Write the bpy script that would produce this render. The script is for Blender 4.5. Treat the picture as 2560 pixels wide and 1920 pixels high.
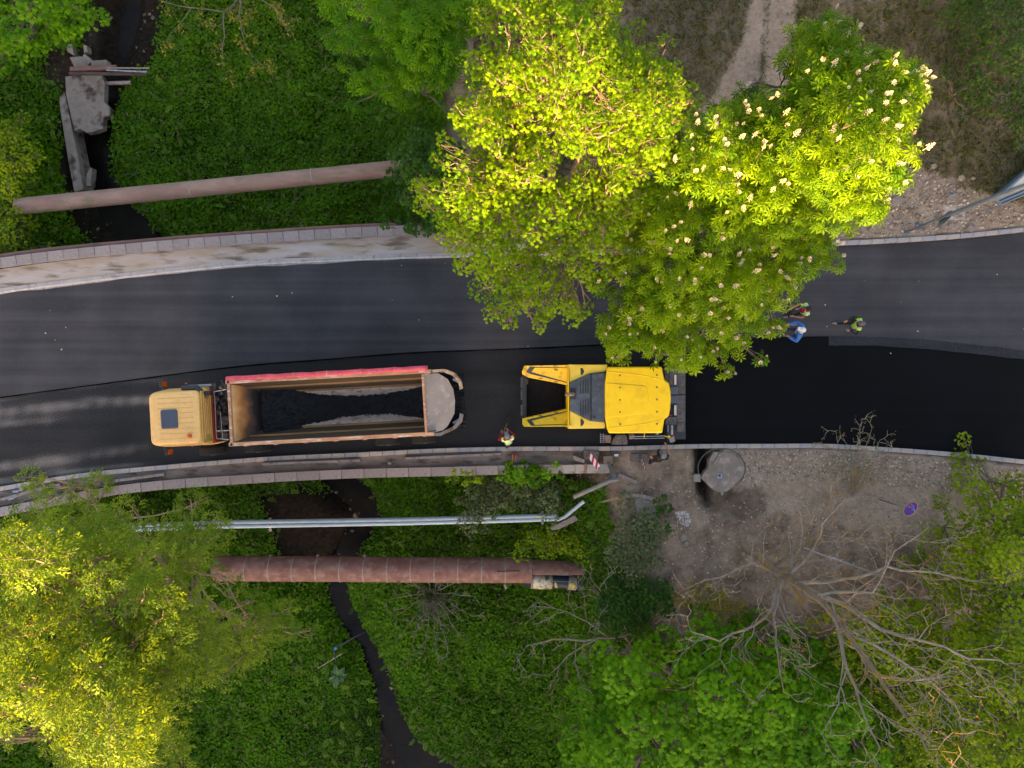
import bpy, bmesh, math, random
import numpy as np
from mathutils import Vector, Matrix
R = math.radians
random.seed(7)
rng = np.random.default_rng(11)
sc = bpy.context.scene
COL = sc.collection
for o in list(bpy.data.objects):
    bpy.data.objects.remove(o)

# ------------------------------------------------------------------ camera, sky, sun, exposure
CAM_Z = 28.0
FPX = 1764.0                      # focal length in pixels of a 2560 wide frame
cam = bpy.data.cameras.new('camera')
cam.sensor_fit = 'HORIZONTAL'
cam.sensor_width = 36.0
cam.lens = FPX / 2560.0 * 36.0
cam.clip_start = 0.5
cam.clip_end = 1500.0
camo = bpy.data.objects.new('camera', cam)
camo.location = (0, 0, CAM_Z)
camo.rotation_euler = (0, 0, 0)
COL.objects.link(camo)
sc.camera = camo

SUN_EL, SUN_AZ = R(9.5), R(187.0)          # azimuth clockwise from +y: light comes from the bottom of the picture
world = bpy.data.worlds.new('World')
sc.world = world
world.use_nodes = True
wn = world.node_tree
bg = wn.nodes['Background']
sky = wn.nodes.new('ShaderNodeTexSky')
sky.sky_type = 'NISHITA'
sky.sun_disc = False
sky.sun_elevation = SUN_EL
sky.sun_rotation = SUN_AZ
sky.air_density = 1.0
sky.dust_density = 3.0
sky.ozone_density = 0.6
bg.inputs['Strength'].default_value = 0.10
wn.links.new(sky.outputs[0], bg.inputs['Color'])
sun = bpy.data.lights.new('sun', 'SUN')
sun.energy = 3.9
sun.angle = R(0.6)
sun.color = (1.0, 0.71, 0.33)
suno = bpy.data.objects.new('sun', sun)
sdir = Vector((math.sin(SUN_AZ) * math.cos(SUN_EL), math.cos(SUN_AZ) * math.cos(SUN_EL), math.sin(SUN_EL)))
suno.rotation_euler = (-sdir).to_track_quat('-Z', 'Y').to_euler()
suno.location = sdir * 60
COL.objects.link(suno)
sc.view_settings.view_transform = 'Standard'
sc.view_settings.look = 'None'
sc.view_settings.gamma = 1.0
sc.view_settings.use_curve_mapping = False
sc.view_settings.exposure = 2.85
sc.view_settings.use_white_balance = True
sc.view_settings.white_balance_temperature = 7400
sc.view_settings.white_balance_tint = 20
sc.render.engine = 'CYCLES'
sc.cycles.max_bounces = 6
sc.cycles.diffuse_bounces = 3
sc.cycles.transmission_bounces = 4
sc.cycles.transparent_max_bounces = 6

# ------------------------------------------------------------------ helpers
def W(px, py, z=0.0):
    """world point at height z that stands at pixel (px, py) of the 2560 x 1920 photograph"""
    s = (CAM_Z - z) / FPX
    return Vector(((px - 1280.0) * s, (960.0 - py) * s, z))

def Wn(px, py, z):
    s = (CAM_Z - z) / FPX
    return np.stack([(px - 1280.0) * s, (960.0 - py) * s, z + 0 * px], -1)

def srgb(r, g, b):
    def f(c):
        c /= 255.0
        return c / 12.92 if c <= 0.04045 else ((c + 0.055) / 1.055) ** 2.4
    return (f(r), f(g), f(b), 1.0)

def tag(o, label=None, cat=None, group=None, kind=None):
    if label: o['label'] = label
    if cat: o['category'] = cat
    if group: o['group'] = group
    if kind: o['kind'] = kind
    return o

def empty(name, loc=(0, 0, 0), rz=0.0):
    o = bpy.data.objects.new(name, None)
    o.empty_display_size = 0.2
    o.location = loc
    o.rotation_euler = (0, 0, rz)
    COL.objects.link(o)
    return o

class MB:
    def __init__(s):
        s.v, s.f, s.m = [], [], []
    def add(s, verts, faces, mi=0):
        b = len(s.v)
        s.v += [tuple(v) for v in verts]
        for f in faces:
            s.f.append(tuple(i + b for i in f)); s.m.append(mi)
        return s
    def box(s, c, size, rot=None, mi=0):
        x, y, z = size[0] / 2, size[1] / 2, size[2] / 2
        vs = [Vector((sx * x, sy * y, sz * z)) for sx in (-1, 1) for sy in (-1, 1) for sz in (-1, 1)]
        if rot is not None:
            if not isinstance(rot, Matrix): rot = Matrix.Rotation(rot, 3, 'Z')
            vs = [rot @ v for v in vs]
        c = Vector(c)
        return s.add([c + v for v in vs], [(0, 1, 3, 2), (4, 6, 7, 5), (0, 4, 5, 1), (2, 3, 7, 6), (0, 2, 6, 4), (1, 5, 7, 3)], mi)
    def prism(s, poly, z0, z1, mi=0):
        """poly: list of (x, y) or (x, y, ztop); counter-clockwise or not"""
        n = len(poly)
        a = sum(poly[i][0] * poly[(i + 1) % n][1] - poly[(i + 1) % n][0] * poly[i][1] for i in range(n))
        if a < 0: poly = poly[::-1]
        lo = [(p[0], p[1], z0) for p in poly]
        hi = [(p[0], p[1], p[2] if len(p) > 2 else z1) for p in poly]
        return s.add(lo + hi, [tuple(range(n, 2 * n)), tuple(range(n - 1, -1, -1))] + [(i, (i + 1) % n, n + (i + 1) % n, n + i) for i in range(n)], mi)
    def tube(s, pts, rad, n=8, cap=True, mi=0):
        pts = [Vector(p) for p in pts]
        if not hasattr(rad, '__len__'): rad = [rad] * len(pts)
        vs, fs = [], []
        up = None
        for i, p in enumerate(pts):
            d = (pts[min(i + 1, len(pts) - 1)] - pts[max(i - 1, 0)])
            d = d.normalized() if d.length > 1e-9 else Vector((0, 0, 1))
            if up is None:
                up = Vector((0, 0, 1)) if abs(d.z) < 0.9 else Vector((1, 0, 0))
            a = up - d * up.dot(d)
            a = a.normalized() if a.length > 1e-6 else d.orthogonal().normalized()
            b = d.cross(a); up = a
            for k in range(n):
                t = 2 * math.pi * k / n
                vs.append(p + (a * math.cos(t) + b * math.sin(t)) * rad[i])
        for i in range(len(pts) - 1):
            for k in range(n):
                k2 = (k + 1) % n
                fs.append((i * n + k, i * n + k2, (i + 1) * n + k2, (i + 1) * n + k))
        if cap:
            fs.append(tuple(range(n - 1, -1, -1)))
            b = (len(pts) - 1) * n
            fs.append(tuple(range(b, b + n)))
        return s.add(vs, fs, mi)
    def lathe(s, prof, c=(0, 0, 0), n=16, mi=0, sx=1, sy=1):
        c = Vector(c); vs, fs = [], []
        for r, z in prof:
            for k in range(n):
                t = 2 * math.pi * k / n
                vs.append(c + Vector((r * math.cos(t) * sx, r * math.sin(t) * sy, z)))
        for i in range(len(prof) - 1):
            for k in range(n):
                k2 = (k + 1) % n
                fs.append((i * n + k, i * n + k2, (i + 1) * n + k2, (i + 1) * n + k))
        fs.append(tuple(range(n - 1, -1, -1)))
        b = (len(prof) - 1) * n
        fs.append(tuple(range(b, b + n)))
        return s.add(vs, fs, mi)
    def build(s, name, mat, parent=None, smooth=False, bevel=0, loc=None, rz=None):
        me = bpy.data.meshes.new(name)
        me.from_pydata(s.v, [], s.f)
        for m in (mat if isinstance(mat, (list, tuple)) else [mat]): me.materials.append(m)
        if any(s.m): me.polygons.foreach_set('material_index', s.m)
        if smooth: me.polygons.foreach_set('use_smooth', [True] * len(s.f))
        me.update()
        o = bpy.data.objects.new(name, me)
        COL.objects.link(o)
        if parent is not None: o.parent = parent
        if loc is not None: o.location = loc
        if rz is not None: o.rotation_euler = (0, 0, rz)
        if bevel:
            b = o.modifiers.new('bevel', 'BEVEL'); b.width = bevel; b.segments = 2; b.limit_method = 'ANGLE'; b.angle_limit = R(40)
        return o

def np_mesh(name, verts, faces, mat, parent=None, smooth=False, attrs=None):
    """verts (n,3), faces (m,k) with one k"""
    me = bpy.data.meshes.new(name)
    verts = np.ascontiguousarray(verts, np.float32); faces = np.ascontiguousarray(faces, np.int32)
    k = faces.shape[1]
    me.vertices.add(len(verts)); me.vertices.foreach_set('co', verts.ravel())
    me.loops.add(faces.size); me.loops.foreach_set('vertex_index', faces.ravel())
    me.polygons.add(len(faces)); me.polygons.foreach_set('loop_start', np.arange(0, faces.size, k, dtype=np.int32))
    try: me.polygons.foreach_set('loop_total', np.full(len(faces), k, np.int32))
    except Exception: pass
    me.update(calc_edges=True)
    if smooth: me.polygons.foreach_set('use_smooth', np.ones(len(faces), bool))
    for an, arr in (attrs or {}).items():
        arr = np.asarray(arr, np.float32)
        if arr.ndim == 1:
            at = me.attributes.new(an, 'FLOAT', 'POINT'); at.data.foreach_set('value', arr)
        else:
            at = me.attributes.new(an, 'FLOAT_COLOR', 'POINT')
            at.data.foreach_set('color', np.concatenate([arr, np.ones((len(arr), 1), np.float32)], 1).ravel())
    for m in (mat if isinstance(mat, (list, tuple)) else [mat]): me.materials.append(m)
    o = bpy.data.objects.new(name, me); COL.objects.link(o)
    if parent is not None: o.parent = parent
    return o

def link_copy(o, parent=None):
    c = o.copy(); COL.objects.link(c)
    if parent is not None: c.parent = parent
    return c

# ------------------------------------------------------------------ materials
def nodes_of(m):
    m.use_nodes = True
    nt = m.node_tree
    return nt, nt.nodes, nt.links, nt.nodes['Principled BSDF']

_mats = {}
def M(name, c1, c2=None, scale=4.0, rough=0.7, metal=0.0, bump=0.0, bscale=None, detail=6, contrast=(0.35, 0.65), c3=None, s3=30.0, spec=None, stretch=None):
    if name in _mats: return _mats[name]
    m = bpy.data.materials.new(name); _mats[name] = m
    nt, N, L, P = nodes_of(m)
    P.inputs['Roughness'].default_value = rough
    P.inputs['Metallic'].default_value = metal
    if spec is not None: P.inputs['Specular IOR Level'].default_value = spec
    tc = N.new('ShaderNodeTexCoord'); vec = tc.outputs['Object']
    if stretch:
        mp = N.new('ShaderNodeMapping'); mp.inputs['Scale'].default_value = stretch
        L.new(vec, mp.inputs[0]); vec = mp.outputs[0]
    if c2 is None: c2 = tuple(min(1, x * 0.8) for x in c1[:3]) + (1,)
    n = N.new('ShaderNodeTexNoise'); n.inputs['Scale'].default_value = scale; n.inputs['Detail'].default_value = detail; n.inputs['Roughness'].default_value = 0.65
    L.new(vec, n.inputs['Vector'])
    r = N.new('ShaderNodeValToRGB')
    r.color_ramp.elements[0].position = contrast[0]; r.color_ramp.elements[1].position = contrast[1]
    r.color_ramp.elements[0].color = c1; r.color_ramp.elements[1].color = c2
    L.new(n.outputs['Fac'], r.inputs[0])
    out = r.outputs[0]
    if c3 is not None:
        n3 = N.new('ShaderNodeTexNoise'); n3.inputs['Scale'].default_value = s3; n3.inputs['Detail'].default_value = 5
        L.new(vec, n3.inputs['Vector'])
        r3 = N.new('ShaderNodeValToRGB'); r3.color_ramp.elements[0].position = 0.52; r3.color_ramp.elements[1].position = 0.68
        L.new(n3.outputs['Fac'], r3.inputs[0])
        mx = N.new('ShaderNodeMix'); mx.data_type = 'RGBA'
        L.new(r3.outputs[0], mx.inputs[0]); L.new(out, mx.inputs[6]); mx.inputs[7].default_value = c3
        out = mx.outputs[2]
    L.new(out, P.inputs['Base Color'])
    if bump:
        nb = N.new('ShaderNodeTexNoise'); nb.inputs['Scale'].default_value = bscale or scale * 4; nb.inputs['Detail'].default_value = 4
        L.new(vec, nb.inputs['Vector'])
        b = N.new('ShaderNodeBump'); b.inputs['Strength'].default_value = bump; b.inputs['Distance'].default_value = 0.02
        L.new(nb.outputs['Fac'], b.inputs['Height']); L.new(b.outputs[0], P.inputs['Normal'])
    return m

def leaf_mat(name, dark, light, trans=0.35, tcol=None, rough=0.55):
    if name in _mats: return _mats[name]
    m = bpy.data.materials.new(name); _mats[name] = m
    nt, N, L, P = nodes_of(m)
    at = N.new('ShaderNodeAttribute'); at.attribute_name = 'tint'
    r = N.new('ShaderNodeValToRGB'); r.color_ramp.elements[0].color = dark; r.color_ramp.elements[1].color = light
    L.new(at.outputs['Fac'], r.inputs[0])
    L.new(r.outputs[0], P.inputs['Base Color'])
    P.inputs['Roughness'].default_value = rough
    P.inputs['Specular IOR Level'].default_value = 0.12
    t = N.new('ShaderNodeBsdfTranslucent')
    mx2 = N.new('ShaderNodeMix'); mx2.data_type = 'RGBA'; mx2.blend_type = 'MULTIPLY'; mx2.inputs[0].default_value = 1
    L.new(r.outputs[0], mx2.inputs[6]); mx2.inputs[7].default_value = tcol or (1.6, 1.35, 0.5, 1)
    L.new(mx2.outputs[2], t.inputs['Color'])
    mx = N.new('ShaderNodeMixShader'); mx.inputs[0].default_value = trans
    L.new(P.outputs[0], mx.inputs[1]); L.new(t.outputs[0], mx.inputs[2])
    L.new(mx.outputs[0], N['Material Output'].inputs['Surface'])
    return m

# ------------------------------------------------------------------ plan curves (pixels -> world at a given height)
def hermite(pts):
    P = np.array(pts, float)
    X, Y = P[:, 0], P[:, 1]
    m = np.gradient(Y, X)
    def f(x):
        x = np.asarray(x, float)
        i = np.clip(np.searchsorted(X, x) - 1, 0, len(X) - 2)
        h = X[i + 1] - X[i]
        t = (x - X[i]) / h
        tc = np.clip(t, 0, 1)
        y = (2 * tc**3 - 3 * tc**2 + 1) * Y[i] + (tc**3 - 2 * tc**2 + tc) * h * m[i] + (-2 * tc**3 + 3 * tc**2) * Y[i + 1] + (tc**3 - tc**2) * h * m[i + 1]
        y = y + np.where(t < 0, t * h * m[0], 0) + np.where(t > 1, (t - 1) * h * m[-1], 0)
        return y
    return f

def wcurve(pts, z):
    """hermite curve y(x) in world metres through pixel points seen at height z"""
    return hermite([tuple(W(px, py, z)[:2]) for px, py in pts])

yNout = wcurve([(-150, 668), (0, 643), (357, 606), (637, 585), (924, 568), (1120, 562), (1500, 558), (2600, 548)], 0.25)
yNcop = wcurve([(-150, 698), (0, 671), (357, 630), (637, 608), (924, 590), (1120, 584), (1500, 580), (2600, 570)], 0.25)
yNk1 = wcurve([(-150, 745), (0, 721), (188, 697), (376, 675), (637, 650), (819, 642), (1016, 634), (1280, 628), (1700, 618), (2070, 604), (2250, 595), (2400, 584), (2560, 568)], 0.14)
yNk0 = wcurve([(-150, 757), (0, 734), (188, 711), (376, 688), (637, 664), (819, 656), (1016, 646), (1280, 639), (1700, 629), (2070, 614), (2250, 606), (2400, 596), (2560, 580)], 0.14)
yJoin = wcurve([(-150, 1014), (0, 992), (181, 968), (398, 939), (640, 910), (814, 897), (1016, 881), (1277, 871), (1600, 856), (1920, 843), (2209, 843), (2354, 853), (2557, 876)], 0.05)
ySk0 = wcurve([(-150, 1240), (0, 1217), (174, 1188), (434, 1161), (637, 1144), (900, 1131), (1074, 1122), (1277, 1117), (1569, 1115), (1714, 1111), (1917, 1110), (2065, 1110), (2209, 1118), (2383, 1131), (2557, 1149)], 0.14)
ySk1 = wcurve([(-150, 1250), (0, 1227), (174, 1198), (434, 1172), (637, 1155), (900, 1142), (1074, 1133), (1277, 1128), (1569, 1126), (1714, 1122), (1917, 1121), (2065, 1121), (2209, 1129), (2383, 1142), (2557, 1160)], 0.14)
yScop = wcurve([(-150, 1292), (0, 1266), (292, 1213), (637, 1187), (900, 1173), (1130, 1167), (1280, 1163), (1500, 1161)], 0.25)
ySout = wcurve([(-150, 1322), (0, 1294), (292, 1239), (637, 1207), (900, 1195), (1130, 1190), (1280, 1186), (1500, 1183)], 0.25)
X_NW = W(1130, 560, 0).x         # east end of the north wall
X_SW = W(1500, 1183, 0).x        # east end of the south wall

def smooth(a, b, x):
    t = np.clip((x - a) / (b - a), 0, 1)
    return t * t * (3 - 2 * t)

def vnoise(x, y, k=1.0, seed=0):
    o = np.zeros_like(x, dtype=float)
    r = np.random.default_rng(100 + seed)
    for i in range(7):
        a, p, f = r.uniform(0, 6.28), r.uniform(0, 6.28), k * r.uniform(0.6, 1.8)
        o += np.sin((x * math.cos(a) + y * math.sin(a)) * f + p)
    return o / 7.0

def seg_dist(x, y, pts):
    d = np.full(np.shape(x), 1e9)
    for (ax, ay), (bx, by) in zip(pts[:-1], pts[1:]):
        vx, vy = bx - ax, by - ay
        t = np.clip(((x - ax) * vx + (y - ay) * vy) / (vx * vx + vy * vy + 1e-9), 0, 1)
        d = np.minimum(d, np.hypot(x - ax - t * vx, y - ay - t * vy))
    return d

DEEP = -5.0
stream_px = [(420, -180), (350, -40), (325, 60), (300, 150), (278, 240), (246, 330), (232, 430), (300, 540), (500, 760), (700, 1000), (820, 1170), (905, 1240), (930, 1290), (880, 1360), (845, 1440), (850, 1500), (880, 1560), (925, 1620), (955, 1700), (980, 1790), (1010, 1860), (1080, 1940), (1200, 2080)]
stream_w = [75, 60, 62, 50, 42, 44, 44, 52, 40, 40, 40, 26, 20, 18, 24, 22, 22, 20, 20, 26, 44, 85, 100]      # half widths in pixels
stream_xy = [tuple(W(a, b, -5.5)[:2]) for a, b in stream_px]
pit_px = [(1760, 1125), (1762, 1180), (1765, 1215), (1785, 1245), (1830, 1262), (1880, 1250)]
pit_xy = [tuple(W(a, b, -0.3)[:2]) for a, b in pit_px]

def ground_z(x, y):
    x = np.asarray(x, float); y = np.asarray(y, float)
    # north side
    dn = smooth(-7.0, -2.0, x)
    dw = smooth(-19.0, -27.0, x)
    zn = DEEP * (1 - dn) * (1 - 0.55 * dw) + 0.10 * dn + dn * 0.04 * np.clip(y - 6, 0, 30)
    zn = zn + (1 - dn) * (0.35 * vnoise(x, y, 0.9, 1) + np.clip(y - 8, 0, 40) * 0.05)
    # south side
    xb = 4.6 + 0.22 * np.clip(-y - 4, 0, 14)
    ds = smooth(xb - 5.0, xb, x)
    plate = 0.09 - 0.10 * np.clip(-y - 5.5, 0, 12) - 0.25 * smooth(0, 1, (-y - 9) / 6)
    zs = DEEP * (1 - ds) + plate * ds
    zs = zs + (1 - ds) * (0.35 * vnoise(x, y, 0.9, 2)) + (1 - ds) * 2.2 * smooth(-15, -27, x) + ds * 0.05 * vnoise(x, y, 2.5, 3)
    z = np.where(y > 0, zn, zs)
    # the hollow of the stream, mud bank south of the road
    sd = seg_dist(x, y, stream_xy)
    low = np.where(y > 0, 1 - dn, 1 - ds)
    z = z - 1.0 * low * np.exp(-(sd / 0.9) ** 2)
    pd = seg_dist(x, y, pit_xy)
    z = z - (0.16 + 0.64 * (x < W(1775, 1200, 0).x)) * np.exp(-(pd / 0.42) ** 4)
    # hills out of view; the south ridge is added to shade the road
    hs = smooth(-26, -84, y)
    z = z + hs * (23.4 + 1.8 * vnoise(x, y * 0, 0.11, 5) - z)
    z = z + 9 * smooth(24, 120, y) * smooth(-20, 60, x)
    # under the road
    ntop = np.where(x < X_NW - 0.2, yNout(x) - 0.25, yNk1(x) - 0.06)
    sbot = np.where(x < X_SW - 0.3, ySout(x) + 0.25, ySk1(x) + 0.06)
    z = np.where((y < ntop) & (y > sbot), -0.10, z)
    return z

def axis(lo, hi, step, far, g=1.18):
    a = list(np.arange(lo, hi + 1e-6, step)); d = step
    while a[-1] < far: d *= g; a.append(a[-1] + d)
    d = step
    while a[0] > -far: d *= g; a.insert(0, a[0] - d)
    return np.array(a)
gx = axis(-25, 25, 0.2, 420); gy = axis(-20, 20, 0.2, 420)
GX, GY = np.meshgrid(gx, gy)
GZ = ground_z(GX, GY)
sfac = FPX / (CAM_Z - np.clip(GZ, -9, 8))
GU = 1280 + GX * sfac; GV = 960 - GY * sfac

def inpoly(u, v, poly):
    u = np.asarray(u, float); v = np.asarray(v, float)
    c = np.zeros(np.shape(u), bool)
    n = len(poly)
    for i in range(n):
        x1, y1 = poly[i]; x2, y2 = poly[(i + 1) % n]
        cond = ((y1 > v) != (y2 > v)) & (u < (x2 - x1) * (v - y1) / (y2 - y1 + 1e-12) + x1)
        c ^= cond
    return c

def soft(u, v, poly, r=18, n=10):
    a = np.zeros(np.shape(u))
    rr = np.random.default_rng(5)
    for i in range(n):
        t = rr.uniform(0, 6.28); q = r * math.sqrt(rr.uniform(0, 1))
        a += inpoly(u + q * math.cos(t), v + q * math.sin(t), poly)
    return a / n

rubble_poly = [(1790, 1128), (2000, 1124), (2200, 1135), (2560, 1175), (2700, 1215), (2700, 1270), (2450, 1240), (2250, 1215), (2000, 1200), (1880, 1215), (1800, 1170)]
rubble2 = [(1850, 1180), (2560, 1200), (2560, 1300), (2300, 1330), (2000, 1310), (1880, 1260)]
rubbleN = [(2160, 450), (2250, 410), (2330, 430), (2400, 470), (2600, 520), (2600, 580), (2100, 610), (2060, 600), (2120, 540)]
pathN = [(1720, 330), (1790, 230), (1850, 120), (1880, 0), (1900, -80), (1915, -80), (1912, 60), (1895, 180), (1870, 300)]
pathN2 = [(1925, -80), (1995, -80), (1985, 60), (1975, 160), (1955, 300), (1900, 330), (1915, 150)]
soilS = [(1480, 1185), (1560, 1180), (1780, 1190), (1780, 1270), (1950, 1300), (1950, 1450), (1800, 1500), (1700, 1480), (1650, 1380), (1600, 1300), (1450, 1260)]
darkS = [(640, 1230), (830, 1220), (900, 1240), (940, 1330), (900, 1390), (840, 1420), (800, 1440), (700, 1440), (680, 1350)]
darkN = [(255, -50), (420, -50), (395, 150), (310, 230), (290, 330), (285, 470), (420, 600), (260, 640), (170, 560), (200, 340), (275, 280)]
pale = np.clip(soft(GU, GV, rubble_poly, 14) + 0.45 * soft(GU, GV, rubble2, 30) + 0.75 * soft(GU, GV, rubbleN, 16) + soft(GU, GV, pathN, 7) + soft(GU, GV, pathN2, 7), 0, 1)
grass = ((GY > 4) & (GX > -1.5)) * 1.0 * (1 - np.clip(pale * 1.4, 0, 1))
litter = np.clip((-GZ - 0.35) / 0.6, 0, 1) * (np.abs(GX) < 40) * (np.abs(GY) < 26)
dark_ground = np.clip(litter * 0.85 + soft(GU, GV, darkS, 20) + soft(GU, GV, darkN, 20) + 0.45 * (seg_dist(GX, GY, pit_xy) < 0.55), 0, 1)  # darker colour on the low ravine ground, stream mud and pit

gm = bpy.data.materials.new('ground_soil')
nt, N, L, P = nodes_of(gm)
P.inputs['Roughness'].default_value = 0.95
P.inputs['Specular IOR Level'].default_value = 0.15
tc = N.new('ShaderNodeTexCoord'); at = N.new('ShaderNodeAttribute'); at.attribute_name = 'cover'
sep = N.new('ShaderNodeSeparateColor'); L.new(at.outputs['Color'], sep.inputs[0])
def noise(scale, detail=6, rough=0.6):
    n = N.new('ShaderNodeTexNoise'); n.inputs['Scale'].default_value = scale; n.inputs['Detail'].default_value = detail; n.inputs['Roughness'].default_value = rough
    L.new(tc.outputs['Object'], n.inputs['Vector']); return n.outputs['Fac']
def ramp(fac, c1, c2, a=0.35, b=0.65):
    r = N.new('ShaderNodeValToRGB'); r.color_ramp.elements[0].position = a; r.color_ramp.elements[1].position = b
    r.color_ramp.elements[0].color = c1; r.color_ramp.elements[1].color = c2
    L.new(fac, r.inputs[0]); return r.outputs[0]
def mix(fac, a, b):
    m = N.new('ShaderNodeMix'); m.data_type = 'RGBA'
    L.new(fac, m.inputs[0]); L.new(a, m.inputs[6]); L.new(b, m.inputs[7]); return m.outputs[2]
def math_(op, a, b):
    m = N.new('ShaderNodeMath'); m.operation = op; m.use_clamp = True
    for i, x in enumerate((a, b)):
        if isinstance(x, (int, float)): m.inputs[i].default_value = x
        else: L.new(x, m.inputs[i])
    return m.outputs[0]
def rough_mask(ch, k=1.15, th=0.84):
    return math_('MULTIPLY', math_('SUBTRACT', math_('ADD', sep.outputs[ch], math_('MULTIPLY', noise(2.2, 8, 0.7), k)), th), 2.6)
soil = ramp(noise(1.2, 10, 0.7), srgb(92, 76, 64), srgb(160, 141, 124))
soil = mix(ramp(noise(9, 6), (0, 0, 0, 1), (1, 1, 1, 1), 0.5, 0.75), soil, ramp(noise(40, 3), srgb(96, 82, 70), srgb(152, 138, 126)))
palec = ramp(noise(6, 8, 0.75), srgb(132, 114, 99), srgb(196, 178, 162), 0.3, 0.7)
grassc = ramp(noise(3.5, 8, 0.75), srgb(64, 64, 32), srgb(106, 94, 66))
darkc = ramp(noise(5, 6), srgb(20, 16, 11), srgb(44, 36, 28))
col = mix(rough_mask(1), soil, grassc)
col = mix(rough_mask(0, 1.4, 0.82), col, palec)
col = mix(sep.outputs[2], col, darkc)
L.new(col, P.inputs['Base Color'])
b = N.new('ShaderNodeBump'); b.inputs['Strength'].default_value = 0.8; b.inputs['Distance'].default_value = 0.05
L.new(noise(14, 8, 0.7), b.inputs['Height']); L.new(b.outputs[0], P.inputs['Normal'])

nx, ny = len(gx), len(gy)
idx = np.arange(nx * ny).reshape(ny, nx)
F = np.stack([idx[:-1, :-1], idx[:-1, 1:], idx[1:, 1:], idx[1:, :-1]], -1).reshape(-1, 4)
ground = np_mesh('ground', np.stack([GX, GY, GZ], -1).reshape(-1, 3), F, gm, smooth=True,
                 attrs={'cover': np.stack([pale, grass, dark_ground], -1).reshape(-1, 3)})
tag(ground, 'earth ground of the valley with bare soil, rubble and ravine banks', kind='structure')

# ------------------------------------------------------------------ water
def ribbon(name, xs, fa, fb, z, mat, n=1, kind='structure', label=None, wob=0.0):
    """strip between two world curves"""
    A = np.stack([xs, fa(xs), np.full_like(xs, z)], -1); B = np.stack([xs, fb(xs), np.full_like(xs, z)], -1)
    if wob:
        A[:, 1] += wob * rng.uniform(-1, 1, len(xs)); B[:, 1] += wob * 0
    rows = [A + (B - A) * (i / n) for i in range(n + 1)]
    V = np.concatenate(rows); k = len(xs)
    F = []
    for i in range(n):
        a = np.arange(k - 1) + i * k
        F.append(np.stack([a + k, a + k + 1, a + 1, a], -1))
    o = np_mesh(name, V, np.concatenate(F), mat, smooth=True)
    if kind: o['kind'] = kind
    if label: o['label'] = label
    return o

wm = M('stream_water', srgb(14, 15, 18), srgb(34, 27, 18), scale=1.2, rough=0.25, bump=0.5, bscale=7, spec=0.14)
pts = np.array([tuple(W(a, b, -5.45)) for a, b in stream_px])
tt = np.linspace(0, len(pts) - 1, 260); kk = np.arange(len(pts))
ctr = np.stack([np.interp(tt, kk, pts[:, i]) for i in range(3)], -1); hwid = np.interp(tt, kk, stream_w) * 33.45 / FPX
ker = np.exp(-np.linspace(-2, 2, 25) ** 2); ker /= ker.sum()
pad = lambda a: np.convolve(np.concatenate([np.full(12, a[0]), a, np.full(12, a[-1])]), ker, 'valid')
ctr = np.stack([pad(ctr[:, i]) for i in range(3)], -1); hwid = pad(hwid) + 0.22 + 0.07 * np.sin(tt * 5)
dd_ = np.gradient(ctr, axis=0); dd_ /= np.linalg.norm(dd_, axis=1, keepdims=True)
nn_ = np.stack([-dd_[:, 1], dd_[:, 0], 0 * tt], -1)
wv = np.stack([ctr + nn_ * hwid[:, None], ctr - nn_ * hwid[:, None]], 1).reshape(-1, 3)
wf = [(2 * i - 2, 2 * i - 1, 2 * i + 1, 2 * i) for i in range(1, len(tt))]
tag(np_mesh('stream', np.array(wv), np.array(wf), wm, smooth=True), 'narrow dark stream at the bottom of the ravine', kind='structure')

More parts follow.
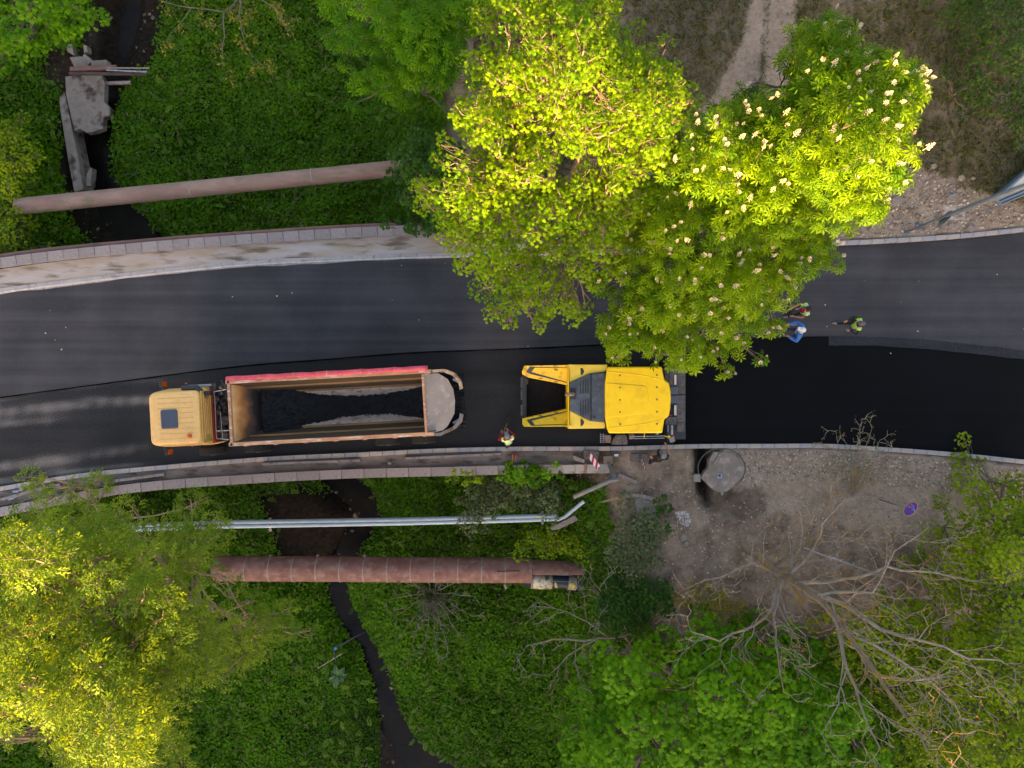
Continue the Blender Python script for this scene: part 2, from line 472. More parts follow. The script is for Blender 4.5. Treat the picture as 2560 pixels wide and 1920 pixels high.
# ------------------------------------------------------------------ road
def road_mat(name, c1, c2, fleck, rough, streak=True, along=0.0, fl=(0.62, 0.72), bump=0.25):
    m = bpy.data.materials.new(name)
    nt, N, L, P = nodes_of(m)
    tc = N.new('ShaderNodeTexCoord')
    mp = N.new('ShaderNodeMapping'); mp.inputs['Rotation'].default_value = (0, 0, -along); mp.inputs['Scale'].default_value = (0.05, 2.6, 1)
    L.new(tc.outputs['Object'], mp.inputs[0])
    n1 = N.new('ShaderNodeTexNoise'); n1.inputs['Scale'].default_value = 1.0; n1.inputs['Detail'].default_value = 5
    L.new(mp.outputs[0], n1.inputs['Vector'])
    n2 = N.new('ShaderNodeTexNoise'); n2.inputs['Scale'].default_value = 0.5; n2.inputs['Detail'].default_value = 6
    L.new(tc.outputs['Object'], n2.inputs['Vector'])
    a = N.new('ShaderNodeMath'); a.operation = 'ADD'; L.new(n1.outputs['Fac'], a.inputs[0]); L.new(n2.outputs['Fac'], a.inputs[1])
    r = N.new('ShaderNodeValToRGB'); r.color_ramp.elements[0].position = 0.4; r.color_ramp.elements[1].position = 0.6
    h = N.new('ShaderNodeMath'); h.operation = 'MULTIPLY'; h.inputs[1].default_value = 0.5; L.new(a.outputs[0], h.inputs[0])
    r.color_ramp.elements[0].color = c1; r.color_ramp.elements[1].color = c2
    L.new(h.outputs[0], r.inputs[0])
    n3 = N.new('ShaderNodeTexNoise'); n3.inputs['Scale'].default_value = 22; n3.inputs['Detail'].default_value = 4
    L.new(tc.outputs['Object'], n3.inputs['Vector'])
    r3 = N.new('ShaderNodeValToRGB'); r3.color_ramp.elements[0].position = fl[0]; r3.color_ramp.elements[1].position = fl[1]
    L.new(n3.outputs['Fac'], r3.inputs[0])
    mx = N.new('ShaderNodeMix'); mx.data_type = 'RGBA'
    L.new(r3.outputs[0], mx.inputs[0]); L.new(r.outputs[0], mx.inputs[6]); mx.inputs[7].default_value = fleck
    L.new(mx.outputs[2], P.inputs['Base Color'])
    P.inputs['Roughness'].default_value = rough
    P.inputs['Specular IOR Level'].default_value = 0.3
    nb = N.new('ShaderNodeTexNoise'); nb.inputs['Scale'].default_value = 60; nb.inputs['Detail'].default_value = 3
    L.new(tc.outputs['Object'], nb.inputs['Vector'])
    b = N.new('ShaderNodeBump'); b.inputs['Strength'].default_value = bump; b.inputs['Distance'].default_value = 0.01
    L.new(nb.outputs['Fac'], b.inputs['Height']); L.new(b.outputs[0], P.inputs['Normal'])
    return m, (nt, N, L, P, mx, tc, mp)

m_lane, _ = road_mat('rolled_asphalt', srgb(50, 50, 54), srgb(68, 67, 71), srgb(84, 83, 86), 0.85, along=0.05, fl=(0.58, 0.85))
m_fresh, _fr = road_mat('fresh_asphalt', srgb(6, 8, 11), srgb(11, 13, 18), srgb(18, 20, 26), 0.85, fl=(0.6, 0.8), bump=0.5)
_fr[3].inputs['Specular IOR Level'].default_value = 0.12
# milled lane: tack coat over a planed surface with worn pale stripes (a wear pattern laid along the lane)
m_mill, (nt, N, L, P, mx, tc, mp) = road_mat('milled_tack_coat', srgb(17, 19, 23), srgb(34, 33, 36), srgb(54, 51, 50), 0.6, along=0.1, fl=(0.5, 0.75), bump=0.6)
at = N.new('ShaderNodeAttribute'); at.attribute_name = 'worn'
sp = N.new('ShaderNodeSeparateColor'); L.new(at.outputs['Color'], sp.inputs[0])
mp2 = N.new('ShaderNodeMapping'); mp2.inputs['Rotation'].default_value = (0, 0, -0.1); mp2.inputs['Scale'].default_value = (14.0, 28, 1); L.new(tc.outputs['Object'], mp2.inputs[0])
n4 = N.new('ShaderNodeTexNoise'); n4.inputs['Scale'].default_value = 1.2; n4.inputs['Detail'].default_value = 9; n4.inputs['Roughness'].default_value = 0.75; L.new(mp2.outputs[0], n4.inputs['Vector'])
ad = N.new('ShaderNodeMath'); ad.operation = 'ADD'; wm_ = N.new('ShaderNodeMath'); wm_.operation = 'MULTIPLY'; wm_.inputs[1].default_value = 0.75; L.new(sp.outputs[0], wm_.inputs[0]); L.new(n4.outputs['Fac'], ad.inputs[0]); L.new(wm_.outputs[0], ad.inputs[1])
r4 = N.new('ShaderNodeValToRGB'); r4.color_ramp.elements[0].position = 0.66; r4.color_ramp.elements[1].position = 1.08; L.new(ad.outputs[0], r4.inputs[0])
mx4 = N.new('ShaderNodeMix'); mx4.data_type = 'RGBA'; L.new(r4.outputs[0], mx4.inputs[0]); L.new(mx.outputs[2], mx4.inputs[6]); mx4.inputs[7].default_value = srgb(116, 109, 106)
mx5 = N.new('ShaderNodeMix'); mx5.data_type = 'RGBA'; L.new(sp.outputs[1], mx5.inputs[0]); L.new(mx4.outputs[2], mx5.inputs[6]); mx5.inputs[7].default_value = srgb(12, 14, 18)
L.new(mx5.outputs[2], P.inputs['Base Color'])

xs = np.arange(-34, 34.01, 0.2)
# north lane: rolled mat 5 cm above the milled lane, with its own edge
o = ribbon('rolled_lane', xs, lambda x: yNk0(x) - 0.02 + 0.05 * vnoise(x, x * 0, 3.0, 8), yJoin, 0.055, m_lane, 1, label='rolled grey asphalt lane north of the truck and paver')
ribbon('lane_edge', xs, yJoin, lambda x: yJoin(x) - 0.05 - 0.03 * vnoise(x, 0 * x, 5, 9), 0.03, m_fresh, 1, label='dark tapered edge of the rolled lane')
# south lane: milled part with a wear map
mxs = np.arange(-34, W(1700, 1000, 0).x, 0.12); nr = 26
A = yJoin(mxs); B = ySk0(mxs)
V = np.stack([np.stack([mxs, A + (B - A) * i / nr, np.full_like(mxs, 0.004)], -1) for i in range(nr + 1)])
U = 1280 + V[..., 0] * FPX / CAM_Z; Vv = 960 - V[..., 1] * FPX / CAM_Z
def band(fn, w):
    return np.exp(-((Vv - fn(U)) / w) ** 2)
s1 = hermite([(-700, 1135), (0, 1032), (210, 1010), (390, 1000), (520, 990), (700, 975)])
s2 = hermite([(-700, 1165), (0, 1062), (100, 1052), (200, 1045), (500, 1010)])
s3 = hermite([(-700, 1250), (0, 1165), (150, 1150), (260, 1130), (330, 1120), (430, 1110)])
s4 = hermite([(-700, 1090), (0, 1000), (250, 960), (400, 950), (500, 945)])
worn = 0.75 * band(s1, 17) * smooth(560, 300, U) + 0.5 * band(s2, 12) * smooth(260, 100, U) + 0.62 * band(s3, 18) * smooth(430, 300, U) + 0.35 * band(s4, 10) * (U < 420)
worn += 0.15 * np.exp(-(((U - 115) / 14) ** 2) - ((Vv - 1070) / 40) ** 2)
wk = hermite([(-700, 1300), (0, 1205), (174, 1180), (434, 1158), (640, 1148)])
worn += 0.7 * band(wk, 9) * smooth(470, 330, U)
worn += 0.18 * (U > 1150) * smooth(905, 920, Vv) * (1 - smooth(960, 1000, Vv))
worn *= np.clip(0.72 + 0.4 * vnoise(V[..., 0] * 1.3, V[..., 1] * 3.0, 1.6, 41) + 0.25 * vnoise(V[..., 0] * 4, V[..., 1] * 6.0, 1.6, 42), 0.15, 1.25)
worn += 0.16 * np.clip(vnoise(V[..., 0], V[..., 1], 1.4, 43), 0, 1) * (U < 520)
darkp = 0.9 * np.exp(-((U - 300) / 60) ** 2 - ((Vv - 1095) / 30) ** 2) + 0.8 * np.exp(-((U - 420) / 60) ** 2 - ((Vv - 1140) / 18) ** 2) + 0.75 * smooth(560, 700, U) * (1 - 0.75 * smooth(1120, 1180, U) * (1 - smooth(1000, 1080, Vv)))
darkp += 0.75 * np.exp(-((Vv - (yJoin(V[..., 0]) * -FPX / CAM_Z + 960 + 60)) / 14) ** 2) * (U > 850)
k = len(mxs)
F = np.concatenate([np.stack([np.arange(k - 1) + i * k + k, np.arange(k - 1) + i * k + k + 1, np.arange(k - 1) + i * k + 1, np.arange(k - 1) + i * k], -1) for i in range(nr)])
o = np_mesh('milled_lane', V.reshape(-1, 3), F, m_mill, smooth=True, attrs={'worn': np.stack([worn, np.clip(darkp, 0, 1), 0 * worn], -1).reshape(-1, 3)})
tag(o, 'milled lane in front of the paver with dark tack coat and pale worn stripes', kind='structure')
fx = np.arange(W(1680, 1000, 0).x, 34.01, 0.2)
ribbon('fresh_lane', fx, lambda x: yJoin(x) - 0.02 + 0.04 * vnoise(x, x * 0, 4, 12), lambda x: ySk0(x) + 0.0, 0.045, m_fresh, 1, label='fresh black asphalt mat laid behind the paver')
# overlap strip smeared along the joint on the right
m_smear, _ = road_mat('smeared_asphalt', srgb(22, 24, 30), srgb(36, 37, 43), srgb(60, 60, 66), 0.65, fl=(0.55, 0.75))
ribbon('joint_strip', np.arange(W(2070, 850, 0).x, 30, 0.2), lambda x: yJoin(x) + 0.03 * vnoise(x, 0 * x, 6, 3), lambda x: yJoin(x) - 0.36 - 0.03 * vnoise(x, 0 * x, 6, 4), 0.061, m_smear, 1, label='smeared strip of asphalt along the joint between the lanes')

# pavements
m_conc = M('worn_concrete', srgb(150, 142, 136), srgb(178, 170, 164), scale=1.5, rough=0.9, bump=0.3, bscale=20, c3=srgb(112, 100, 86), s3=2.2, stretch=(0.4, 1.6, 1))
m_concn = M('sandy_pavement', srgb(172, 164, 164), srgb(158, 140, 120), scale=1.1, rough=0.92, bump=0.4, bscale=18, c3=srgb(106, 92, 76), s3=1.6, stretch=(0.5, 2.2, 1))
m_dirtp = M('dirty_pavement', srgb(94, 84, 78), srgb(122, 112, 107), scale=1.4, rough=0.95, bump=0.5, bscale=25, c3=srgb(72, 64, 58), s3=3.0, stretch=(0.5, 1.6, 1))
m_kerb = M('kerb_concrete', srgb(152, 146, 148), srgb(172, 166, 166), scale=3, rough=0.85, bump=0.15, bscale=30, c3=srgb(128, 120, 118), s3=6)
m_cop = M('coping_concrete', srgb(126, 118, 119), srgb(144, 135, 136), scale=2.5, rough=0.88, bump=0.15, bscale=30, c3=srgb(112, 103, 102), s3=5)
ribbon('north_pavement', np.arange(-34, X_NW + 3, 0.2), yNcop, yNk1, 0.12, m_concn, 3, label='sandy concrete pavement strip beside the rolled lane')
ribbon('south_pavement', np.arange(-34, X_SW, 0.2), ySk1, yScop, 0.10, m_dirtp, 3, label='dirty pavement strip beside the truck')
# north kerb: one long cast strip with a worn white nosing
def solid(name, xs, fa, fb, z0, z1, mat, parent=None, kind=None):
    mb = MB()
    a, bb = fa(xs), fb(xs); n = len(xs)
    v = [(x, y, z1) for x, y in zip(xs, a)] + [(x, y, z1) for x, y in zip(xs, bb)] + [(x, y, z0) for x, y in zip(xs, a)] + [(x, y, z0) for x, y in zip(xs, bb)]
    f = []
    for i in range(n - 1):
        f += [(i + 1, i, n + i, n + i + 1), (i, i + 1, 2 * n + i + 1, 2 * n + i), (n + i + 1, n + i, 3 * n + i, 3 * n + i + 1)]
    f += [(0, 2 * n, 3 * n, n), (n - 1, 2 * n - 1, 4 * n - 1, 3 * n - 1)]
    mb.add(v, f)
    o = mb.build(name, mat, parent)
    if kind: o['kind'] = kind
    return o
kx = np.arange(-34, W(1950, 600, 0).x, 0.25)
m_white = M('worn_white_paint', srgb(206, 202, 200), srgb(176, 170, 168), scale=6, rough=0.8)
k0 = solid('north_kerb', kx, yNk1, lambda x: yNk1(x) - 0.13, -0.2, 0.14, m_kerb, kind='structure')
k0['label'] = 'cast concrete kerb along the north edge of the road'
solid('kerb_nosing', kx, lambda x: yNk1(x) - 0.132, lambda x: yNk1(x) - 0.19, -0.2, 0.12, m_white, k0)
solid('gutter_strip', kx, lambda x: yNk1(x) - 0.192, lambda x: yNk0(x) - 0.08, -0.2, 0.05, m_kerb, k0)

def stones_along(parent, xs0, xs1, f_mid, width, length, z0, z1, mats, name, gap=0.012, jitter=0.004, skip=None):
    me = {}
    x = xs0; i = 0
    while x < xs1:
        dydx = float((f_mid(x + 0.1) - f_mid(x - 0.1)) / 0.2)
        ang = math.atan(dydx); dx = length * math.cos(ang)
        c = (x + dx / 2, float(f_mid(x + dx / 2)), 0)
        if not (skip and skip(c[0])):
            kk = i % len(mats)
            if kk not in me:
                mb = MB().box((0, 0, (z0 + z1) / 2), (length - gap, width, z1 - z0))
                o = mb.build(name, mats[kk], parent, bevel=0.012); me[kk] = o
            else:
                o = link_copy(me[kk], parent)
            o.location = (c[0], c[1], random.uniform(-jitter, jitter)); o.rotation_euler = (0, 0, ang + random.uniform(-1, 1) * 0.006)
        x += dx; i += 1
kv = [M('kerb_stone_%s' % n, srgb(*c), srgb(*d), scale=3, rough=0.85, bump=0.2, bscale=30, c3=srgb(120, 112, 108), s3=5) for n, c, d in
      (('plain', (148, 142, 142), (166, 160, 160)), ('warm', (156, 146, 140), (170, 162, 158)), ('cool', (140, 138, 142), (160, 156, 160)))]
sk = ribbon('south_kerb', np.arange(-34, 34, 0.25), ySk0, ySk1, 0.02, m_dirtp, 1, label='row of concrete kerb stones along the south edge of the road')
stones_along(sk, -24, 24, lambda x: (ySk0(x) + ySk1(x)) / 2, 0.17, 0.5, -0.2, 0.14, kv, 'kerb_stone')
nk = ribbon('east_kerb', np.arange(W(1950, 600, 0).x, 30, 0.25), yNk1, yNk0, 0.02, m_dirtp, 1, label='row of pale kerb stones in front of the rubble by the pole')
stones_along(nk, W(1955, 600, 0).x, 23, lambda x: (yNk0(x) + yNk1(x)) / 2, 0.18, 0.5, -0.2, 0.16, kv, 'kerb_stone')

# retaining walls with coping slabs
m_wall = M('retaining_wall_concrete', srgb(96, 90, 82), srgb(120, 112, 104), scale=1.0, rough=0.95, bump=0.4, c3=srgb(60, 62, 40), s3=1.3)
wallN = solid('retaining_wall', np.arange(-34, X_NW, 0.3), lambda x: yNout(x) - 0.03, lambda x: yNcop(x) + 0.05, -6.5, 0.15, m_wall)
tag(wallN, 'concrete retaining wall topped with grey coping slabs beside the rusty steel beam', 'wall')
wallS = solid('retaining_wall', np.arange(-34, X_SW, 0.3), lambda x: yScop(x) - 0.05, lambda x: ySout(x) + 0.03, -6.5, 0.13, m_wall)
tag(wallS, 'low concrete retaining wall with coping slabs between the truck and the twin pale pipes', 'wall')
cv = [M('coping_slab_%s' % n, srgb(*c), srgb(*d), scale=2.5, rough=0.88, bump=0.15, bscale=30, c3=srgb(110, 101, 100), s3=4) for n, c, d in
      (('plain', (130, 121, 121), (144, 135, 135)), ('dark', (125, 117, 116), (140, 131, 131)), ('pale', (133, 125, 125), (148, 139, 139)))]
stones_along(wallN, -25, X_NW - 0.5, lambda x: (yNout(x) + yNcop(x)) / 2, 0.40, 0.62, 0.152, 0.25, cv, 'coping_slab', jitter=0.006)
stones_along(wallS, -25, X_SW - 0.4, lambda x: (yScop(x) + ySout(x)) / 2, 0.36, 0.88, 0.132, 0.23, cv, 'coping_slab', jitter=0.006)

# rusty beam on the outer face of the north wall
m_rust = M('rust_red', srgb(116, 78, 74), srgb(134, 98, 92), scale=1.6, rough=0.85, bump=0.2, c3=srgb(98, 78, 66), s3=4, stretch=(0.4, 2, 2))
bx = np.arange(-34, W(1060, 560, -0.1).x, 0.4)
beam = MB().tube([(x, float(yNout(x)) + 0.10, -0.12) for x in bx], 0.13, 10).build('steel_beam', m_rust, smooth=True)
tag(beam, 'long rusty red steel beam running along the outside of the coping', 'beam')

# ------------------------------------------------------------------ dump truck
class Frame:
    """local frame of a thing: pixel + height -> local coordinates under its Empty"""
    def __init__(s, name, px, py, rz):
        p = W(px, py, 0.0); s.o = p; s.rz = rz
        s.e = empty(name, (p.x, p.y, 0), rz)
        s.inv = Matrix.Rotation(-rz, 3, 'Z')
    def __call__(s, px, py, z):
        v = s.inv @ (W(px, py, z) - Vector((s.o.x, s.o.y, 0)))
        return Vector((v.x, v.y, z))

T = Frame('dump_truck', 760, 1045, R(3.1))
truck = tag(T.e, 'long dump truck with a cream cab and rusty open bed on the milled lane', 'truck')
def tk(X, Y, z): return T(340 + X / 2.633, 880 + Y / 2.633, z)     # readings taken on an enlargement of the photo
m_cream = M('cream_paint', srgb(238, 190, 122), srgb(232, 180, 112), scale=2, rough=0.38, c3=srgb(222, 172, 110), s3=9)
m_creamd = M('cream_paint_rear', srgb(206, 168, 92), srgb(190, 150, 78), scale=3, rough=0.45)
m_redp = M('cab_red_paint', srgb(168, 58, 26), srgb(140, 44, 24), scale=4, rough=0.45)
m_blackp = M('black_plastic', srgb(38, 42, 48), srgb(48, 52, 60), scale=6, rough=0.5)
m_glass = M('dark_glass', srgb(58, 66, 82), srgb(66, 74, 90), scale=1, rough=0.08, spec=0.6)
m_wind = M('windscreen_glass', srgb(30, 34, 40), srgb(40, 44, 52), scale=1, rough=0.06, spec=0.7)
m_steeld = M('oily_steel', srgb(40, 40, 42), srgb(70, 68, 66), scale=5, rough=0.65, c3=srgb(96, 90, 84), s3=8)
m_galv = M('galvanised_steel', srgb(168, 174, 184), srgb(140, 146, 156), scale=6, rough=0.35, metal=0.5)
m_orange = M('amber_lens', srgb(214, 96, 16), srgb(190, 74, 10), scale=8, rough=0.25)
m_tyre = M('tyre_rubber', srgb(26, 26, 27), srgb(36, 35, 34), scale=8, rough=0.9)
m_bedrim = M('bed_rim_rust', srgb(196, 150, 116), srgb(160, 104, 72), scale=2.5, rough=0.8, c3=srgb(214, 186, 168), s3=5, stretch=(0.5, 2, 2))
m_bedfront = M('bed_front_rust', srgb(206, 158, 108), srgb(226, 196, 162), scale=1.8, rough=0.75, c3=srgb(166, 100, 48), s3=2.0)
m_bedsoot = M('bed_front_soot', srgb(96, 66, 50), srgb(58, 44, 42), scale=2.5, rough=0.8, c3=srgb(160, 112, 72), s3=3)
m_bedwall = M('bed_wall_sooty', srgb(46, 36, 28), srgb(72, 56, 42), scale=2, rough=0.8, stretch=(0.3, 2, 2))
m_bedochre = M('bed_wall_ochre', srgb(150, 112, 66), srgb(104, 76, 44), scale=2.5, rough=0.8, stretch=(0.3, 2, 2))
m_bedpale = M('bed_wall_pale', srgb(200, 182, 170), srgb(176, 156, 146), scale=2, rough=0.75, c3=srgb(110, 98, 96), s3=5)
m_tarp = M('red_tarpaulin', srgb(206, 62, 84), srgb(222, 92, 108), scale=5, rough=0.6, bump=0.4, bscale=8)
m_tail = M('tailgate_grey', srgb(158, 144, 136), srgb(140, 128, 122), scale=2, rough=0.75, c3=srgb(172, 160, 154), s3=4)
m_wing = M('tail_wing_steel', srgb(168, 152, 140), srgb(136, 118, 106), scale=3, rough=0.75, c3=srgb(120, 84, 62), s3=3)
m_load = M('loose_asphalt', srgb(7, 8, 11), srgb(24, 26, 31), scale=26, rough=0.85, bump=1.0, bscale=45)

# cab: a lofted shell, front at the image left
def loft(rings, cap=True):
    mb = MB(); n = len(rings[0]); vs = [p for r in rings for p in r]
    fs = [(i * n + k, i * n + (k + 1) % n, (i + 1) * n + (k + 1) % n, (i + 1) * n + k) for i in range(len(rings) - 1) for k in range(n)]
    if cap: fs += [tuple(range(n - 1, -1, -1)), tuple(range((len(rings) - 1) * n, len(rings) * n))]
    return mb.add(vs, fs)
def rrect(x0, x1, y0, y1, r, z, n=5):
    out = []
    for cx, cy, a0 in ((x1 - r, y1 - r, 0), (x0 + r, y1 - r, 90), (x0 + r, y0 + r, 180), (x1 - r, y0 + r, 270)):
        for i in range(n + 1):
            a = R(a0 + 90 * i / n); out.append(Vector((cx + r * math.cos(a), cy + r * math.sin(a), z)))
    return out
fl, rr_ = tk(86, 450, 3.0), tk(420, 430, 3.0)
cy0, cy1 = tk(250, 612, 3.0).y, tk(250, 262, 3.0).y
cx0, cx1 = fl.x, rr_.x
ring = [(0.05, 0.10, 0.55, 0.10), (0.02, 0.14, 0.9, 0.12), (0.0, 0.14, 1.7, 0.14), (0.10, 0.08, 2.45, 0.16), (0.02, 0.03, 2.75, 0.18), (0.0, 0.0, 2.92, 0.22), (0.05, -0.05, 2.985, 0.2), (0.16, -0.14, 3.0, 0.14)]
cab = loft([rrect(cx0 + a, cx1 - a * 0.3, cy0 - b_, cy1 + b_, rad, z) for a, b_, z, rad in ring]).build('cab', m_cream, truck, smooth=True)
m_ = cab.modifiers.new('edge', 'EDGE_SPLIT'); m_.split_angle = R(50)
ws = MB().add([(cx0 - 0.005, cy0 + 0.05, 1.75), (cx0 - 0.005, cy1 - 0.05, 1.75), (cx0 + 0.085, cy1 - 0.1, 2.4), (cx0 + 0.085, cy0 + 0.1, 2.4)], [(0, 1, 2, 3)])
ws.build('windscreen', m_wind, cab)
# roof ribs and gutter lines, pressed into the cab roof
rb = MB()
for k in range(9):
    y = cy0 + 0.22 + (cy1 - cy0 - 0.44) * k / 8
    rb.box(((cx0 + cx1) / 2 + 0.05, y, 3.003), (cx1 - cx0 - 0.55, 0.012, 0.008))
rb.build('roof_rib', m_creamd, cab)
ha, hb = tk(168, 507, 3.02), tk(270, 376, 3.02)
hat = loft([rrect(ha.x, hb.x, ha.y, hb.y, 0.07, 3.0), rrect(ha.x, hb.x, ha.y, hb.y, 0.07, 3.03), rrect(ha.x + 0.025, hb.x - 0.025, ha.y + 0.025, hb.y - 0.025, 0.06, 3.045)]).build('roof_hatch', m_glass, cab)
bc = tk(352, 551, 3.03)
beac = MB().lathe([(0.075, 0), (0.078, 0.05), (0.05, 0.09), (0.0, 0.1)], (bc.x, bc.y, 3.0), 14).build('beacon', m_orange, cab, smooth=True)
# rear wall of the cab: ribbed upper part, red lower part, dark foot
bk = MB().box((cx1 + 0.03, (cy0 + cy1) / 2, 2.5), (0.06, cy1 - cy0 - 0.02, 0.84)).build('cab_back', m_creamd, cab, bevel=0.03)
for z_, w_ in ((2.76, 0.86), (2.62, 0.7), (2.48, 0.7), (2.34, 0.7), (2.2, 0.86)):
    MB().box((cx1 + 0.065, (cy0 + cy1) / 2, z_), (0.02, (cy1 - cy0) * w_, 0.05)).build('pressed_rib', m_cream, bk, bevel=0.008)
MB().box((cx1 + 0.045, (cy0 + cy1) / 2, 1.9), (0.1, cy1 - cy0 + 0.12, 0.34)).build('rear_panel', m_redp, cab, bevel=0.02)
MB().box((cx1 + 0.02, (cy0 + cy1) / 2, 1.2), (0.08, cy1 - cy0 + 0.1, 1.0)).build('rear_foot', m_steeld, cab)
MB().box(((cx0 + cx1) / 2 + 0.4, cy1 + 0.11, 1.3), (0.9, 0.04, 1.2)).build('door_panel', m_redp, cab)
# air intake snorkel (black)
mb = MB()
p = [tk(300, 236, 2.75), tk(400, 234, 2.75), tk(418, 250, 2.75), tk(428, 300, 2.72)]
mb.tube(p, [0.085, 0.1, 0.115, 0.11], 10)
mb.box(tk(462, 272, 2.6), (0.36, 0.17, 0.22))
mb.build('air_intake', m_blackp, truck, smooth=False, bevel=0.02)
# mirrors, marker lamps
for nm, (X, Y), (X2, Y2) in (('n', (160, 212), (200, 262)), ('s', (200, 662), (190, 618))):
    a, b_ = tk(X, Y, 2.2), tk(X2, Y2, 2.3)
    mi = MB().tube([b_, (b_ + a) / 2 + Vector((-0.03, 0, 0.05)), a], 0.018, 6).build('mirror_arm', m_blackp, truck)
    MB().box(a + Vector((0, 0, -0.2)), (0.09, 0.2, 0.42)).build('mirror', m_blackp, mi, bevel=0.02)
    MB().box(a + Vector((0.05, 0, -0.2)), (0.015, 0.17, 0.36)).build('mirror_back', m_orange, mi)
for X, Y in ((330, 207), (370, 619)):
    MB().box(tk(X, Y, 2.0), (0.06, 0.05, 0.05)).build('marker_lamp', m_orange, truck, bevel=0.01)
MB().box(tk(420, 222, 2.1), (0.9, 0.09, 0.12)).build('side_rail', m_galv, truck, bevel=0.02)
# chassis with the clutter behind the cab
ch = MB()
xa, xb = cx0 + 0.3, tk(2080, 330, 1.0).x
for y in (-0.42, 0.42): ch.box(((xa + xb) / 2, y, 0.95), (xb - xa, 0.09, 0.28))
for k in range(9): ch.box((xa + 0.6 + k * (xb - xa - 1) / 8, 0, 0.95), (0.1, 0.78, 0.2))
ch.build('chassis', m_steeld, truck)
rnd = random.Random(3)
for k in range(26):
    cl = MB()
    X, Y = rnd.uniform(508, 602), rnd.uniform(215, 560)
    z = rnd.uniform(1.3, 2.1)
    cl.box(tk(X, Y, z), (rnd.uniform(0.06, 0.25), rnd.uniform(0.05, 0.3), rnd.uniform(0.05, 0.25)), rnd.uniform(-0.3, 0.3))
    cl.build('fitting', m_steeld, truck)
for k in range(9):
    cl = MB()
    X, Y = rnd.uniform(515, 595), rnd.uniform(220, 540)
    cl.tube([tk(X + rnd.uniform(-20, 20), Y + rnd.uniform(-40, 40), 1.9 + 0.25 * math.sin(q)) for q in range(4)], 0.022, 6)
    cl.build('hose', m_steeld, truck)
ca = MB()
for pts_ in ([(512, 262), (596, 246)], [(518, 300), (524, 440), (530, 570), (612, 576)], [(555, 395), (562, 480), (570, 568)], [(530, 520), (612, 516)], [(512, 262), (518, 300)], [(560, 252), (562, 280)]):
    ca.tube([tk(X, Y, 2.35) for X, Y in pts_], 0.016, 6)
ca.build('catwalk_rail', m_galv, truck)
# wheels on four axles
wx = [cx0 + 1.15, cx0 + 2.9, xb - 2.6, xb - 1.2]
for i, x in enumerate(wx):
    for sgn in (-1, 1):
        y = sgn * (1.05 if i < 2 else 0.92); wd = 0.3 if i < 2 else 0.56
        tw = MB()
        prof = [(0.3, -wd / 2), (0.46, -wd / 2), (0.5, -wd / 2 + 0.05), (0.5, wd / 2 - 0.05), (0.46, wd / 2), (0.3, wd / 2)]
        tw.lathe(prof, (0, 0, 0), 20)
        w = tw.build('wheel', m_tyre, truck, smooth=False)
        w.rotation_euler = (R(90), 0, 0); w.location = (x, y, 0.5)
        hb_ = MB().lathe([(0.28, -wd / 2 + 0.02), (0.28, wd / 2 - 0.02), (0.12, wd / 2 + 0.03)], (0, 0, 0), 14).build('rim', m_galv, w)
# tipper bed, built as a trough with sloped lower walls
fx0 = tk(612, 400, 3.2).x; bx1 = tk(1905, 330, 3.2).x
yt, yb_ = tk(1250, 150, 3.2).y, tk(1250, 588, 3.2).y
ymid, hw = (yt + yb_) / 2, (yt - yb_) / 2
prof = [(hw, 3.2), (hw - 0.13, 3.2), (hw - 0.27, 2.64), (hw - 0.33, 2.62), (hw - 0.47, 2.22), (hw - 0.55, 2.20), (hw - 0.78, 1.72), (hw - 1.0, 1.38)]
bed = MB()
# outer shell
out_ = [(hw, 3.2), (hw, 2.1), (hw - 0.35, 1.5), (hw - 0.6, 1.2)]
for sgn in (-1, 1):
    for (a, za), (b_, zb) in zip(out_[:-1], out_[1:]):
        q = [(fx0, ymid + sgn * a, za), (bx1, ymid + sgn * a, za), (bx1, ymid + sgn * b_, zb), (fx0, ymid + sgn * b_, zb)]
        bed.add(q, [(0, 1, 2, 3)])
bed.add([(fx0, ymid - hw, 3.2), (fx0, ymid + hw, 3.2), (fx0, ymid + hw - 0.6, 1.2), (fx0, ymid - hw + 0.6, 1.2)], [(0, 1, 2, 3)])
bed.add([(fx0, ymid + hw - 0.6, 1.2), (fx0, ymid - hw + 0.6, 1.2), (bx1, ymid - hw + 0.6, 1.2), (bx1, ymid + hw - 0.6, 1.2)], [(0, 1, 2, 3)])
bedo = bed.build('tipper_bed', m_bedrim, truck)
xr = tk(835, 400, 2.2).x
def wall_strip(name, i, m):
    for sgn in (-1, 1):
        a, za = prof[i]; b_, zb = prof[i + 1]
        q = [(fx0 + 0.1, ymid + sgn * a, za), (bx1 + 0.3, ymid + sgn * a, za), (bx1 + 0.3, ymid + sgn * b_, zb), (fx0 + 0.1, ymid + sgn * b_, zb)]
        MB().add(q, [(0, 1, 2, 3)]).build(name, m, bedo)
wall_strip('side_wall', 1, m_bedwall); wall_strip('ledge', 2, m_bedochre); wall_strip('side_wall', 3, m_bedwall); wall_strip('ledge', 4, m_bedochre); wall_strip('lower_wall', 5, m_bedpale); wall_strip('lower_wall', 6, m_bedpale)
fy = prof[-1][0]
MB().add([(fx0 + 0.1, ymid + fy, 1.38), (bx1 + 0.5, ymid + fy, 1.38), (bx1 + 0.5, ymid - fy, 1.38), (fx0 + 0.1, ymid - fy, 1.38)], [(0, 1, 2, 3)]).build('bed_floor', m_bedpale, bedo)
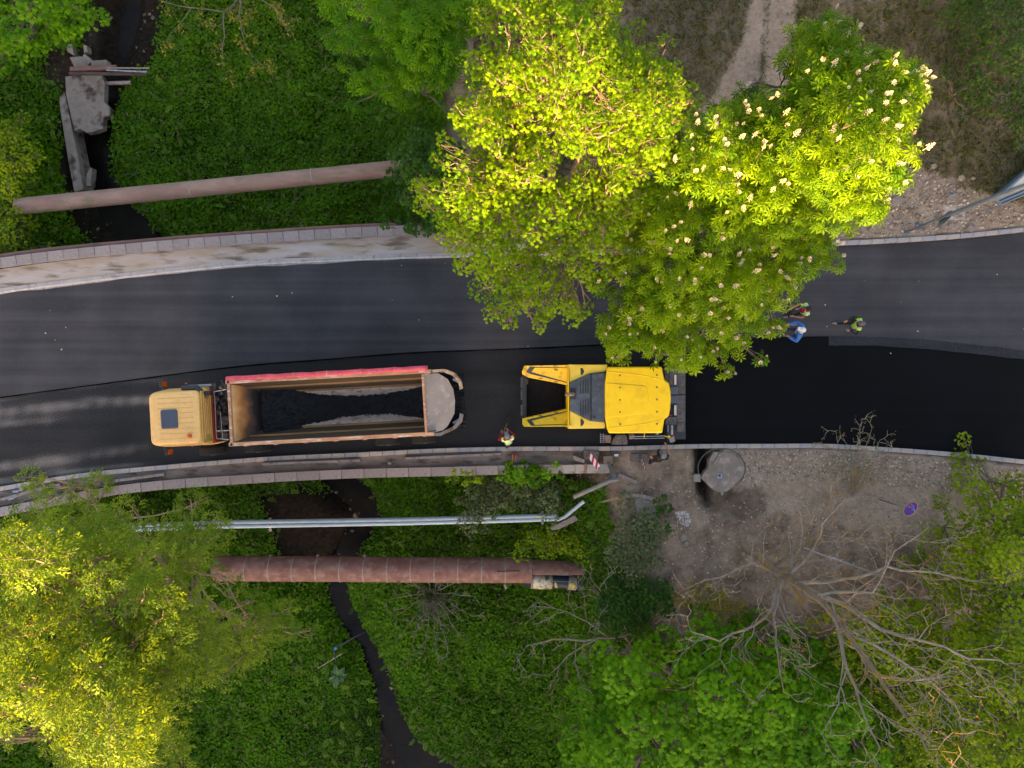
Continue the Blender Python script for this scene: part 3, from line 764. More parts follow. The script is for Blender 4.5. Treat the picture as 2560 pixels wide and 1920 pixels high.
# rims: front, north, south
MB().box((fx0 + 0.05, ymid, 3.19), (0.1, 2 * hw, 0.14)).build('front_rim', m_bedrim, bedo, bevel=0.015)
for sgn in (-1, 1):
    MB().box(((fx0 + bx1) / 2 + 0.1, ymid + sgn * (hw - 0.07), 3.2), (bx1 - fx0 + 0.3, 0.13, 0.12)).build('side_rim', m_bedrim, bedo, bevel=0.015)
    for k in range(7):
        MB().box((fx0 + 0.5 + k * (bx1 - fx0 - 0.6) / 6, ymid + sgn * (hw - 0.02), 2.5), (0.12, 0.1, 1.3)).build('bed_stake', m_bedrim, bedo)
# sloped front bulkhead: rust above, soot towards the load
xm = tk(715, 400, 2.7).x
def bulk(name, xa, za, xb_, zb, wa, wb, m):
    MB().add([(xa, ymid - wa, za), (xa, ymid + wa, za), (xb_, ymid + wb, zb), (xb_, ymid - wb, zb)], [(3, 2, 1, 0)]).build(name, m, bedo)
m_bulk = bpy.data.materials.new('bulkhead_rust_and_soot')
nt, N, L, P = nodes_of(m_bulk); P.inputs['Roughness'].default_value = 0.75
tc = N.new('ShaderNodeTexCoord'); sx_ = N.new('ShaderNodeSeparateXYZ'); L.new(tc.outputs['Object'], sx_.inputs[0])
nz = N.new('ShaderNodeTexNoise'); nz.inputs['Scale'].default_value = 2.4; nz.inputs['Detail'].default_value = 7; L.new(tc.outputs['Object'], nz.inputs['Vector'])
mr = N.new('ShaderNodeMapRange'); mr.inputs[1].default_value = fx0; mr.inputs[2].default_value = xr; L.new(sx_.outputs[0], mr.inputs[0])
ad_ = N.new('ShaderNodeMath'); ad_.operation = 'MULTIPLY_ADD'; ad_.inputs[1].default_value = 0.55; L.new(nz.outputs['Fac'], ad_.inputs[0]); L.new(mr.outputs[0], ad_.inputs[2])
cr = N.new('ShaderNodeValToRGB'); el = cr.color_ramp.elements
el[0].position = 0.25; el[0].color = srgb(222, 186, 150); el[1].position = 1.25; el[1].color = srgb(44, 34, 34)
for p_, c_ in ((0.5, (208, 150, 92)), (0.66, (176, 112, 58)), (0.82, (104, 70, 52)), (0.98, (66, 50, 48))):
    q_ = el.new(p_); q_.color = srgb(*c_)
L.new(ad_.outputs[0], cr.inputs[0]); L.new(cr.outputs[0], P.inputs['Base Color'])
bulk('front_plate', fx0 + 0.1, 3.12, xm, 2.74, hw - 0.12, hw - 0.24, m_bulk)
bulk('lower_front_plate', xm, 2.74, xr + 0.2, 1.9, hw - 0.24, hw - 0.55, m_bulk)
# red tarpaulin rolled up on the north rim
pts_ = [Vector((fx0 + (bx1 + 0.15 - fx0) * i / 24, ymid + hw + 0.045 + 0.008 * math.sin(i * 1.7), 3.25 + 0.008 * math.sin(i * 2.3))) for i in range(25)]
tr_ = MB().tube(pts_, [0.085 + 0.007 * math.sin(i * 2.9) for i in range(25)], 12).build('tarpaulin_roll', m_tarp, truck, smooth=True)
for k in range(1, 6):
    MB().tube([pts_[k * 4] + Vector((0, -0.13, -0.02)), pts_[k * 4] + Vector((0, -0.02, 0.1)), pts_[k * 4] + Vector((0, 0.09, 0.03))], 0.014, 6).build('tie_strap', m_bedrim, tr_)
# tail: grey plate, curved side wings, rear lip
tp = [(1893, 142), (1990, 140), (2052, 178), (2088, 245), (2100, 320), (2096, 405), (2050, 490), (2020, 515), (1918, 540)]
xe = tk(2100, 330, 2.5).x
tpl = [tk(X, Y, 3.2 - 0.45 * (X - 1893) / 207) for X, Y in tp]
tg = MB(); n = len(tpl)
tg.add([tuple(v) for v in tpl] + [(v.x, v.y, v.z - 0.06) for v in tpl], [tuple(range(n - 1, -1, -1)), tuple(range(n, 2 * n))] + [(i, (i + 1) % n, n + (i + 1) % n, n + i) for i in range(n)])
tgo = tg.build('tailgate', m_tail, truck)
a, b_ = tk(1888, 146, 3.24), tk(1912, 540, 3.24)
MB().tube([a, b_], 0.05, 8).build('hinge_bar', m_bedrim, tgo)
for ch_ in ([(1925, 118), (2030, 112), (2095, 138), (2140, 190), (2150, 240)], [(1905, 556), (2005, 552), (2095, 512), (2142, 462), (2152, 410)]):
    mb = MB()
    ptsw = [tk(X, Y, 3.18 - 0.16 * i) for i, (X, Y) in enumerate(ch_)]
    cen = tk(1950, 330, 2.6)
    inn = [p_ + (cen - p_).normalized() * 0.12 - Vector((0, 0, 0.02)) for p_ in ptsw]
    vs = ptsw + inn + [Vector((p_.x, p_.y, 1.5)) for p_ in ptsw]
    k = len(ptsw)
    mb.add(vs, [(i, i + 1, k + i + 1, k + i) for i in range(k - 1)] + [(i + 1, i, 2 * k + i, 2 * k + i + 1) for i in range(k - 1)])
    mb.build('tail_wing', m_wing, truck)
ap, bp = tk(2145, 180, 2.0), tk(2150, 470, 2.0)
MB().add([ap, bp, Vector((bx1 + 0.2, bp.y, 1.5)), Vector((bx1 + 0.2, ap.y, 1.5))], [(0, 1, 2, 3)]).build('chute', m_load, truck)
for sgn in (-1, 1):
    q = tk(2110, 190 if sgn > 0 else 455, 2.45)
    MB().box(q, (0.3, 0.09, 0.05), -0.5 * sgn).build('tail_lamp_bar', m_galv, truck, bevel=0.01)
# load of hot asphalt
def heap():
    xsn = np.linspace(xr - 0.25, xe + 0.35, 120); ysn = np.linspace(-hw + 0.16, hw - 0.16, 44)
    X, Y = np.meshgrid(xsn, ysn)
    t = (X - xsn[0]) / (xsn[-1] - xsn[0])
    base = 2.46 - 0.86 * np.exp(-(np.abs(t - 0.52) / 0.30) ** 2.6)
    base = base - 0.6 * smooth(0.05, 0, t) - 0.35 * smooth(0.82, 1.0, t)
    Z = base + 0.10 * np.cos(Y / hw * 1.4) - 0.06 * (Y / hw) ** 2 + 0.05 * vnoise(X, Y, 5, 21) + 0.04 * rng.normal(0, 1, X.shape)
    V = np.stack([X, Y + ymid, Z], -1).reshape(-1, 3)
    ids = np.arange(X.size).reshape(X.shape)
    F = np.stack([ids[:-1, :-1], ids[:-1, 1:], ids[1:, 1:], ids[1:, :-1]], -1).reshape(-1, 4)
    mw = Matrix.Translation((T.o.x, T.o.y, 0)) @ Matrix.Rotation(T.rz, 4, 'Z')
    o = np_mesh('asphalt_load', V, F, m_load, smooth=True)
    o.matrix_world = mw
    tag(o, 'heap of loose black asphalt lying in the truck bed', 'asphalt heap')
heap()

# ------------------------------------------------------------------ paver
PV = Frame('asphalt_paver', 1500, 1000, R(0.0))
paver = tag(PV.e, 'yellow asphalt paver with a wide roof and open black hopper', 'paver')
def pv(X, Y, z): return PV(1180 + X / 3.814, 880 + Y / 3.814, z)
m_yel = M('paver_yellow', srgb(248, 206, 14), srgb(240, 194, 10), scale=1.5, rough=0.42, c3=srgb(228, 184, 24), s3=2.5)
m_yelp = M('paver_pale_yellow', srgb(244, 210, 84), srgb(238, 200, 70), scale=2, rough=0.45)
m_yelw = M('hopper_yellow', srgb(236, 192, 22), srgb(222, 176, 20), scale=3, rough=0.5, c3=srgb(168, 128, 22), s3=4)
m_deck = M('deck_grey', srgb(76, 88, 102), srgb(66, 76, 90), scale=2, rough=0.6, c3=srgb(92, 100, 110), s3=5)
m_dark = M('paver_dark_steel', srgb(40, 44, 50), srgb(54, 56, 62), scale=4, rough=0.6)
m_screed = M('screed_plate', srgb(84, 78, 78), srgb(104, 98, 98), scale=4, rough=0.75, bump=0.2, c3=srgb(62, 58, 58), s3=7)
m_hblack = M('hopper_black', srgb(8, 8, 10), srgb(15, 15, 18), scale=8, rough=0.9)
m_tan = M('burnt_exhaust', srgb(150, 124, 112), srgb(110, 90, 82), scale=6, rough=0.7)
def slab(name, pts, zf, thick, mat, parent, bevel=0.015):
    """pts in photo readings; zf height or function"""
    P = [pv(X, Y, zf(X, Y) if callable(zf) else zf) for X, Y in pts]
    a = sum(P[i].x * P[(i + 1) % len(P)].y - P[(i + 1) % len(P)].x * P[i].y for i in range(len(P)))
    if a < 0: P = P[::-1]
    n = len(P)
    return MB().add([tuple(v) for v in P] + [(v.x, v.y, v.z - thick) for v in P], [tuple(range(n)), tuple(range(2 * n - 1, n - 1, -1))] + [((i + 1) % n, i, n + i, n + (i + 1) % n) for i in range(n)]).build(name, mat, parent, bevel=bevel)
# tracks and lower body
for sgn in (-1, 1):
    mb = MB(); L_ = 3.0; pts2 = []
    for i in range(24):
        a = 2 * math.pi * i / 24
        pts2.append((math.cos(a) * 0.36 + (L_ / 2 - 0.36) * (1 if math.cos(a) > 0 else -1), 0.38 + 0.36 * math.sin(a)))
    n = len(pts2); y0 = sgn * 0.95
    vs = [(x + 0.3, y0 - 0.15, z) for x, z in pts2] + [(x + 0.3, y0 + 0.15, z) for x, z in pts2]
    mb.add(vs, [tuple(range(n)), tuple(range(2 * n - 1, n - 1, -1))] + [(i, n + i, n + (i + 1) % n, (i + 1) % n) for i in range(n)])
    mb.build('track', m_dark, paver, loc=(0, pv(1400, 430, 0.5).y, 0))
cyp = pv(1400, 430, 1.0).y
MB().box((0.6, cyp, 0.85), (3.4, 1.7, 0.7)).build('body', m_dark, paver)
# hopper: floor, wings, bumper and push rollers
hx0, hx1 = pv(500, 430, 0.5).x, pv(920, 430, 0.5).x
hop = MB().box(((hx0 + hx1) / 2, cyp, 0.45), (hx1 - hx0, 2.1, 0.12)).build('hopper_floor', m_hblack, paver)
wn_ = slab('hopper_wing', [(476, 188), (497, 131), (918, 123), (918, 318), (780, 290), (535, 243), (480, 212)], lambda X, Y: 1.7 - 0.28 * (Y - 123) / 195, 0.05, m_yelw, paver)
ws_ = slab('hopper_wing', [(479, 640), (502, 630), (780, 572), (916, 544), (918, 712), (497, 712), (481, 690)], lambda X, Y: 1.7 - 0.28 * (712 - Y) / 168, 0.05, m_yelw, paver)
def sdark(pts, zf, par): return slab('stripe', pts, lambda X, Y: zf(X, Y) + 0.006, 0.004, m_dark, par, bevel=0)
zn_ = lambda X, Y: 1.7 - 0.28 * (Y - 123) / 195
zs_ = lambda X, Y: 1.7 - 0.28 * (712 - Y) / 168
sdark([(550, 140), (918, 148), (918, 153), (598, 150), (568, 190), (918, 290), (918, 298), (560, 212), (516, 190)], zn_, wn_)
sdark([(520, 650), (560, 636), (918, 560), (918, 568), (570, 655), (600, 695), (918, 686), (918, 692), (565, 704)], zs_, ws_)
for par, zf, pos in ((wn_, zn_, [(800, 171), (655, 252), (800, 286)]), (ws_, zs_, [(655, 608), (800, 574)])):
    for X, Y in pos: MB().box(pv(X, Y, zf(X, Y) + 0.01), (0.14, 0.025, 0.03), -0.1).build('lifting_slot', m_hblack, par)
for (a1, a2), par in ((((480, 212), (918, 318)), wn_), (((479, 640), (916, 544)), ws_)):
    p1, p2 = pv(*a1, 1.42), pv(*a2, 1.42)
    MB().add([p1, p2, (p2.x, p2.y, 0.5), (p1.x, p1.y, 0.5)], [(0, 1, 2, 3)]).build('wing_side', m_yelw, par)
mb = MB(); mb.box(pv(500, 430, 0.75), (0.16, 1.75, 0.3)); mb.build('bumper', m_dark, paver, bevel=0.02)
for Y in (295, 410, 560): MB().tube([pv(488, Y - 55, 0.7), pv(488, Y + 45, 0.7)], 0.1, 10).build('push_roller', m_screed, paver)
MB().box(pv(520, 280, 0.95), (0.12, 0.2, 0.12)).build('sensor_box', m_dark, paver, bevel=0.02)
hp = MB()
nxh = 30
# asphalt in hopper
xsn = np.linspace(hx0 + 0.1, hx1 - 0.05, 40); ysn = np.linspace(-0.95, 0.95, 40)
X, Y = np.meshgrid(xsn, ysn)
Z = 0.62 + 0.18 * (Y / 0.95) ** 2 + 0.06 * vnoise(X, Y, 4, 31) + 0.02 * rng.normal(0, 1, X.shape)
ids = np.arange(X.size).reshape(X.shape)
hl = np_mesh('hopper_asphalt', np.stack([X + PV.o.x, Y + cyp + PV.o.y, Z], -1).reshape(-1, 3), np.stack([ids[:-1, :-1], ids[:-1, 1:], ids[1:, 1:], ids[1:, :-1]], -1).reshape(-1, 4), m_hblack, smooth=True)
tag(hl, 'black asphalt left in the open hopper of the paver', 'asphalt heap')
# engine cover
slab('side_cover', [(926, 120), (1292, 121), (1282, 187), (1120, 206), (930, 292)], 2.0, 0.9, m_yelp, paver, 0.02)
slab('side_cover', [(932, 558), (1122, 654), (1262, 669), (1278, 728), (930, 732)], 2.0, 0.9, m_yelp, paver, 0.02)
slab('front_panel', [(916, 122), (925, 122), (927, 732), (918, 732)], 2.06, 1.2, m_yel, paver, 0.005)
dk = slab('engine_deck', [(932, 293), (1120, 208), (1268, 196), (1265, 667), (1130, 653), (934, 557)], 2.06, 0.7, m_deck, paver, 0.03)
for xx in (1127, 1138): slab('deck_seam', [(xx, 206), (xx + 5, 206), (xx + 5, 655), (xx, 655)], 2.066, 0.01, m_hblack, dk, 0)
for y0, y1 in ((250, 395), (450, 600)):
    for k in range(4):
        xx = 1030 + k * 24
        slab('louvre', [(xx, y0 + (4 - k) * 6), (xx + 11, y0 + (4 - k) * 6), (xx + 11, y1), (xx, y1)], 2.085, 0.03, m_dark, dk, 0.006)
slab('exhaust_plate', [(930, 345), (995, 345), (995, 450), (930, 450)], 2.075, 0.02, m_dark, dk, 0.004)
MB().tube([pv(965, 400, 2.05), pv(965, 402, 2.35), pv(940, 404, 2.45), pv(890, 402, 2.5)], [0.07, 0.07, 0.065, 0.06], 12).build('exhaust_pipe', m_tan, paver, smooth=True)
MB().lathe([(0.055, 0), (0.055, 0.03), (0.0, 0.035)], pv(1165, 620, 2.06), 12).build('filler_cap', m_dark, dk)
for Y in (185, 672):
    o = slab('mirror', [(1036, Y - 32), (1052, Y - 34), (1070, Y - 8), (1068, Y + 10), (1050, Y + 34), (1038, Y + 34)], 2.25, 0.1, m_blackp, paver, 0.01)
for X, Y in ((938, 712), (938, 135)): MB().box(pv(X, Y, 2.03), (0.11, 0.12, 0.1)).build('lamp_bracket', m_yelp, paver, bevel=0.01)
# roof
rz_ = lambda X, Y: 3.22
roof = slab('roof', [(1292, 142), (1812, 140), (1836, 266), (1880, 292), (1894, 360), (1899, 440), (1893, 540), (1878, 613), (1836, 642), (1816, 774), (1306, 776), (1286, 722), (1270, 622), (1268, 440), (1270, 290), (1284, 190)], 3.22, 0.14, m_yel, paver, 0.05)
slab('roof_panel', [(1284, 294), (1640, 322), (1672, 352), (1688, 440), (1676, 520), (1648, 584), (1288, 630)], 3.235, 0.03, m_yel, roof, 0.014)
for a, b_ in (((1296, 190), (1480, 205)), ((1480, 205), (1690, 235)), ((1690, 235), (1830, 275)), ((1300, 724), (1500, 706)), ((1500, 706), (1700, 675)), ((1700, 675), (1830, 636))):
    p1, p2 = pv(*a, 3.222), pv(*b_, 3.222)
    MB().tube([p1, p2], 0.012, 6).build('roof_bead', m_yel, roof)
bolt = None
for X, Y in ((1410, 224), (1410, 340), (1410, 456), (1411, 572), (1412, 688), (1762, 220), (1762, 337), (1763, 454), (1763, 570), (1763, 686)):
    if bolt is None: bolt = MB().lathe([(0.028, 0), (0.028, 0.02), (0.0, 0.022)], (0, 0, 0), 10).build('bolt', m_dark, roof); o = bolt
    else: o = link_copy(bolt, roof)
    o.location = pv(X, Y, 3.222)
for X, Y in ((1310, 180), (1310, 740), (1790, 180), (1790, 740)):
    p1 = pv(X, Y, 3.1); MB().tube([p1, (p1.x, p1.y, 1.2)], 0.035, 8).build('roof_post', m_dark, paver)
MB().box((pv(1550, 430, 1.3).x, cyp, 1.25), (2.1, 1.9, 0.1)).build('platform', m_dark, paver)
# seats, console on the platform under the roof
for Y in (250, 600): MB().box(pv(1600, Y, 1.7), (0.5, 0.5, 0.8)).build('operator_seat', m_blackp, paver, bevel=0.05)
# screed
sx0 = pv(1850, 430, 0.6).x; sx1 = pv(2030, 430, 0.6).x
scr = MB().box(((sx0 + sx1) / 2 + 0.05, cyp, 0.3), (sx1 - sx0, 3.3, 0.45)).build('screed', m_dark, paver, bevel=0.02)
for y0, y1, x0, x1, z in ((130, 400, 1952, 2032, 0.75), (412, 670, 1952, 2032, 0.75), (674, 762, 1958, 2026, 0.72), (150, 326, 1885, 1948, 0.95), (620, 694, 1848, 1950, 0.9)):
    slab('walkway_plate', [(x0, y0), (x1, y0), (x1, y1), (x0, y1)], z, 0.06, m_screed, scr, 0.008)
for y0, y1 in ((330, 404), (416, 490)):
    slab('hatch', [(1895, y0), (1968, y0), (1968, y1), (1895, y1)], 1.0, 0.05, m_deck, scr, 0.006)
for y0, y1 in ((218, 312), (507, 604)):
    slab('reflector_panel', [(1929, y0), (1950, y0), (1950, y1), (1929, y1)], 1.02, 0.03, M('white_panel', srgb(208, 200, 198), srgb(190, 182, 180), scale=6, rough=0.6), scr, 0.004)
slab('rear_grille', [(1838, 270), (1838, 160), (1885, 150), (1885, 330), (1870, 280)], 1.4, 0.5, m_dark, scr, 0.01)
for X, Y0, Y1, r in ((1907, 700, 790, 0.045), (1868, 700, 760, 0.02), (1756, 20, 120, 0.03)):
    MB().tube([pv(X, Y0, 1.15), pv(X, Y1, 1.15)], r, 8).build('hydraulic_rod', m_galv, scr)
MB().box(pv(1896, 606, 1.05), (0.05, 0.05, 0.05)).build('red_lamp', M('lamp_red', srgb(210, 40, 40), rough=0.3), scr)
# side gear along the kerb: step, dirt box, rods, control panel, end plate
st = MB()
for k in range(5): st.box(pv(1238, 790 + k * 17, 0.45), (0.12, 0.02, 0.03))
st.box(pv(1225, 822, 0.45), (0.02, 0.38, 0.04)); st.box(pv(1253, 822, 0.45), (0.02, 0.38, 0.04))
st.build('step_ladder', m_galv, paver)
MB().box(pv(1291, 826, 0.4), (0.26, 0.31, 0.2)).build('tool_box', m_tan, paver, bevel=0.02)
eg = slab('end_gate', [(1378, 788), (1470, 790), (1486, 850), (1480, 884), (1330, 884), (1345, 830)], 0.42, 0.36, M('dirty_plate', srgb(108, 98, 92), srgb(80, 72, 70), scale=9, rough=0.9, c3=srgb(140, 130, 124), s3=20), paver, 0.02)
MB().tube([pv(1500, 800, 0.7), pv(1545, 796, 0.7)], 0.085, 12).build('burner_can', m_tan, paver)
for Y, r in ((806, 0.02), (826, 0.018)): MB().tube([pv(1500, Y, 0.6), pv(1838, Y - 6, 0.6)], r, 6).build('guide_rod', m_galv, paver)
MB().tube([pv(1645, 775, 0.8), pv(1640, 815, 0.6)], 0.02, 6).build('guide_bracket', m_yel, paver)
MB().box(pv(1766, 780, 0.9), (0.1, 0.06, 0.06)).build('guide_clamp', m_galv, paver)
MB().tube([pv(1835, 800, 0.9), pv(1870, 812, 1.0), pv(1895, 830, 1.08)], 0.022, 8).build('console_arm', m_yel, paver)
cns = MB().box(pv(1905, 834, 1.12), (0.2, 0.2, 0.14), 0.4).build('control_console', M('console_grey', srgb(150, 140, 132), srgb(120, 112, 108), scale=9, rough=0.5), paver, bevel=0.02)
for X, Y, c in ((1876, 806, 'y'), (1918, 806, 'o')):
    MB().lathe([(0.045, 0), (0.04, 0.08), (0.0, 0.1)], pv(X, Y, 1.14), 10).build('console_lamp', m_yel if c == 'y' else m_orange, cns)
MB().tube([pv(1862, 835, 1.0), pv(1862, 868, 0.9), pv(1900, 885, 0.9), pv(1935, 850, 1.0)], 0.012, 6).build('cable', m_blackp, cns)
slab('end_plate', [(1942, 776), (2008, 766), (2010, 778), (1985, 802), (1945, 804)], 0.5, 0.4, m_screed, paver, 0.01)

# ------------------------------------------------------------------ foliage tools
def frames(nrm, az):
    """rotation matrices (N,3,3): columns x, y, z with z along nrm, turned by az"""
    n = nrm / (np.linalg.norm(nrm, axis=1, keepdims=True) + 1e-9)
    ref = np.where(np.abs(n[:, 2:3]) < 0.95, np.array([[0, 0, 1.0]]), np.array([[1.0, 0, 0]]))
    a = np.cross(ref, n); a /= np.linalg.norm(a, axis=1, keepdims=True) + 1e-9
    b = np.cross(n, a)
    c, s = np.cos(az)[:, None], np.sin(az)[:, None]
    return np.stack([a * c + b * s, -a * s + b * c, n], -1)

def scatter(name, tv, tf, pos, nrm, az, scl, tint, mat, parent=None, attrs=None, smooth=False):
    Rm = frames(nrm, az)
    tv = np.asarray(tv, float); tf = np.asarray(tf, int)
    V = np.einsum('nij,kj->nki', Rm, tv) * scl[:, None, None] + pos[:, None, :]
    nv = len(tv)
    F = (tf[None] + (np.arange(len(pos)) * nv)[:, None, None]).reshape(-1, tf.shape[1])
    return np_mesh(name, V.reshape(-1, 3), F, mat, parent, smooth=smooth, attrs={'tint': np.repeat(tint, nv)})

def t_rhomb(w=0.5, fold=0.12, droop=0.15):
    return [(0, 0, 0), (w / 2, 0.45, fold), (0, 1, -droop), (-w / 2, 0.45, fold), (0, 0.5, 0)], [(0, 1, 4), (1, 2, 4), (2, 3, 4), (3, 0, 4)]
def t_flat(w=0.55):
    return [(0, 0, 0), (w / 2, 0.45, 0.06), (0, 1, -0.1), (-w / 2, 0.45, 0.06)], [(0, 1, 2), (0, 2, 3)]
def t_chestnut():
    v, f = [], []
    for k, (a, l) in enumerate(((-140, 0.55), (-95, 0.75), (-48, 0.92), (0, 1.0), (48, 0.92), (95, 0.75), (140, 0.55))):
        c, s = math.cos(R(a)), math.sin(R(a)); b = len(v); w = 0.21 * l + 0.04
        for x, y, z in ((0, 0.03, 0), (w / 2, 0.62 * l, 0.0), (0, l, -0.28 * l), (-w / 2, 0.62 * l, 0.0), (0, 0.6 * l, -0.05)):
            v.append((x * c + y * s, -x * s + y * c, z))
        f += [(b, b + 1, b + 4), (b + 1, b + 2, b + 4), (b + 2, b + 3, b + 4), (b + 3, b, b + 4)]
    return v, f
def t_maple():
    out = []
    for a, r in ((180, 0.12), (140, 0.42), (120, 0.28), (80, 0.62), (58, 0.34), (25, 0.72), (12, 0.42), (0, 0.85), (-12, 0.42), (-25, 0.72), (-58, 0.34), (-80, 0.62), (-120, 0.28), (-140, 0.42)):
        out.append((r * math.sin(R(a)), 0.35 + r * math.cos(R(a)) * 0.8, -0.12 * r))
    v = [(0, 0.35, 0.05)] + out
    n = len(out)
    return v, [(0, 1 + (i + 1) % n, 1 + i) for i in range(n)]
def t_round():
    v = [(0, 0.5, 0.06)]
    for k in range(6):
        a = 2 * math.pi * k / 6; r = 0.5 * (1 + 0.16 * (-1) ** k)
        v.append((r * math.sin(a), 0.5 + r * math.cos(a), -0.06))
    return v, [(0, 1 + (k + 1) % 6, 1 + k) for k in range(6)]
def t_spray(n=5, w=0.28):
    """a shoot with several small leaves"""
    v, f = [], []
    rr = random.Random(4)
    for k in range(n):
        t = k / (n - 1); a = R((-1) ** k * rr.uniform(28, 60)) if k < n - 1 else 0
        c, s = math.cos(a), math.sin(a); b = len(v); l = 0.42; y0 = t * 0.72
        for x, y, z in ((0, 0, 0), (w * l / 1.4, 0.5 * l, 0.04), (0, l, -0.05), (-w * l / 1.4, 0.5 * l, 0.04)):
            v.append((x * c + y * s, y0 + -x * s + y * c, z + 0.08 * math.sin(3 * t)))
        f += [(b, b + 1, b + 2), (b, b + 2, b + 3)]
    return v, f

def pois(poly, spacing, seed=0, tries=30000):
    r = np.random.default_rng(seed)
    P = np.array(poly, float); lo, hi = P.min(0), P.max(0)
    cell = spacing / 1.42
    grid, out = {}, []
    n = int(min(tries, 18 * (hi[0] - lo[0]) * (hi[1] - lo[1]) / spacing ** 2 + 200))
    c = r.uniform(lo, hi, (n, 2)); ok = inpoly(c[:, 0], c[:, 1], poly)
    for x, y in c[ok]:
        gx_, gy_ = int((x - lo[0]) / cell), int((y - lo[1]) / cell)
        good = True
        for i in range(gx_ - 2, gx_ + 3):
            for j in range(gy_ - 2, gy_ + 3):
                q = grid.get((i, j))
                if q and (q[0] - x) ** 2 + (q[1] - y) ** 2 < spacing ** 2: good = False; break
            if not good: break
        if good: grid[(gx_, gy_)] = (x, y); out.append((x, y))
    return np.array(out)

def edge_dist(u, v, poly):
    return seg_dist(u, v, poly + poly[:1])

m_bark = M('bark_grey', srgb(112, 98, 86), srgb(86, 76, 66), scale=3, rough=0.95, bump=0.6, bscale=14, stretch=(2, 2, 0.4))
m_barkp = M('bark_pinkish', srgb(150, 126, 104), srgb(122, 104, 88), scale=3, rough=0.95, stretch=(2, 2, 0.4))
m_lichen = M('bark_lichen', srgb(130, 112, 98), srgb(104, 92, 82), scale=3, rough=0.95, c3=srgb(150, 118, 24), s3=2.0)

def limb(mb, a, b, r0, r1, rnd, n=5, sides=6, sag=0.0, wob=0.06):
    a, b = Vector(a), Vector(b); L_ = (b - a).length
    pts_ = []
    for i in range(n + 1):
        t = i / n
        p = a.lerp(b, t)
        if 0 < i < n: p += Vector((rnd.uniform(-1, 1), rnd.uniform(-1, 1), rnd.uniform(-1, 1))) * wob * L_ * (1 - abs(2 * t - 1) * 0.5)
        p.z += sag * math.sin(math.pi * t) * L_
        pts_.append(p)
    mb.tube(pts_, [r0 + (r1 - r0) * i / n for i in range(n + 1)], sides, cap=False)
    return pts_

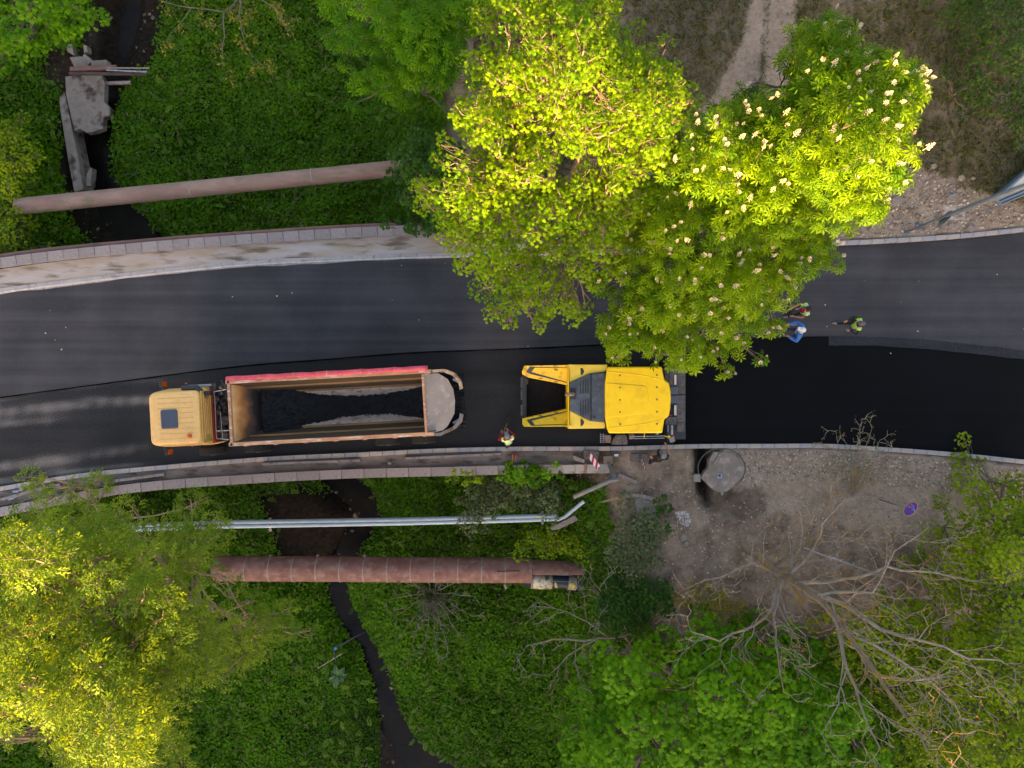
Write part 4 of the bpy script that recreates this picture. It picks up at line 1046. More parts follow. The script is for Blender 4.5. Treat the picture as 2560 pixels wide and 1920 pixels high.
def make_tree(name, label, cat, base, poly, zfun, spacing, brad, leaves, tmpl, lsize, mat, bark, seed, group=None, tintf=None, layers=((0, 1.0),), trunk_r=0.25, twig=0.012, fork=None, up=0.9, flat=0.75, twig_share=1.0, lean=None, keep=1.0, crown_name='crown', gaps=1.0):
    """base: world point of the trunk foot; poly: crown outline in the photo; zfun(u, v, edge distance) crown height there"""
    r = np.random.default_rng(seed); rnd = random.Random(seed)
    base = Vector(base)
    e = empty(name, base); tag(e, label, cat, group)
    C = []
    for dz, share in layers:
        pts_ = pois(poly, spacing, seed + int(10 * abs(dz)))
        if share < 1: pts_ = pts_[r.uniform(0, 1, len(pts_)) < share]
        ed = edge_dist(pts_[:, 0], pts_[:, 1], poly)
        hole = vnoise(pts_[:, 0] / spacing, pts_[:, 1] / spacing, 0.75, seed % 50)
        kp = (hole > -gaps * (0.55 if dz == 0 else 0.8)) | (r.uniform(0, 1, len(pts_)) < 0.12)
        kp &= (ed > 16) | (r.uniform(0, 1, len(pts_)) < 0.6)
        pts_, ed = pts_[kp], ed[kp]
        pts_ = pts_ + r.normal(0, 1, pts_.shape) * np.where(ed < 45, spacing * 0.38, spacing * 0.15)[:, None]
        z = zfun(pts_[:, 0], pts_[:, 1], ed) + dz + r.normal(0, 0.45, len(pts_))
        z = np.maximum(z, base.z + 0.5)
        s = (CAM_Z - z) / FPX
        C.append(np.stack([(pts_[:, 0] - 1280) * s, (960 - pts_[:, 1]) * s, z, np.clip(ed * s / brad, 0.35, 1.0)], -1))
    C = np.concatenate(C)
    if keep < 1: C = C[r.uniform(0, 1, len(C)) < keep]
    nb = len(C)
    rad = brad * r.uniform(0.7, 1.25, nb) * np.sqrt(C[:, 3])
    # leaves: spread through each clump, thickest on its upper shell
    cnt = np.maximum(4, (leaves * (rad / brad) ** 2 * r.uniform(0.75, 1.25, nb)).astype(int))
    own = np.repeat(np.arange(nb), cnt); M_ = len(own)
    d = r.normal(0, 1, (M_, 3)); d /= np.linalg.norm(d, axis=1, keepdims=True)
    d[:, 2] = np.where(r.uniform(0, 1, M_) < up, np.abs(d[:, 2]), d[:, 2])
    q = r.uniform(0.25, 1, M_) ** 0.5
    pos = C[own, :3] + d * np.array([1, 1, flat]) * (rad[own] * q)[:, None]
    nrm = d * 0.55 + np.array([0, 0, 0.9]) + r.normal(0, 0.42, (M_, 3))
    if lean is not None: nrm = nrm + np.array(lean)
    az = np.arctan2(d[:, 1], d[:, 0]) - math.pi / 2 + r.normal(0, 0.9, M_)
    scl = lsize * r.uniform(0.65, 1.25, M_)
    bt = r.uniform(0, 1, nb)
    tint = np.clip(0.5 * bt[own] + 0.5 * r.uniform(0, 1, M_), 0, 1)
    if tintf is not None: tint = np.clip(tint * 0.6 + 0.4 * tintf(pos), 0, 1)
    nf = nrm / np.linalg.norm(nrm, axis=1, keepdims=True)
    off = np.array(base)
    crown = scatter(crown_name, tmpl[0], tmpl[1], pos - off, nrm, az_fix(nrm, az), scl, tint, mat, e)
    # wood: trunk to forks, forks to clumps
    mb = MB()
    cen = C[:, :3].mean(0)
    top = Vector(fork) if fork is not None else Vector((base.x * 0.5 + cen[0] * 0.5, base.y * 0.5 + cen[1] * 0.5, base.z + 0.45 * (cen[2] - base.z)))
    limb(mb, (0, 0, -0.3), top - base, trunk_r * 1.15, trunk_r * 0.75, rnd, 5, 9, wob=0.03)
    K = max(3, min(9, nb // 14))
    seeds_ = C[r.choice(nb, K, replace=False), :3].copy()
    for _ in range(8):
        dd = ((C[:, None, :3] - seeds_[None]) ** 2).sum(-1); a = dd.argmin(1)
        for k in range(K):
            if (a == k).any(): seeds_[k] = C[a == k, :3].mean(0)
    seeds_[:, 2] -= brad * 1.1
    for k in range(K):
        l1 = limb(mb, top - base, Vector(seeds_[k]) - base, trunk_r * 0.6, trunk_r * 0.28, rnd, 5, 7, sag=0.05, wob=0.05)
        mem = np.where(a == k)[0]
        for j in mem:
            if r.uniform() > twig_share: continue
            st_ = l1[rnd.choice((3, 4, 5))]
            l2 = limb(mb, st_, Vector(C[j, :3]) - base, trunk_r * 0.16, twig * 1.3, rnd, 4, 5, sag=0.04, wob=0.07)
            for _ in range(4):
                dv = Vector(r.normal(0, 1, 3)); dv.z = abs(dv.z); dv.normalize()
                limb(mb, l2[rnd.choice((2, 3, 4))], Vector(C[j, :3]) - base + dv * rad[j] * 0.95, twig, twig * 0.35, rnd, 3, 4, wob=0.1)
    tr = mb.build('trunk', bark, e, smooth=True)
    return e, crown, C, rad

def az_fix(nrm, az):
    """turn so that the leaf tip (local +y) points along azimuth az (+90deg) in the ground plane"""
    n = nrm / (np.linalg.norm(nrm, axis=1, keepdims=True) + 1e-9)
    ref = np.where(np.abs(n[:, 2:3]) < 0.95, np.array([[0, 0, 1.0]]), np.array([[1.0, 0, 0]]))
    a = np.cross(ref, n); b = np.cross(n, a)
    yaw = np.arctan2(b[:, 1], b[:, 0])          # heading of local y at az 0
    want = az + math.pi / 2
    return want - yaw

def zdome(z_edge, z_top, r=150.0, gu=0.0, gv=0.0, cu=0.0, cv=0.0, lump=0.0):
    def f(u, v, ed):
        t = np.clip(ed / r, 0, 1)
        return z_edge + (z_top - z_edge) * np.sqrt(1 - (1 - t) ** 2) + gu * (u - cu) / 100 + gv * (v - cv) / 100 + lump * vnoise(u / 60.0, v / 60.0, 1.0, 3)
    return f

G = lambda x, y: float(ground_z(np.array(x), np.array(y)))
def gbase(px, py, zg=0.0):
    p = W(px, py, zg); return Vector((p.x, p.y, G(p.x, p.y)))

m_leaf_maple = leaf_mat('maple_leaf', srgb(70, 118, 12), srgb(140, 170, 26), 0.4)
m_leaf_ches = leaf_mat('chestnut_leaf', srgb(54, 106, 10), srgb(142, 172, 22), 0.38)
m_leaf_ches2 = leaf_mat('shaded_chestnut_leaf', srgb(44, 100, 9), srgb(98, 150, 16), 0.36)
m_leaf_green = leaf_mat('field_maple_leaf', srgb(44, 102, 9), srgb(104, 156, 18), 0.37)
m_leaf_will = leaf_mat('willow_leaf', srgb(76, 112, 32), srgb(144, 168, 48), 0.4)
m_leaf_bush = leaf_mat('bush_leaf', srgb(72, 108, 12), srgb(138, 162, 24), 0.36)
m_leaf_grey = leaf_mat('grey_green_leaf', srgb(66, 84, 50), srgb(116, 126, 88), 0.3, tcol=(1.2, 1.2, 0.8, 1))
m_leaf_dark = leaf_mat('dark_bush_leaf', srgb(30, 66, 22), srgb(62, 104, 32), 0.3)
m_leaf_dark2 = leaf_mat('acacia_leaf', srgb(40, 66, 22), srgb(78, 108, 40), 0.3)
m_leaf_olive = leaf_mat('olive_leaf', srgb(104, 104, 36), srgb(144, 136, 52), 0.3)
m_leaf_ground = leaf_mat('undergrowth_leaf', srgb(30, 76, 7), srgb(100, 150, 20), 0.35)

# ------------------------------------------------------------------ trees
TM, TC, TR, TRO, TS = t_maple(), t_chestnut(), t_rhomb(), t_round(), t_spray()
ches_poly = [(2070, 30), (2110, 60), (2150, 105), (2230, 140), (2290, 180), (2318, 230), (2280, 300), (2296, 345), (2250, 390), (2268, 440), (2235, 480), (2215, 530), (2165, 560), (2115, 575), (2072, 605), (2062, 655), (2015, 700), (1965, 745), (1950, 790), (1915, 830), (1880, 850), (1835, 925), (1790, 905), (1760, 870), (1715, 895), (1650, 920), (1590, 915), (1545, 925), (1525, 880), (1490, 845), (1520, 790), (1495, 730), (1540, 650), (1560, 560), (1610, 470), (1640, 400), (1700, 330), (1760, 250), (1850, 250), (1950, 230), (1965, 140), (2005, 80)]
def zches(u, v, ed):
    t = np.clip(ed / 190, 0, 1)
    z0 = 4.4 + 2.6 * smooth(900, 250, v) + 2.6 * smooth(1950, 2280, u)
    return z0 + (1.7 + 1.1 * smooth(850, 300, v)) * np.sqrt(1 - (1 - t) ** 2) + 1.1 * vnoise(u / 60.0, v / 60.0, 1.0, 4)
ctree, ccrown, CC, crad = make_tree('chestnut_tree', 'large chestnut tree covered in white blossom candles overhanging the paver', 'tree', gbase(1700, 545), ches_poly, zches, 40, 0.52, 46, TC, 0.215, m_leaf_ches, m_bark, 41, layers=((0, 1.0), (-1.1, 0.95)), trunk_r=0.32, up=0.8, twig_share=0.7, gaps=0.85)
# blossom candles stand up out of the clumps: one shared mesh, each its own part
m_blos = M('chestnut_blossom', srgb(242, 232, 208), srgb(226, 198, 160), scale=30, rough=0.7, c3=srgb(214, 150, 110), s3=40)
bm_ = MB(); rnd = random.Random(2)
for k in range(26):
    t = (k + 0.5) / 26; a = k * 2.4; rr0 = 0.062 * (1 - t) ** 0.7 + 0.012
    c = Vector((math.cos(a) * rr0, math.sin(a) * rr0, 0.02 + 0.24 * t)); q = 0.022 * (1.1 - 0.5 * t)
    bm_.add([c + Vector((q, 0, 0)), c + Vector((-q * 0.5, q * 0.9, 0)), c + Vector((-q * 0.5, -q * 0.9, 0)), c + Vector((math.cos(a) * q, math.sin(a) * q, q * 1.3)), c - Vector((0, 0, q))], [(0, 1, 3), (1, 2, 3), (2, 0, 3), (1, 0, 4), (2, 1, 4), (0, 2, 4)])
bm_.tube([(0, 0, -0.1), (0, 0, 0.2)], 0.008, 4)
first = None
nup = int((len(CC)))
r_ = np.random.default_rng(9)
tops = np.array([not ((np.hypot(CC[:, 0] - c[0], CC[:, 1] - c[1]) < 0.35) & (CC[:, 2] > c[2] + 0.5)).any() for c in CC])
order = [j for j in r_.permutation(len(CC)) if tops[j]]
order = order + order
cnt = 0
for j in order:
    for q in range(1):
        if cnt >= 298: break
        a = r_.uniform(0, 6.28); rr0 = crad[j] * r_.uniform(0.2, 0.75)
        p = Vector((CC[j, 0] + math.cos(a) * rr0, CC[j, 1] + math.sin(a) * rr0, CC[j, 2] + 0.80 * crad[j] * (1 - 0.6 * (rr0 / crad[j]) ** 2) ** 0.5 + 0.15)) - ctree.location
        if first is None: first = bm_.build('blossom', m_blos, ctree); o = first
        else: o = link_copy(first, ctree)
        o.location = p; o.rotation_euler = (r_.normal(0, 0.28), r_.normal(0, 0.28), r_.uniform(0, 6)); s_ = r_.uniform(0.42, 0.85); o.scale = (s_, s_, s_ * r_.uniform(0.8, 1.15))
        cnt += 1

maple_poly = [(1205, -60), (1200, 0), (1220, 80), (1165, 140), (1195, 230), (1125, 235), (1140, 290), (1100, 340), (1130, 410), (1060, 430), (1030, 480), (1050, 530), (1100, 580), (1125, 640), (1170, 690), (1210, 760), (1250, 795), (1330, 812), (1400, 828), (1470, 795), (1520, 720), (1580, 600), (1660, 440), (1720, 330), (1735, 230), (1705, 150), (1610, 90), (1560, 50), (1550, -60)]
def zmap(u, v, ed):
    t = np.clip(ed / 180, 0, 1)
    return 4.2 + 3.6 * smooth(820, 150, v) + (2.2 + 1.1 * smooth(800, 200, v)) * np.sqrt(1 - (1 - t) ** 2) + 1.4 * vnoise(u / 55.0, v / 55.0, 1.0, 7)
make_tree('maple_tree', 'tall yellow green maple tree leaning over the road beside the blossoming chestnut', 'tree', gbase(1380, 520), maple_poly, zmap, 35, 0.42, 88, TM, 0.115, m_leaf_maple, m_barkp, 52, layers=((0, 0.95), (-1.1, 0.85)), trunk_r=0.24, twig=0.018, up=0.7, gaps=0.65)
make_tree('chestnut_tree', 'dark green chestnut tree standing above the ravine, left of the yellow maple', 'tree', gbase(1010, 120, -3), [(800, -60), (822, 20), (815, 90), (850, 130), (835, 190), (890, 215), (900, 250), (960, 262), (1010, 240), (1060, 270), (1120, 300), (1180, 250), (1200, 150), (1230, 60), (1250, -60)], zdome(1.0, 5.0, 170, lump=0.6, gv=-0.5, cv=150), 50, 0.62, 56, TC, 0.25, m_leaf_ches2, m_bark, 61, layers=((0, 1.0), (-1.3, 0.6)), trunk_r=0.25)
make_tree('maple_tree', 'bright green maple crown in the upper left corner above the stream', 'tree', gbase(60, -60, -3), [(-80, -80), (255, -80), (252, 40), (245, 100), (215, 118), (160, 108), (120, 90), (70, 140), (30, 165), (-80, 190)], zdome(-1.0, 3.0, 150, lump=0.5), 50, 0.58, 90, TM, 0.21, m_leaf_green, m_bark, 62, layers=((0, 1.0), (-1.0, 0.6)), trunk_r=0.22)
make_tree('elder_bush', 'light green bush at the left edge between the concrete wall and the rusty pipe', 'bush', gbase(10, 400, -3), [(-60, 290), (40, 285), (95, 330), (105, 400), (85, 470), (60, 520), (-60, 560)], zdome(-2.5, -1.0, 70, lump=0.4), 26, 0.45, 60, TR, 0.17, m_leaf_bush, m_bark, 63, layers=((0, 1.0), (-0.6, 0.7)), trunk_r=0.08)
make_tree('elder_bush', 'light green bush below the left end of the upper rusty pipe', 'bush', gbase(20, 590, -3), [(-60, 500), (50, 515), (80, 555), (75, 600), (110, 625), (30, 640), (-60, 650)], zdome(-2.0, -0.9, 60, lump=0.4), 26, 0.42, 60, TR, 0.17, m_leaf_bush, m_bark, 64, layers=((0, 1.0), (-0.6, 0.7)), trunk_r=0.08)
make_tree('green_bush', 'dark green bush under the maple where the upper rusty pipe ends', 'bush', gbase(1060, 480, -2), [(985, 420), (1020, 350), (1060, 290), (1120, 330), (1180, 420), (1180, 560), (1120, 600), (1060, 590), (1000, 500)], zdome(-1.2, 1.6, 80, lump=0.5), 28, 0.45, 64, TRO, 0.15, m_leaf_dark, m_bark, 65, layers=((0, 1.0), (-0.8, 0.7)), trunk_r=0.08)
make_tree('acacia_tree', 'loose dark green tree in the upper right corner over the grass', 'tree', gbase(2560, 130), [(2330, -60), (2350, 60), (2420, 110), (2370, 180), (2330, 235), (2400, 260), (2440, 290), (2500, 290), (2520, 340), (2660, 380), (2660, -60)], zdome(0.6, 4.0, 150, lump=0.6, gu=0.5, cu=2450), 36, 0.55, 80, TRO, 0.10, m_leaf_dark2, m_bark, 66, layers=((0, 0.9), (-1.0, 0.5)), trunk_r=0.18)
make_tree('maple_tree', 'broad fresh green maple crown at the bottom below the bare tree', 'tree', gbase(1720, 1640, -3), [(1395, 1980), (1405, 1830), (1440, 1740), (1455, 1690), (1530, 1610), (1600, 1575), (1640, 1600), (1700, 1540), (1740, 1520), (1800, 1505), (1850, 1560), (1930, 1550), (2010, 1570), (2060, 1640), (2130, 1700), (2200, 1740), (2260, 1840), (2290, 1980)], zdome(-0.6, 4.6, 230, lump=0.9, gv=0.3, cv=1750), 51, 0.62, 100, TM, 0.22, m_leaf_green, m_bark, 67, layers=((0, 1.0), (-1.4, 0.6)), trunk_r=0.3)
def zwil(u, v, ed):
    t = np.clip(ed / 200, 0, 1)
    return -1.0 + 3.4 * np.sqrt(1 - (1 - t) ** 2) + 10.6 * smooth(850, 230, u) * smooth(1150, 1420, v) + 2.8 * vnoise(u / 42.0, v / 42.0, 1.0, 9)
make_tree('willow_tree', 'tall sunlit willow tree leaning in from the lower left corner', 'tree', gbase(420, 1440, -4), [(-80, 1330), (30, 1320), (45, 1250), (85, 1180), (150, 1172), (265, 1172), (285, 1250), (350, 1275), (450, 1245), (540, 1262), (588, 1340), (575, 1430), (640, 1470), (740, 1515), (765, 1555), (700, 1640), (620, 1680), (520, 1715), (480, 1790), (490, 1860), (440, 1980), (170, 1980), (120, 1850), (0, 1830), (-80, 1850)], zwil, 38, 0.47, 62, TS, 0.25, m_leaf_will, m_barkp, 68, layers=((0, 0.9), (-1.4, 0.5)), trunk_r=0.24, twig=0.016, lean=(0.0, 0.12, 0), gaps=0.5)
make_tree('robinia_tree', 'leafy green tree at the lower right edge behind the bare branches', 'tree', gbase(2500, 1560), [(2660, 1160), (2540, 1180), (2500, 1215), (2450, 1180), (2385, 1100), (2370, 1170), (2385, 1250), (2330, 1230), (2300, 1290), (2330, 1370), (2260, 1400), (2300, 1480), (2400, 1530), (2330, 1600), (2290, 1680), (2370, 1740), (2400, 1800), (2440, 1980), (2660, 1980)], zdome(0.3, 5.2, 220, lump=1.0, gu=1.0, cu=2420, gv=0.7, cv=1500), 34, 0.5, 80, TRO, 0.105, m_leaf_bush, m_bark, 69, layers=((0, 0.9), (-1.2, 0.6)), trunk_r=0.2)
def bush(label, px, py, zg, poly, z0, z1, mat, seed, sp=26, brad=0.4, n=60, tm=TRO, ls=0.1, r0=80, name='green_bush', keep=1.0):
    return make_tree(name, label, 'bush', gbase(px, py, zg), poly, zdome(z0, z1, r0, lump=0.35), sp, brad, n, tm, ls, mat, m_bark, seed, layers=((0, 1.0), (-0.5, 0.7)), trunk_r=0.05, twig=0.008, keep=keep)
bush('grey green bush hiding the bend of the twin pale pipes', 1290, 1250, -2, [(1150, 1240), (1190, 1190), (1260, 1180), (1370, 1190), (1430, 1225), (1420, 1260), (1350, 1290), (1250, 1300), (1180, 1340), (1160, 1300)], -2.2, -0.6, m_leaf_grey, 71, sp=24, keep=0.85)
bush('low green bush over the broken end of the lower rusty pipe', 1400, 1400, -2, [(1290, 1330), (1380, 1310), (1440, 1320), (1500, 1340), (1515, 1385), (1480, 1398), (1440, 1395), (1400, 1390), (1370, 1395), (1300, 1390)], -2.4, -1.0, m_leaf_bush, 72, sp=24)
bush('grey green bush beside the square concrete cover', 1590, 1350, -1, [(1545, 1290), (1570, 1240), (1600, 1260), (1660, 1290), (1670, 1340), (1640, 1420), (1600, 1470), (1550, 1440), (1520, 1380)], -1.6, -0.2, m_leaf_grey, 73, sp=24)
bush('dark green bush on the slope between the soil and the big green maple', 1620, 1520, -1, [(1500, 1450), (1560, 1440), (1640, 1450), (1690, 1500), (1680, 1550), (1600, 1560), (1540, 1600), (1480, 1560)], -2.0, -0.6, m_leaf_dark, 79, sp=24, ls=0.12)
bush('olive scrub on the slope at the foot of the bare tree', 1800, 1500, -0.5, [(1690, 1440), (1760, 1460), (1840, 1490), (1900, 1520), (1860, 1560), (1760, 1540), (1700, 1510)], -0.8, 0.1, m_leaf_olive, 80, sp=24, ls=0.09, keep=0.7)
bush('leafy green scrub under the bare branches beside the big green maple', 2200, 1620, -0.8, [(2010, 1560), (2120, 1500), (2300, 1470), (2420, 1540), (2350, 1680), (2420, 1800), (2440, 1960), (2280, 1960), (2230, 1800), (2150, 1700), (2060, 1640)], 0.0, 2.2, m_leaf_bush, 87, sp=32, brad=0.5, n=80, ls=0.11, r0=90)
bush('narrow dark green weed clump along the concrete cover', 1650, 1280, 0, [(1640, 1250), (1662, 1245), (1668, 1300), (1655, 1350), (1640, 1330)], -0.4, 0.2, m_leaf_dark, 74, sp=16, brad=0.2, ls=0.09)
bush('thick ivy mound growing over the coping by the wooden stake', 1320, 1185, 0, [(1252, 1160), (1300, 1152), (1360, 1155), (1400, 1165), (1410, 1195), (1370, 1210), (1300, 1215), (1255, 1205)], 0.3, 0.5, m_leaf_ground, 75, sp=15, brad=0.2, ls=0.11, r0=30, name='ivy_mound')
bush('ivy tuft hanging over the grey coping slabs under the maple', 985, 572, 0, [(925, 565), (960, 553), (1030, 548), (1090, 560), (1120, 600), (1060, 590), (980, 575), (940, 578)], 0.25, 0.4, m_leaf_dark, 76, sp=15, brad=0.2, ls=0.11, r0=30, name='ivy_mound')
bush('small green shrub standing between the tracks of the sandy path', 1905, 240, 0, [(1860, 235), (1890, 215), (1915, 225), (1912, 250), (1870, 258)], 0.3, 0.9, m_leaf_dark, 77, sp=16, brad=0.25, ls=0.11, r0=30)
bush('pale ivy patch creeping onto the coping over the stream', 1150, 1185, 0, [(1108, 1182), (1140, 1178), (1200, 1184), (1210, 1198), (1150, 1205), (1115, 1195)], 0.2, 0.35, m_leaf_bush, 78, sp=13, brad=0.16, ls=0.1, r0=25, name='ivy_mound')

# ------------------------------------------------------------------ undergrowth and grass (stuff)
def undergrowth(name, label, regions, dens, size, mat, seed, hmin=0.12, hmax=0.75, tmpl=None, zmax=-0.5, exclude=()):
    r = np.random.default_rng(seed)
    P = []
    x0, x1, y0, y1 = regions
    n = int((x1 - x0) * (y1 - y0) * dens)
    x = r.uniform(x0, x1, n); y = r.uniform(y0, y1, n)
    z = ground_z(x, y)
    lumps = vnoise(x, y, 1.5, seed) * 0.5 + vnoise(x, y, 4.0, seed + 1) * 0.5
    h = hmin + (hmax - hmin) * np.clip(0.55 + 0.75 * lumps, 0, 1)
    zt = z + h * r.uniform(0.35, 1.0, n) ** 0.6
    s = FPX / (CAM_Z - zt); u = 1280 + x * s; v = 960 - y * s
    ntop = np.where(x < X_NW, yNout(x) + 0.02, yNk1(x)); sbot = np.where(x < X_SW, ySout(x) - 0.02, ySk1(x))
    ok = (z < zmax) & ((y > ntop) | (y < sbot))
    sd = seg_dist(x, y, stream_xy)
    half = np.interp(y, np.array([p[1] for p in stream_xy])[::-1], np.array(stream_w)[::-1]) * 0.0187
    ok &= seg_dist(x, y, pit_xy) > 1.3
    ok &= sd > half + 0.05 + 0.18 * vnoise(x, y, 3.0, 77)
    for ex in exclude: ok &= ~inpoly(u + 10 * r.normal(0, 1, n), v + 10 * r.normal(0, 1, n), ex)
    x, y, zt, lumps = x[ok], y[ok], zt[ok], lumps[ok]
    n = len(x)
    nrm = np.stack([r.normal(0, 0.4, n), r.normal(0, 0.4, n), np.ones(n)], -1)
    patch = np.clip(0.5 + 0.9 * vnoise(x, y, 0.6, seed + 3), 0, 1)
    tint = np.clip(0.25 * patch + 0.35 * r.uniform(0, 1, n) + 0.3 * np.clip(0.5 + lumps, 0, 1), 0, 1)
    tm = tmpl or t_flat(0.75)
    o = scatter(name, tm[0], tm[1], np.stack([x, y, zt], -1), nrm, r.uniform(0, 6.28, n), size * r.uniform(0.6, 1.3, n) * (0.8 + 0.5 * patch), tint, mat)
    tag(o, label, 'undergrowth', kind='stuff')
    return o
slab_poly = [(100, 105), (270, 130), (285, 300), (230, 335), (215, 470), (205, 560), (150, 470), (140, 320), (150, 230), (110, 200)]
undergrowth('north_undergrowth', 'dense green undergrowth filling the ravine above the road', (-27, 1, 5.3, 21), 420, 0.145, m_leaf_ground, 81, exclude=(slab_poly, darkN), zmax=0.02)
undergrowth('south_undergrowth', 'dense green undergrowth in the ravine below the road', (-27, 22, -21, -4), 400, 0.14, m_leaf_ground, 82, exclude=(darkS,), zmax=-0.40)
undergrowth('ravine_weeds', 'taller pale weeds scattered through the ravine undergrowth', (-27, 8, -21, 20), 3, 0.32, leaf_mat('weed_leaf', srgb(52, 92, 30), srgb(116, 146, 46), 0.3), 85, hmin=0.5, hmax=1.1, tmpl=t_spray(7, 0.3), exclude=(slab_poly, darkN, darkS))
undergrowth('bank_litter', 'dry brown stalks and litter on the ravine banks', (-27, 9, -21, 20), 10, 0.2, leaf_mat('dry_litter', srgb(88, 74, 56), srgb(140, 122, 98), 0.1), 86, hmin=0.45, hmax=0.85, tmpl=t_flat(0.2), exclude=(darkS, darkN))
m_blade = leaf_mat('dry_grass_blade', srgb(56, 84, 24), srgb(126, 122, 70), 0.2, tcol=(1.2, 1.1, 0.7, 1))
def grass_field(name, label, x0, x1, y0, y1, n, seed):
    r = np.random.default_rng(seed)
    x = r.uniform(x0, x1, n); y = r.uniform(y0, y1, n); z = ground_z(x, y)
    s = FPX / (CAM_Z - z); u = 1280 + x * s; v = 960 - y * s
    p = np.clip(soft(u, v, rubbleN, 14, 6) + soft(u, v, pathN, 8, 6) + soft(u, v, pathN2, 8, 6), 0, 1)
    pat = vnoise(x, y, 1.1, seed) + 0.6 * vnoise(x, y, 3.2, seed + 1)
    ok = (r.uniform(0, 1, n) > p * 0.97) & (pat + r.normal(0, 0.35, n) > -0.35) & (y > yNk1(x) + 0.15) & (z > -1.2)
    x, y, z, pat = x[ok], y[ok], z[ok], pat[ok]; n = len(x)
    nrm = np.stack([r.normal(0, 1, n), r.normal(0, 1, n), np.full(n, 0.25)], -1)
    tint = np.clip(0.5 + 0.45 * vnoise(x, y, 0.7, seed + 5) + r.normal(0, 0.25, n), 0, 1)
    o = scatter(name, [(-0.09, 0, 0), (0.09, 0, 0), (0.02, 0.9, 0.35)], [(0, 1, 2)], np.stack([x, y, z], -1), nrm, az_fix(nrm, r.uniform(0, 6.28, n)), 0.3 * r.uniform(0.5, 1.2, n), tint, m_blade)
    tag(o, label, 'grass', kind='stuff')
grass_field('dry_grass', 'patchy dry grass on the flat ground above the road', -1.5, 23, 5.6, 17.5, 90000, 83)

# ------------------------------------------------------------------ bare trees
def grow(mb, tips, pts, r0, r1, rnd, depth, side_len, every=0.5, sides=6, spread=0.9, upb=0.25, minr=0.006):
    pts = [Vector(p) for p in pts]
    # densify with wobble
    P = []
    for a, b in zip(pts[:-1], pts[1:]):
        k = max(1, int((b - a).length / 0.45))
        for i in range(k):
            p = a.lerp(b, i / k)
            if P: p += Vector((rnd.uniform(-1, 1), rnd.uniform(-1, 1), rnd.uniform(-1, 1))) * 0.05 * (b - a).length / k * 2
            P.append(p)
    P.append(pts[-1])
    n = len(P)
    rad = [r0 + (r1 - r0) * i / max(1, n - 1) for i in range(n)]
    mb.tube(P, rad, sides, cap=False)
    if depth <= 0:
        tips.append(P[-1]); return
    L_ = sum((b - a).length for a, b in zip(P[:-1], P[1:]))
    acc = rnd.uniform(0.3, 1.0) * every
    for i in range(1, n):
        seg = (P[i] - P[i - 1]).length
        acc -= seg
        if acc <= 0:
            acc = every * rnd.uniform(0.6, 1.4)
            d = (P[i] - P[i - 1]).normalized()
            o = Vector((rnd.gauss(0, 1), rnd.gauss(0, 1), rnd.gauss(0, 1) + upb)); o = (o - d * o.dot(d)).normalized()
            dr = (d * rnd.uniform(0.45, 0.9) + o * spread * rnd.uniform(0.5, 1.0)).normalized()
            l = side_len * rnd.uniform(0.5, 1.2) * (1 - 0.45 * i / n)
            q = [P[i], P[i] + dr * l * 0.4, P[i] + dr * l * 0.72 + Vector((rnd.uniform(-1, 1), rnd.uniform(-1, 1), rnd.uniform(-0.3, 1))) * l * 0.13, P[i] + dr * l + Vector((rnd.uniform(-1, 1), rnd.uniform(-1, 1), rnd.uniform(0, 1))) * l * 0.2]
            rr = max(minr, rad[i] * 0.42)
            grow(mb, tips, q, rr, max(minr * 0.6, rr * 0.35), rnd, depth - 1, side_len * 0.52, every * 0.62, max(4, sides - 1), spread, upb, minr)
    tips.append(P[-1])

m_twig = M('twig_grey', srgb(148, 137, 128), srgb(110, 102, 95), scale=3, rough=0.9, c3=srgb(146, 124, 80), s3=1.6)
m_twigd = M('twig_dull', srgb(122, 110, 98), srgb(96, 88, 78), scale=3, rough=0.9)
m_bud = leaf_mat('orange_bud', srgb(150, 92, 30), srgb(196, 132, 44), 0.3)
def bare_tree(name, label, cat, base, limbs, seed, depth=3, side=1.1, every=0.5, mat=None, buds=None, bud_mat=None, bud_size=0.08, minr=0.006, upb=0.25, part='limb', nb=3):
    rnd = random.Random(seed); base = Vector(base)
    e = empty(name, base); tag(e, label, cat)
    tips = []
    for i, (pp, r0, r1, m_) in enumerate(limbs):
        mb = MB()
        grow(mb, tips, [W(*p) - base for p in pp], r0, r1, rnd, depth, side, every, 7 if r0 > 0.05 else 5, minr=minr, upb=upb)
        mb.build(part, m_ or mat, e, smooth=True)
    if buds:
        r = np.random.default_rng(seed)
        T_ = np.array([tuple(t) for t in tips]); T_ = T_[r.uniform(0, 1, len(T_)) < buds]
        T_ = np.repeat(T_, nb, 0) + r.normal(0, bud_size * 0.7, (len(T_) * nb, 3)); n = len(T_)
        nr = np.stack([r.normal(0, 0.6, n), r.normal(0, 0.6, n), np.ones(n)], -1)
        scatter('foliage', *t_flat(0.6), T_, nr, r.uniform(0, 6.28, n), bud_size * r.uniform(0.6, 1.3, n), r.uniform(0, 1, n), bud_mat or m_bud, e)
    return e
bt = gbase(1850, 1348)
